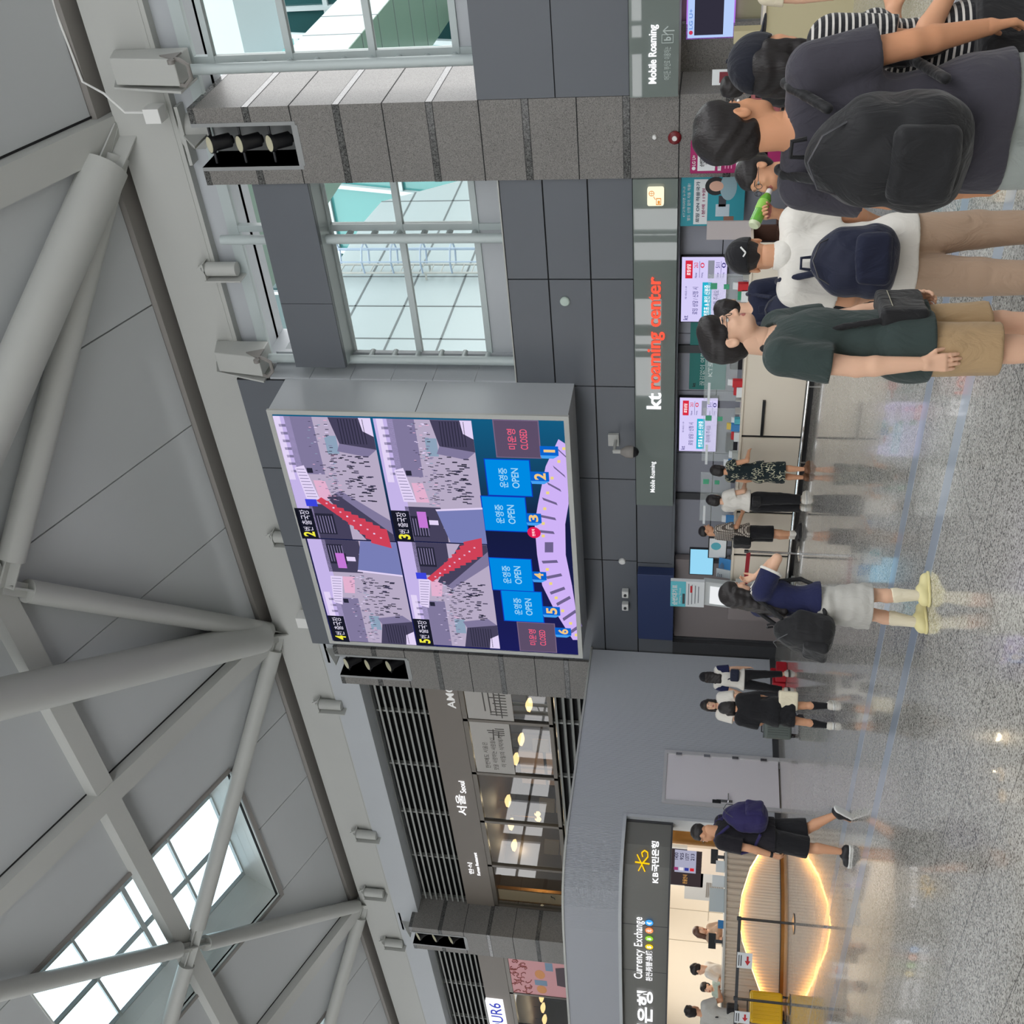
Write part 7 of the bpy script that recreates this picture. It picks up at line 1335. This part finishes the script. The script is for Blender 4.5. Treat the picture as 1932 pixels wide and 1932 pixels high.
st = MB(); s_ = Solid(); s_.box(P.T((.12, -.10, .50*P.h)), (.06, .03, .05), .02, .01); q = Solid(); q.cone(P.T((.13, -.09, .56*P.h)), P.T((.0, -.09, .60*P.h)), .012, .012).cone(P.T((.0, -.1, .60*P.h)), P.T((-.12, -.05, .60*P.h)), .012, .012); P.carried('waist_bag', 'small black bag on the hip of the person in white top at the counter', 'bag', s_, M_bagB, [('strap', q, M_bagB)])
x, y = spot(1511, 1010); P = Person('person in checked shirt and black shorts at the left end of the counter', x, y, facing(.55, .8), tall(1320, 1002, x, y), skin=SK2, head_yaw=-.2, head_pitch=-.1, armL=dict(u=(.2, .05, -1), f=(.05, .15, -1)), armR=dict(u=(.15, .2, -1), f=(-.1, .8, -.3)))
P.hair('crop'); P.top(F_chk, .85, .50, .026); P.legs(F_blk, 'shorts', .026, length=1.0); P.socks(F_wht, .3); P.shoes(M_shoeB)
s_ = Solid(); s_.box(P.T((.02, -.17, .57*P.h)), (.12, .05, .12), .03, .02).fold(.003, 20, 2); q = Solid(); q.cone(P.T((.05, -.13, .64*P.h)), P.T((.08, -.03, .85*P.h)), .014, .014).cone(P.T((.08, -.03, .85*P.h)), P.T((-.05, .09, .72*P.h)), .014, .014); P.carried('shoulder_bag', 'black shoulder bag behind the man in the checked shirt', 'bag', s_, M_bagB, [('strap', q, M_bagB)])
# --- girl with the big backpack walking
x, y = spot(1752, 1150); hh = tall(1368, 1135, x, y); P = Person('person in striped sleeve navy tee and grey skirt walking, hand in her long hair', x, y, fdir(.85, .5), hh*1.02, True, lean=.06, head_yaw=-.25, head_pitch=-.28, near=True, skin=SK1, armR=dict(to=(.085, .115, -.145), hint=(.5, 1, -.5), h=(-.25, -.35, .9), t=(-.4, 1, .3), curl=.7), armL=dict(u=(.12, .1, -1), f=(.0, .3, -1)), legR=dict(t=(.02, .16, -1), c=(.0, .05, -1)), legL=dict(t=(.02, -.06, -1), c=(.0, -.16, -1)))
P.hair('xlong'); tp = P.top(F_dbl, .62, .52, .02); P.skirt(F_lgr, .275, .125, 'skirt', .60, .004); P.socks(F_cream, .62); P.shoes(F_ygrn, F_ygrn, 'clog', 1.12)
for k in range(3):
    q = Solid(); u = P.el[1]-P.sh[1]; off = A3((-.018+.0*k, -.045+.03*k, .0)); a = P.T((.05, -.03+.024*k, .836*P.h)); m_ = P.sh[1]+A3((0, -.025+.024*k, .036*P.h+.026)); e = P.sh[1]+u*.6+A3((.026, -.025+.024*k, .03*P.h)); q.cone(a, m_, .0065, .0065, .002).cone(m_, e, .0065, .0065, .002); P.piece('sleeve_stripe', q, F_wht, .006, tp)
q = Solid(); u = P.el[1]-P.sh[1]; q.cone(P.sh[1]+u*.53, P.sh[1]+u*.66, .034*P.h+.036, .034*P.h+.038, .002, clip=[(P.sh[1]+u*.64, u), (P.sh[1]+u*.56, -u)]); P.piece('sleeve_cuff', q, F_wht, .007, tp)
P.backpack('big drooping black backpack on the girl in the grey skirt', M_bagB, w=.155, hgt=.215, d=.11, zc=.60, tip=-.25, yo=-.03, sag=.02)
# --- three women by the ribbed wall
x, y = spot(1489, 1287); P = Person('person in black cap and navy and white baseball tee, seen from behind', x, y, fdir(.05, 1), tall(1322, 1280, x, y), True, skin=SK1, armR=dict(u=(.15, .0, -1), f=(.1, .15, -1)), armL=dict(u=(.3, .1, -1), f=(.3, .3, -1)), legR=dict(t=(.1, .0, -1), c=(.08, -.02, -1)), legL=dict(t=(.1, .0, -1), c=(.08, -.02, -1)))
P.hair('long'); P.cap(F_blk); P.top(F_wht, .2, .50, .016); sl = Solid()
for s in (1, -1): u = P.el[s]-P.sh[s]; sl.cone(P.sh[s]+u*.05, P.sh[s]+u*.8, .036*P.h+.022, .034*P.h+.024, .01, clip=[(P.sh[s]+u*.72, u)])
P.piece('raglan_sleeves', sl, F_dbl); P.legs(F_blk, 'pants', .01, length=.92); P.shoes(M_shoeW, M_shoeB)
s_ = Solid(); s_.box(P.T((.09, -.13, .615*P.h)), (.08, .035, .05), .03, .02); q = Solid(); q.cone(P.T((.03, -.12, .65*P.h)), P.T((-.10, -.06, .83*P.h)), .014, .014); P.carried('sling_bag', 'navy sling bag on the back of the person in the baseball tee', 'bag', s_, M_bagN, [('strap', q, M_bagN)])
X2 = at(1500, 1330, 2, 0); x, y = -13.6, 12.35; d = ray(1326, 1330); sc = 17.9/math.hypot(d.x, d.y); x, y = d.x*sc, d.y*sc
P = Person('person in white shirt with long dark hair facing the camera behind the person in black', x, y, fdir(.1, -1), tall(1324, 1330, x, y), True, skin=SK1, head_pitch=-.15, armR=dict(u=(.15, .2, -1), f=(-.3, .9, -.1)), armL=dict(u=(.15, .2, -1), f=(-.3, .9, -.1)))
P.hair('long'); P.top(F_wht, .75, .5, .024); P.legs(F_nav, 'pants', .02); P.shoes(M_shoeB)
x, y = spot(1573, 1350); P = Person('person in black tee and pleated skirt with black knee socks, seen from behind', x, y, fdir(-.05, 1), tall(1358, 1342, x, y), True, skin=SK2, head_yaw=.3, head_pitch=-.2, armR=dict(u=(.12, .2, -1), f=(-.1, .8, -.4)), armL=dict(u=(.12, .2, -1), f=(-.2, .8, -.4)), legR=dict(t=(.08, .02, -1), c=(.06, -.02, -1)), legL=dict(t=(.1, -.02, -1), c=(.08, -.06, -1)))
P.hair('bob'); P.top(F_blk, .9, .47, .03); P.skirt(F_blk, .335, .115, 'skirt', .58, .006); P.socks(F_blk, .72, F_wht); P.shoes(M_shoeW, M_white, big=1.15)
s_ = Solid(); s_.box(P.T((.15, -.05, .40*P.h)), (.10, .05, .10), .015, .01).fold(.003, 20, 1); q = Solid(); q.cone(P.T((.18, -.02, .48*P.h)), P.T((.14, .0, .84*P.h)), .012, .012).cone(P.T((.13, -.08, .48*P.h)), P.T((.13, -.03, .84*P.h)), .012, .012); P.carried('tote_bag', 'cream tote bag at the side of the person in the pleated skirt', 'bag', s_, F_cream, [('strap', q, M_bagB)])
sx_, sy2 = spot(1500, 1374); suitcase(sx_, sy2, .7, .38, .52, .24, mat('grey_shell', lin((96, 104, 100)), rough=.4), 'grey suitcase on the left of the person in the pleated skirt')
sx_, sy2 = spot(1496, 1327); suitcase(sx_, sy2, .7, .34, .62, .24, mat('black_shell', lin((34, 35, 40)), rough=.4), 'black suitcase in front of the person in the pleated skirt')
# --- man walking left with the purple-navy backpack
x, y = spot(1604, 1588); P = Person('person with purple navy backpack, black tee and shorts walking left', x, y, fdir(-.92, .38), tall(1306, 1552, x, y), lean=.05, head_yaw=.1, head_pitch=-.2, skin=SK2, near=True, armL=dict(u=(.12, .05, -1), f=(.0, .25, -1), curl=.8), armR=dict(u=(.12, .15, -1), f=(.0, .4, -1)), legL=dict(t=(.02, .14, -1), c=(.0, .04, -1)), legR=dict(t=(.02, -.12, -1), c=(.0, -.75, -1), foot=(.1, .55, -.85)))
P.hair('crop'); P.glasses(M_dark); P.top(fab('black_print', (32, 30, 36)), .72, .47, .02); P.legs(F_blk, 'shorts', .03, length=1.02); P.shoes(M_shoeB, M_white); P.backpack('purple navy backpack on the man walking left past the bank', M_bagP, w=.16, hgt=.23, d=.10, zc=.665)
w = MB(); a = P.el[-1]*.12+P.wr[-1]*.88; w.tube(a, P.wr[-1], .0185*P.h, 16, .0175*P.h); o = w.obj('watch', M_black, None, True); o.parent = P.o
# --- behind and before the bank counter
def clerk(px, py, R, label, face, fem, hair, top, hm=HAIR, sk=SK1, **k):
    d = ray(px, py); s = R/math.hypot(d.x, d.y); x, y = d.x*s, d.y*s; P = Person(label, x, y, face, tall(px, py, x, y), fem, skin=sk, **k); P.hair(hair, hm); P.top(top, .7); P.legs(F_bei if 'customer' in label else F_nav, 'pants', .02); P.shoes(M_shoeB); return P
rd = dict(armR=dict(u=(.12, .3, -1), f=(-.2, .9, .0)), armL=dict(u=(.12, .3, -1), f=(-.2, .9, .0)))
clerk(1309, 1757, 22.0, 'clerk with long brown hair and beige jacket behind the bank counter', fdir(.6, -.3), True, 'long', F_bei, HAIRB, head_pitch=-.3, **rd)
clerk(1306, 1827, 22.2, 'clerk in white shirt facing left behind the bank counter', fdir(-.9, .1), False, 'short', F_wht, head_pitch=-.25, **rd)
clerk(1324, 1862, 23.3, 'clerk in pale green shirt seen low behind the bank counter', fdir(-.3, -.9), False, 'short', F_mint, **rd)
P = clerk(1294, 1912, 20.75, 'customer in pale grey shirt leaning at the bank counter by the yellow suitcase', fdir(.1, .9), False, 'short', F_lgr, sk=SK2, lean=.12, armR=dict(u=(.2, .35, -1), f=(.1, .95, .1)), armL=dict(u=(.12, .3, -1), f=(-.1, .9, .0)))
s_ = Solid(); s_.box(P.T((.14, .02, .52*P.h)), (.05, .08, .07), .03, .02); q = Solid(); q.cone(P.T((.15, .03, .56*P.h)), P.T((.0, .10, .70*P.h)), .014, .014).cone(P.T((.0, .10, .70*P.h)), P.T((-.1, .03, .84*P.h)), .014, .014).cone(P.T((-.1, .03, .84*P.h)), P.T((.05, -.12, .66*P.h)), .014, .014); P.carried('crossbody_bag', 'black crossbody bag of the customer in the pale grey shirt', 'bag', s_, M_bagB, [('strap', q, M_bagB)])
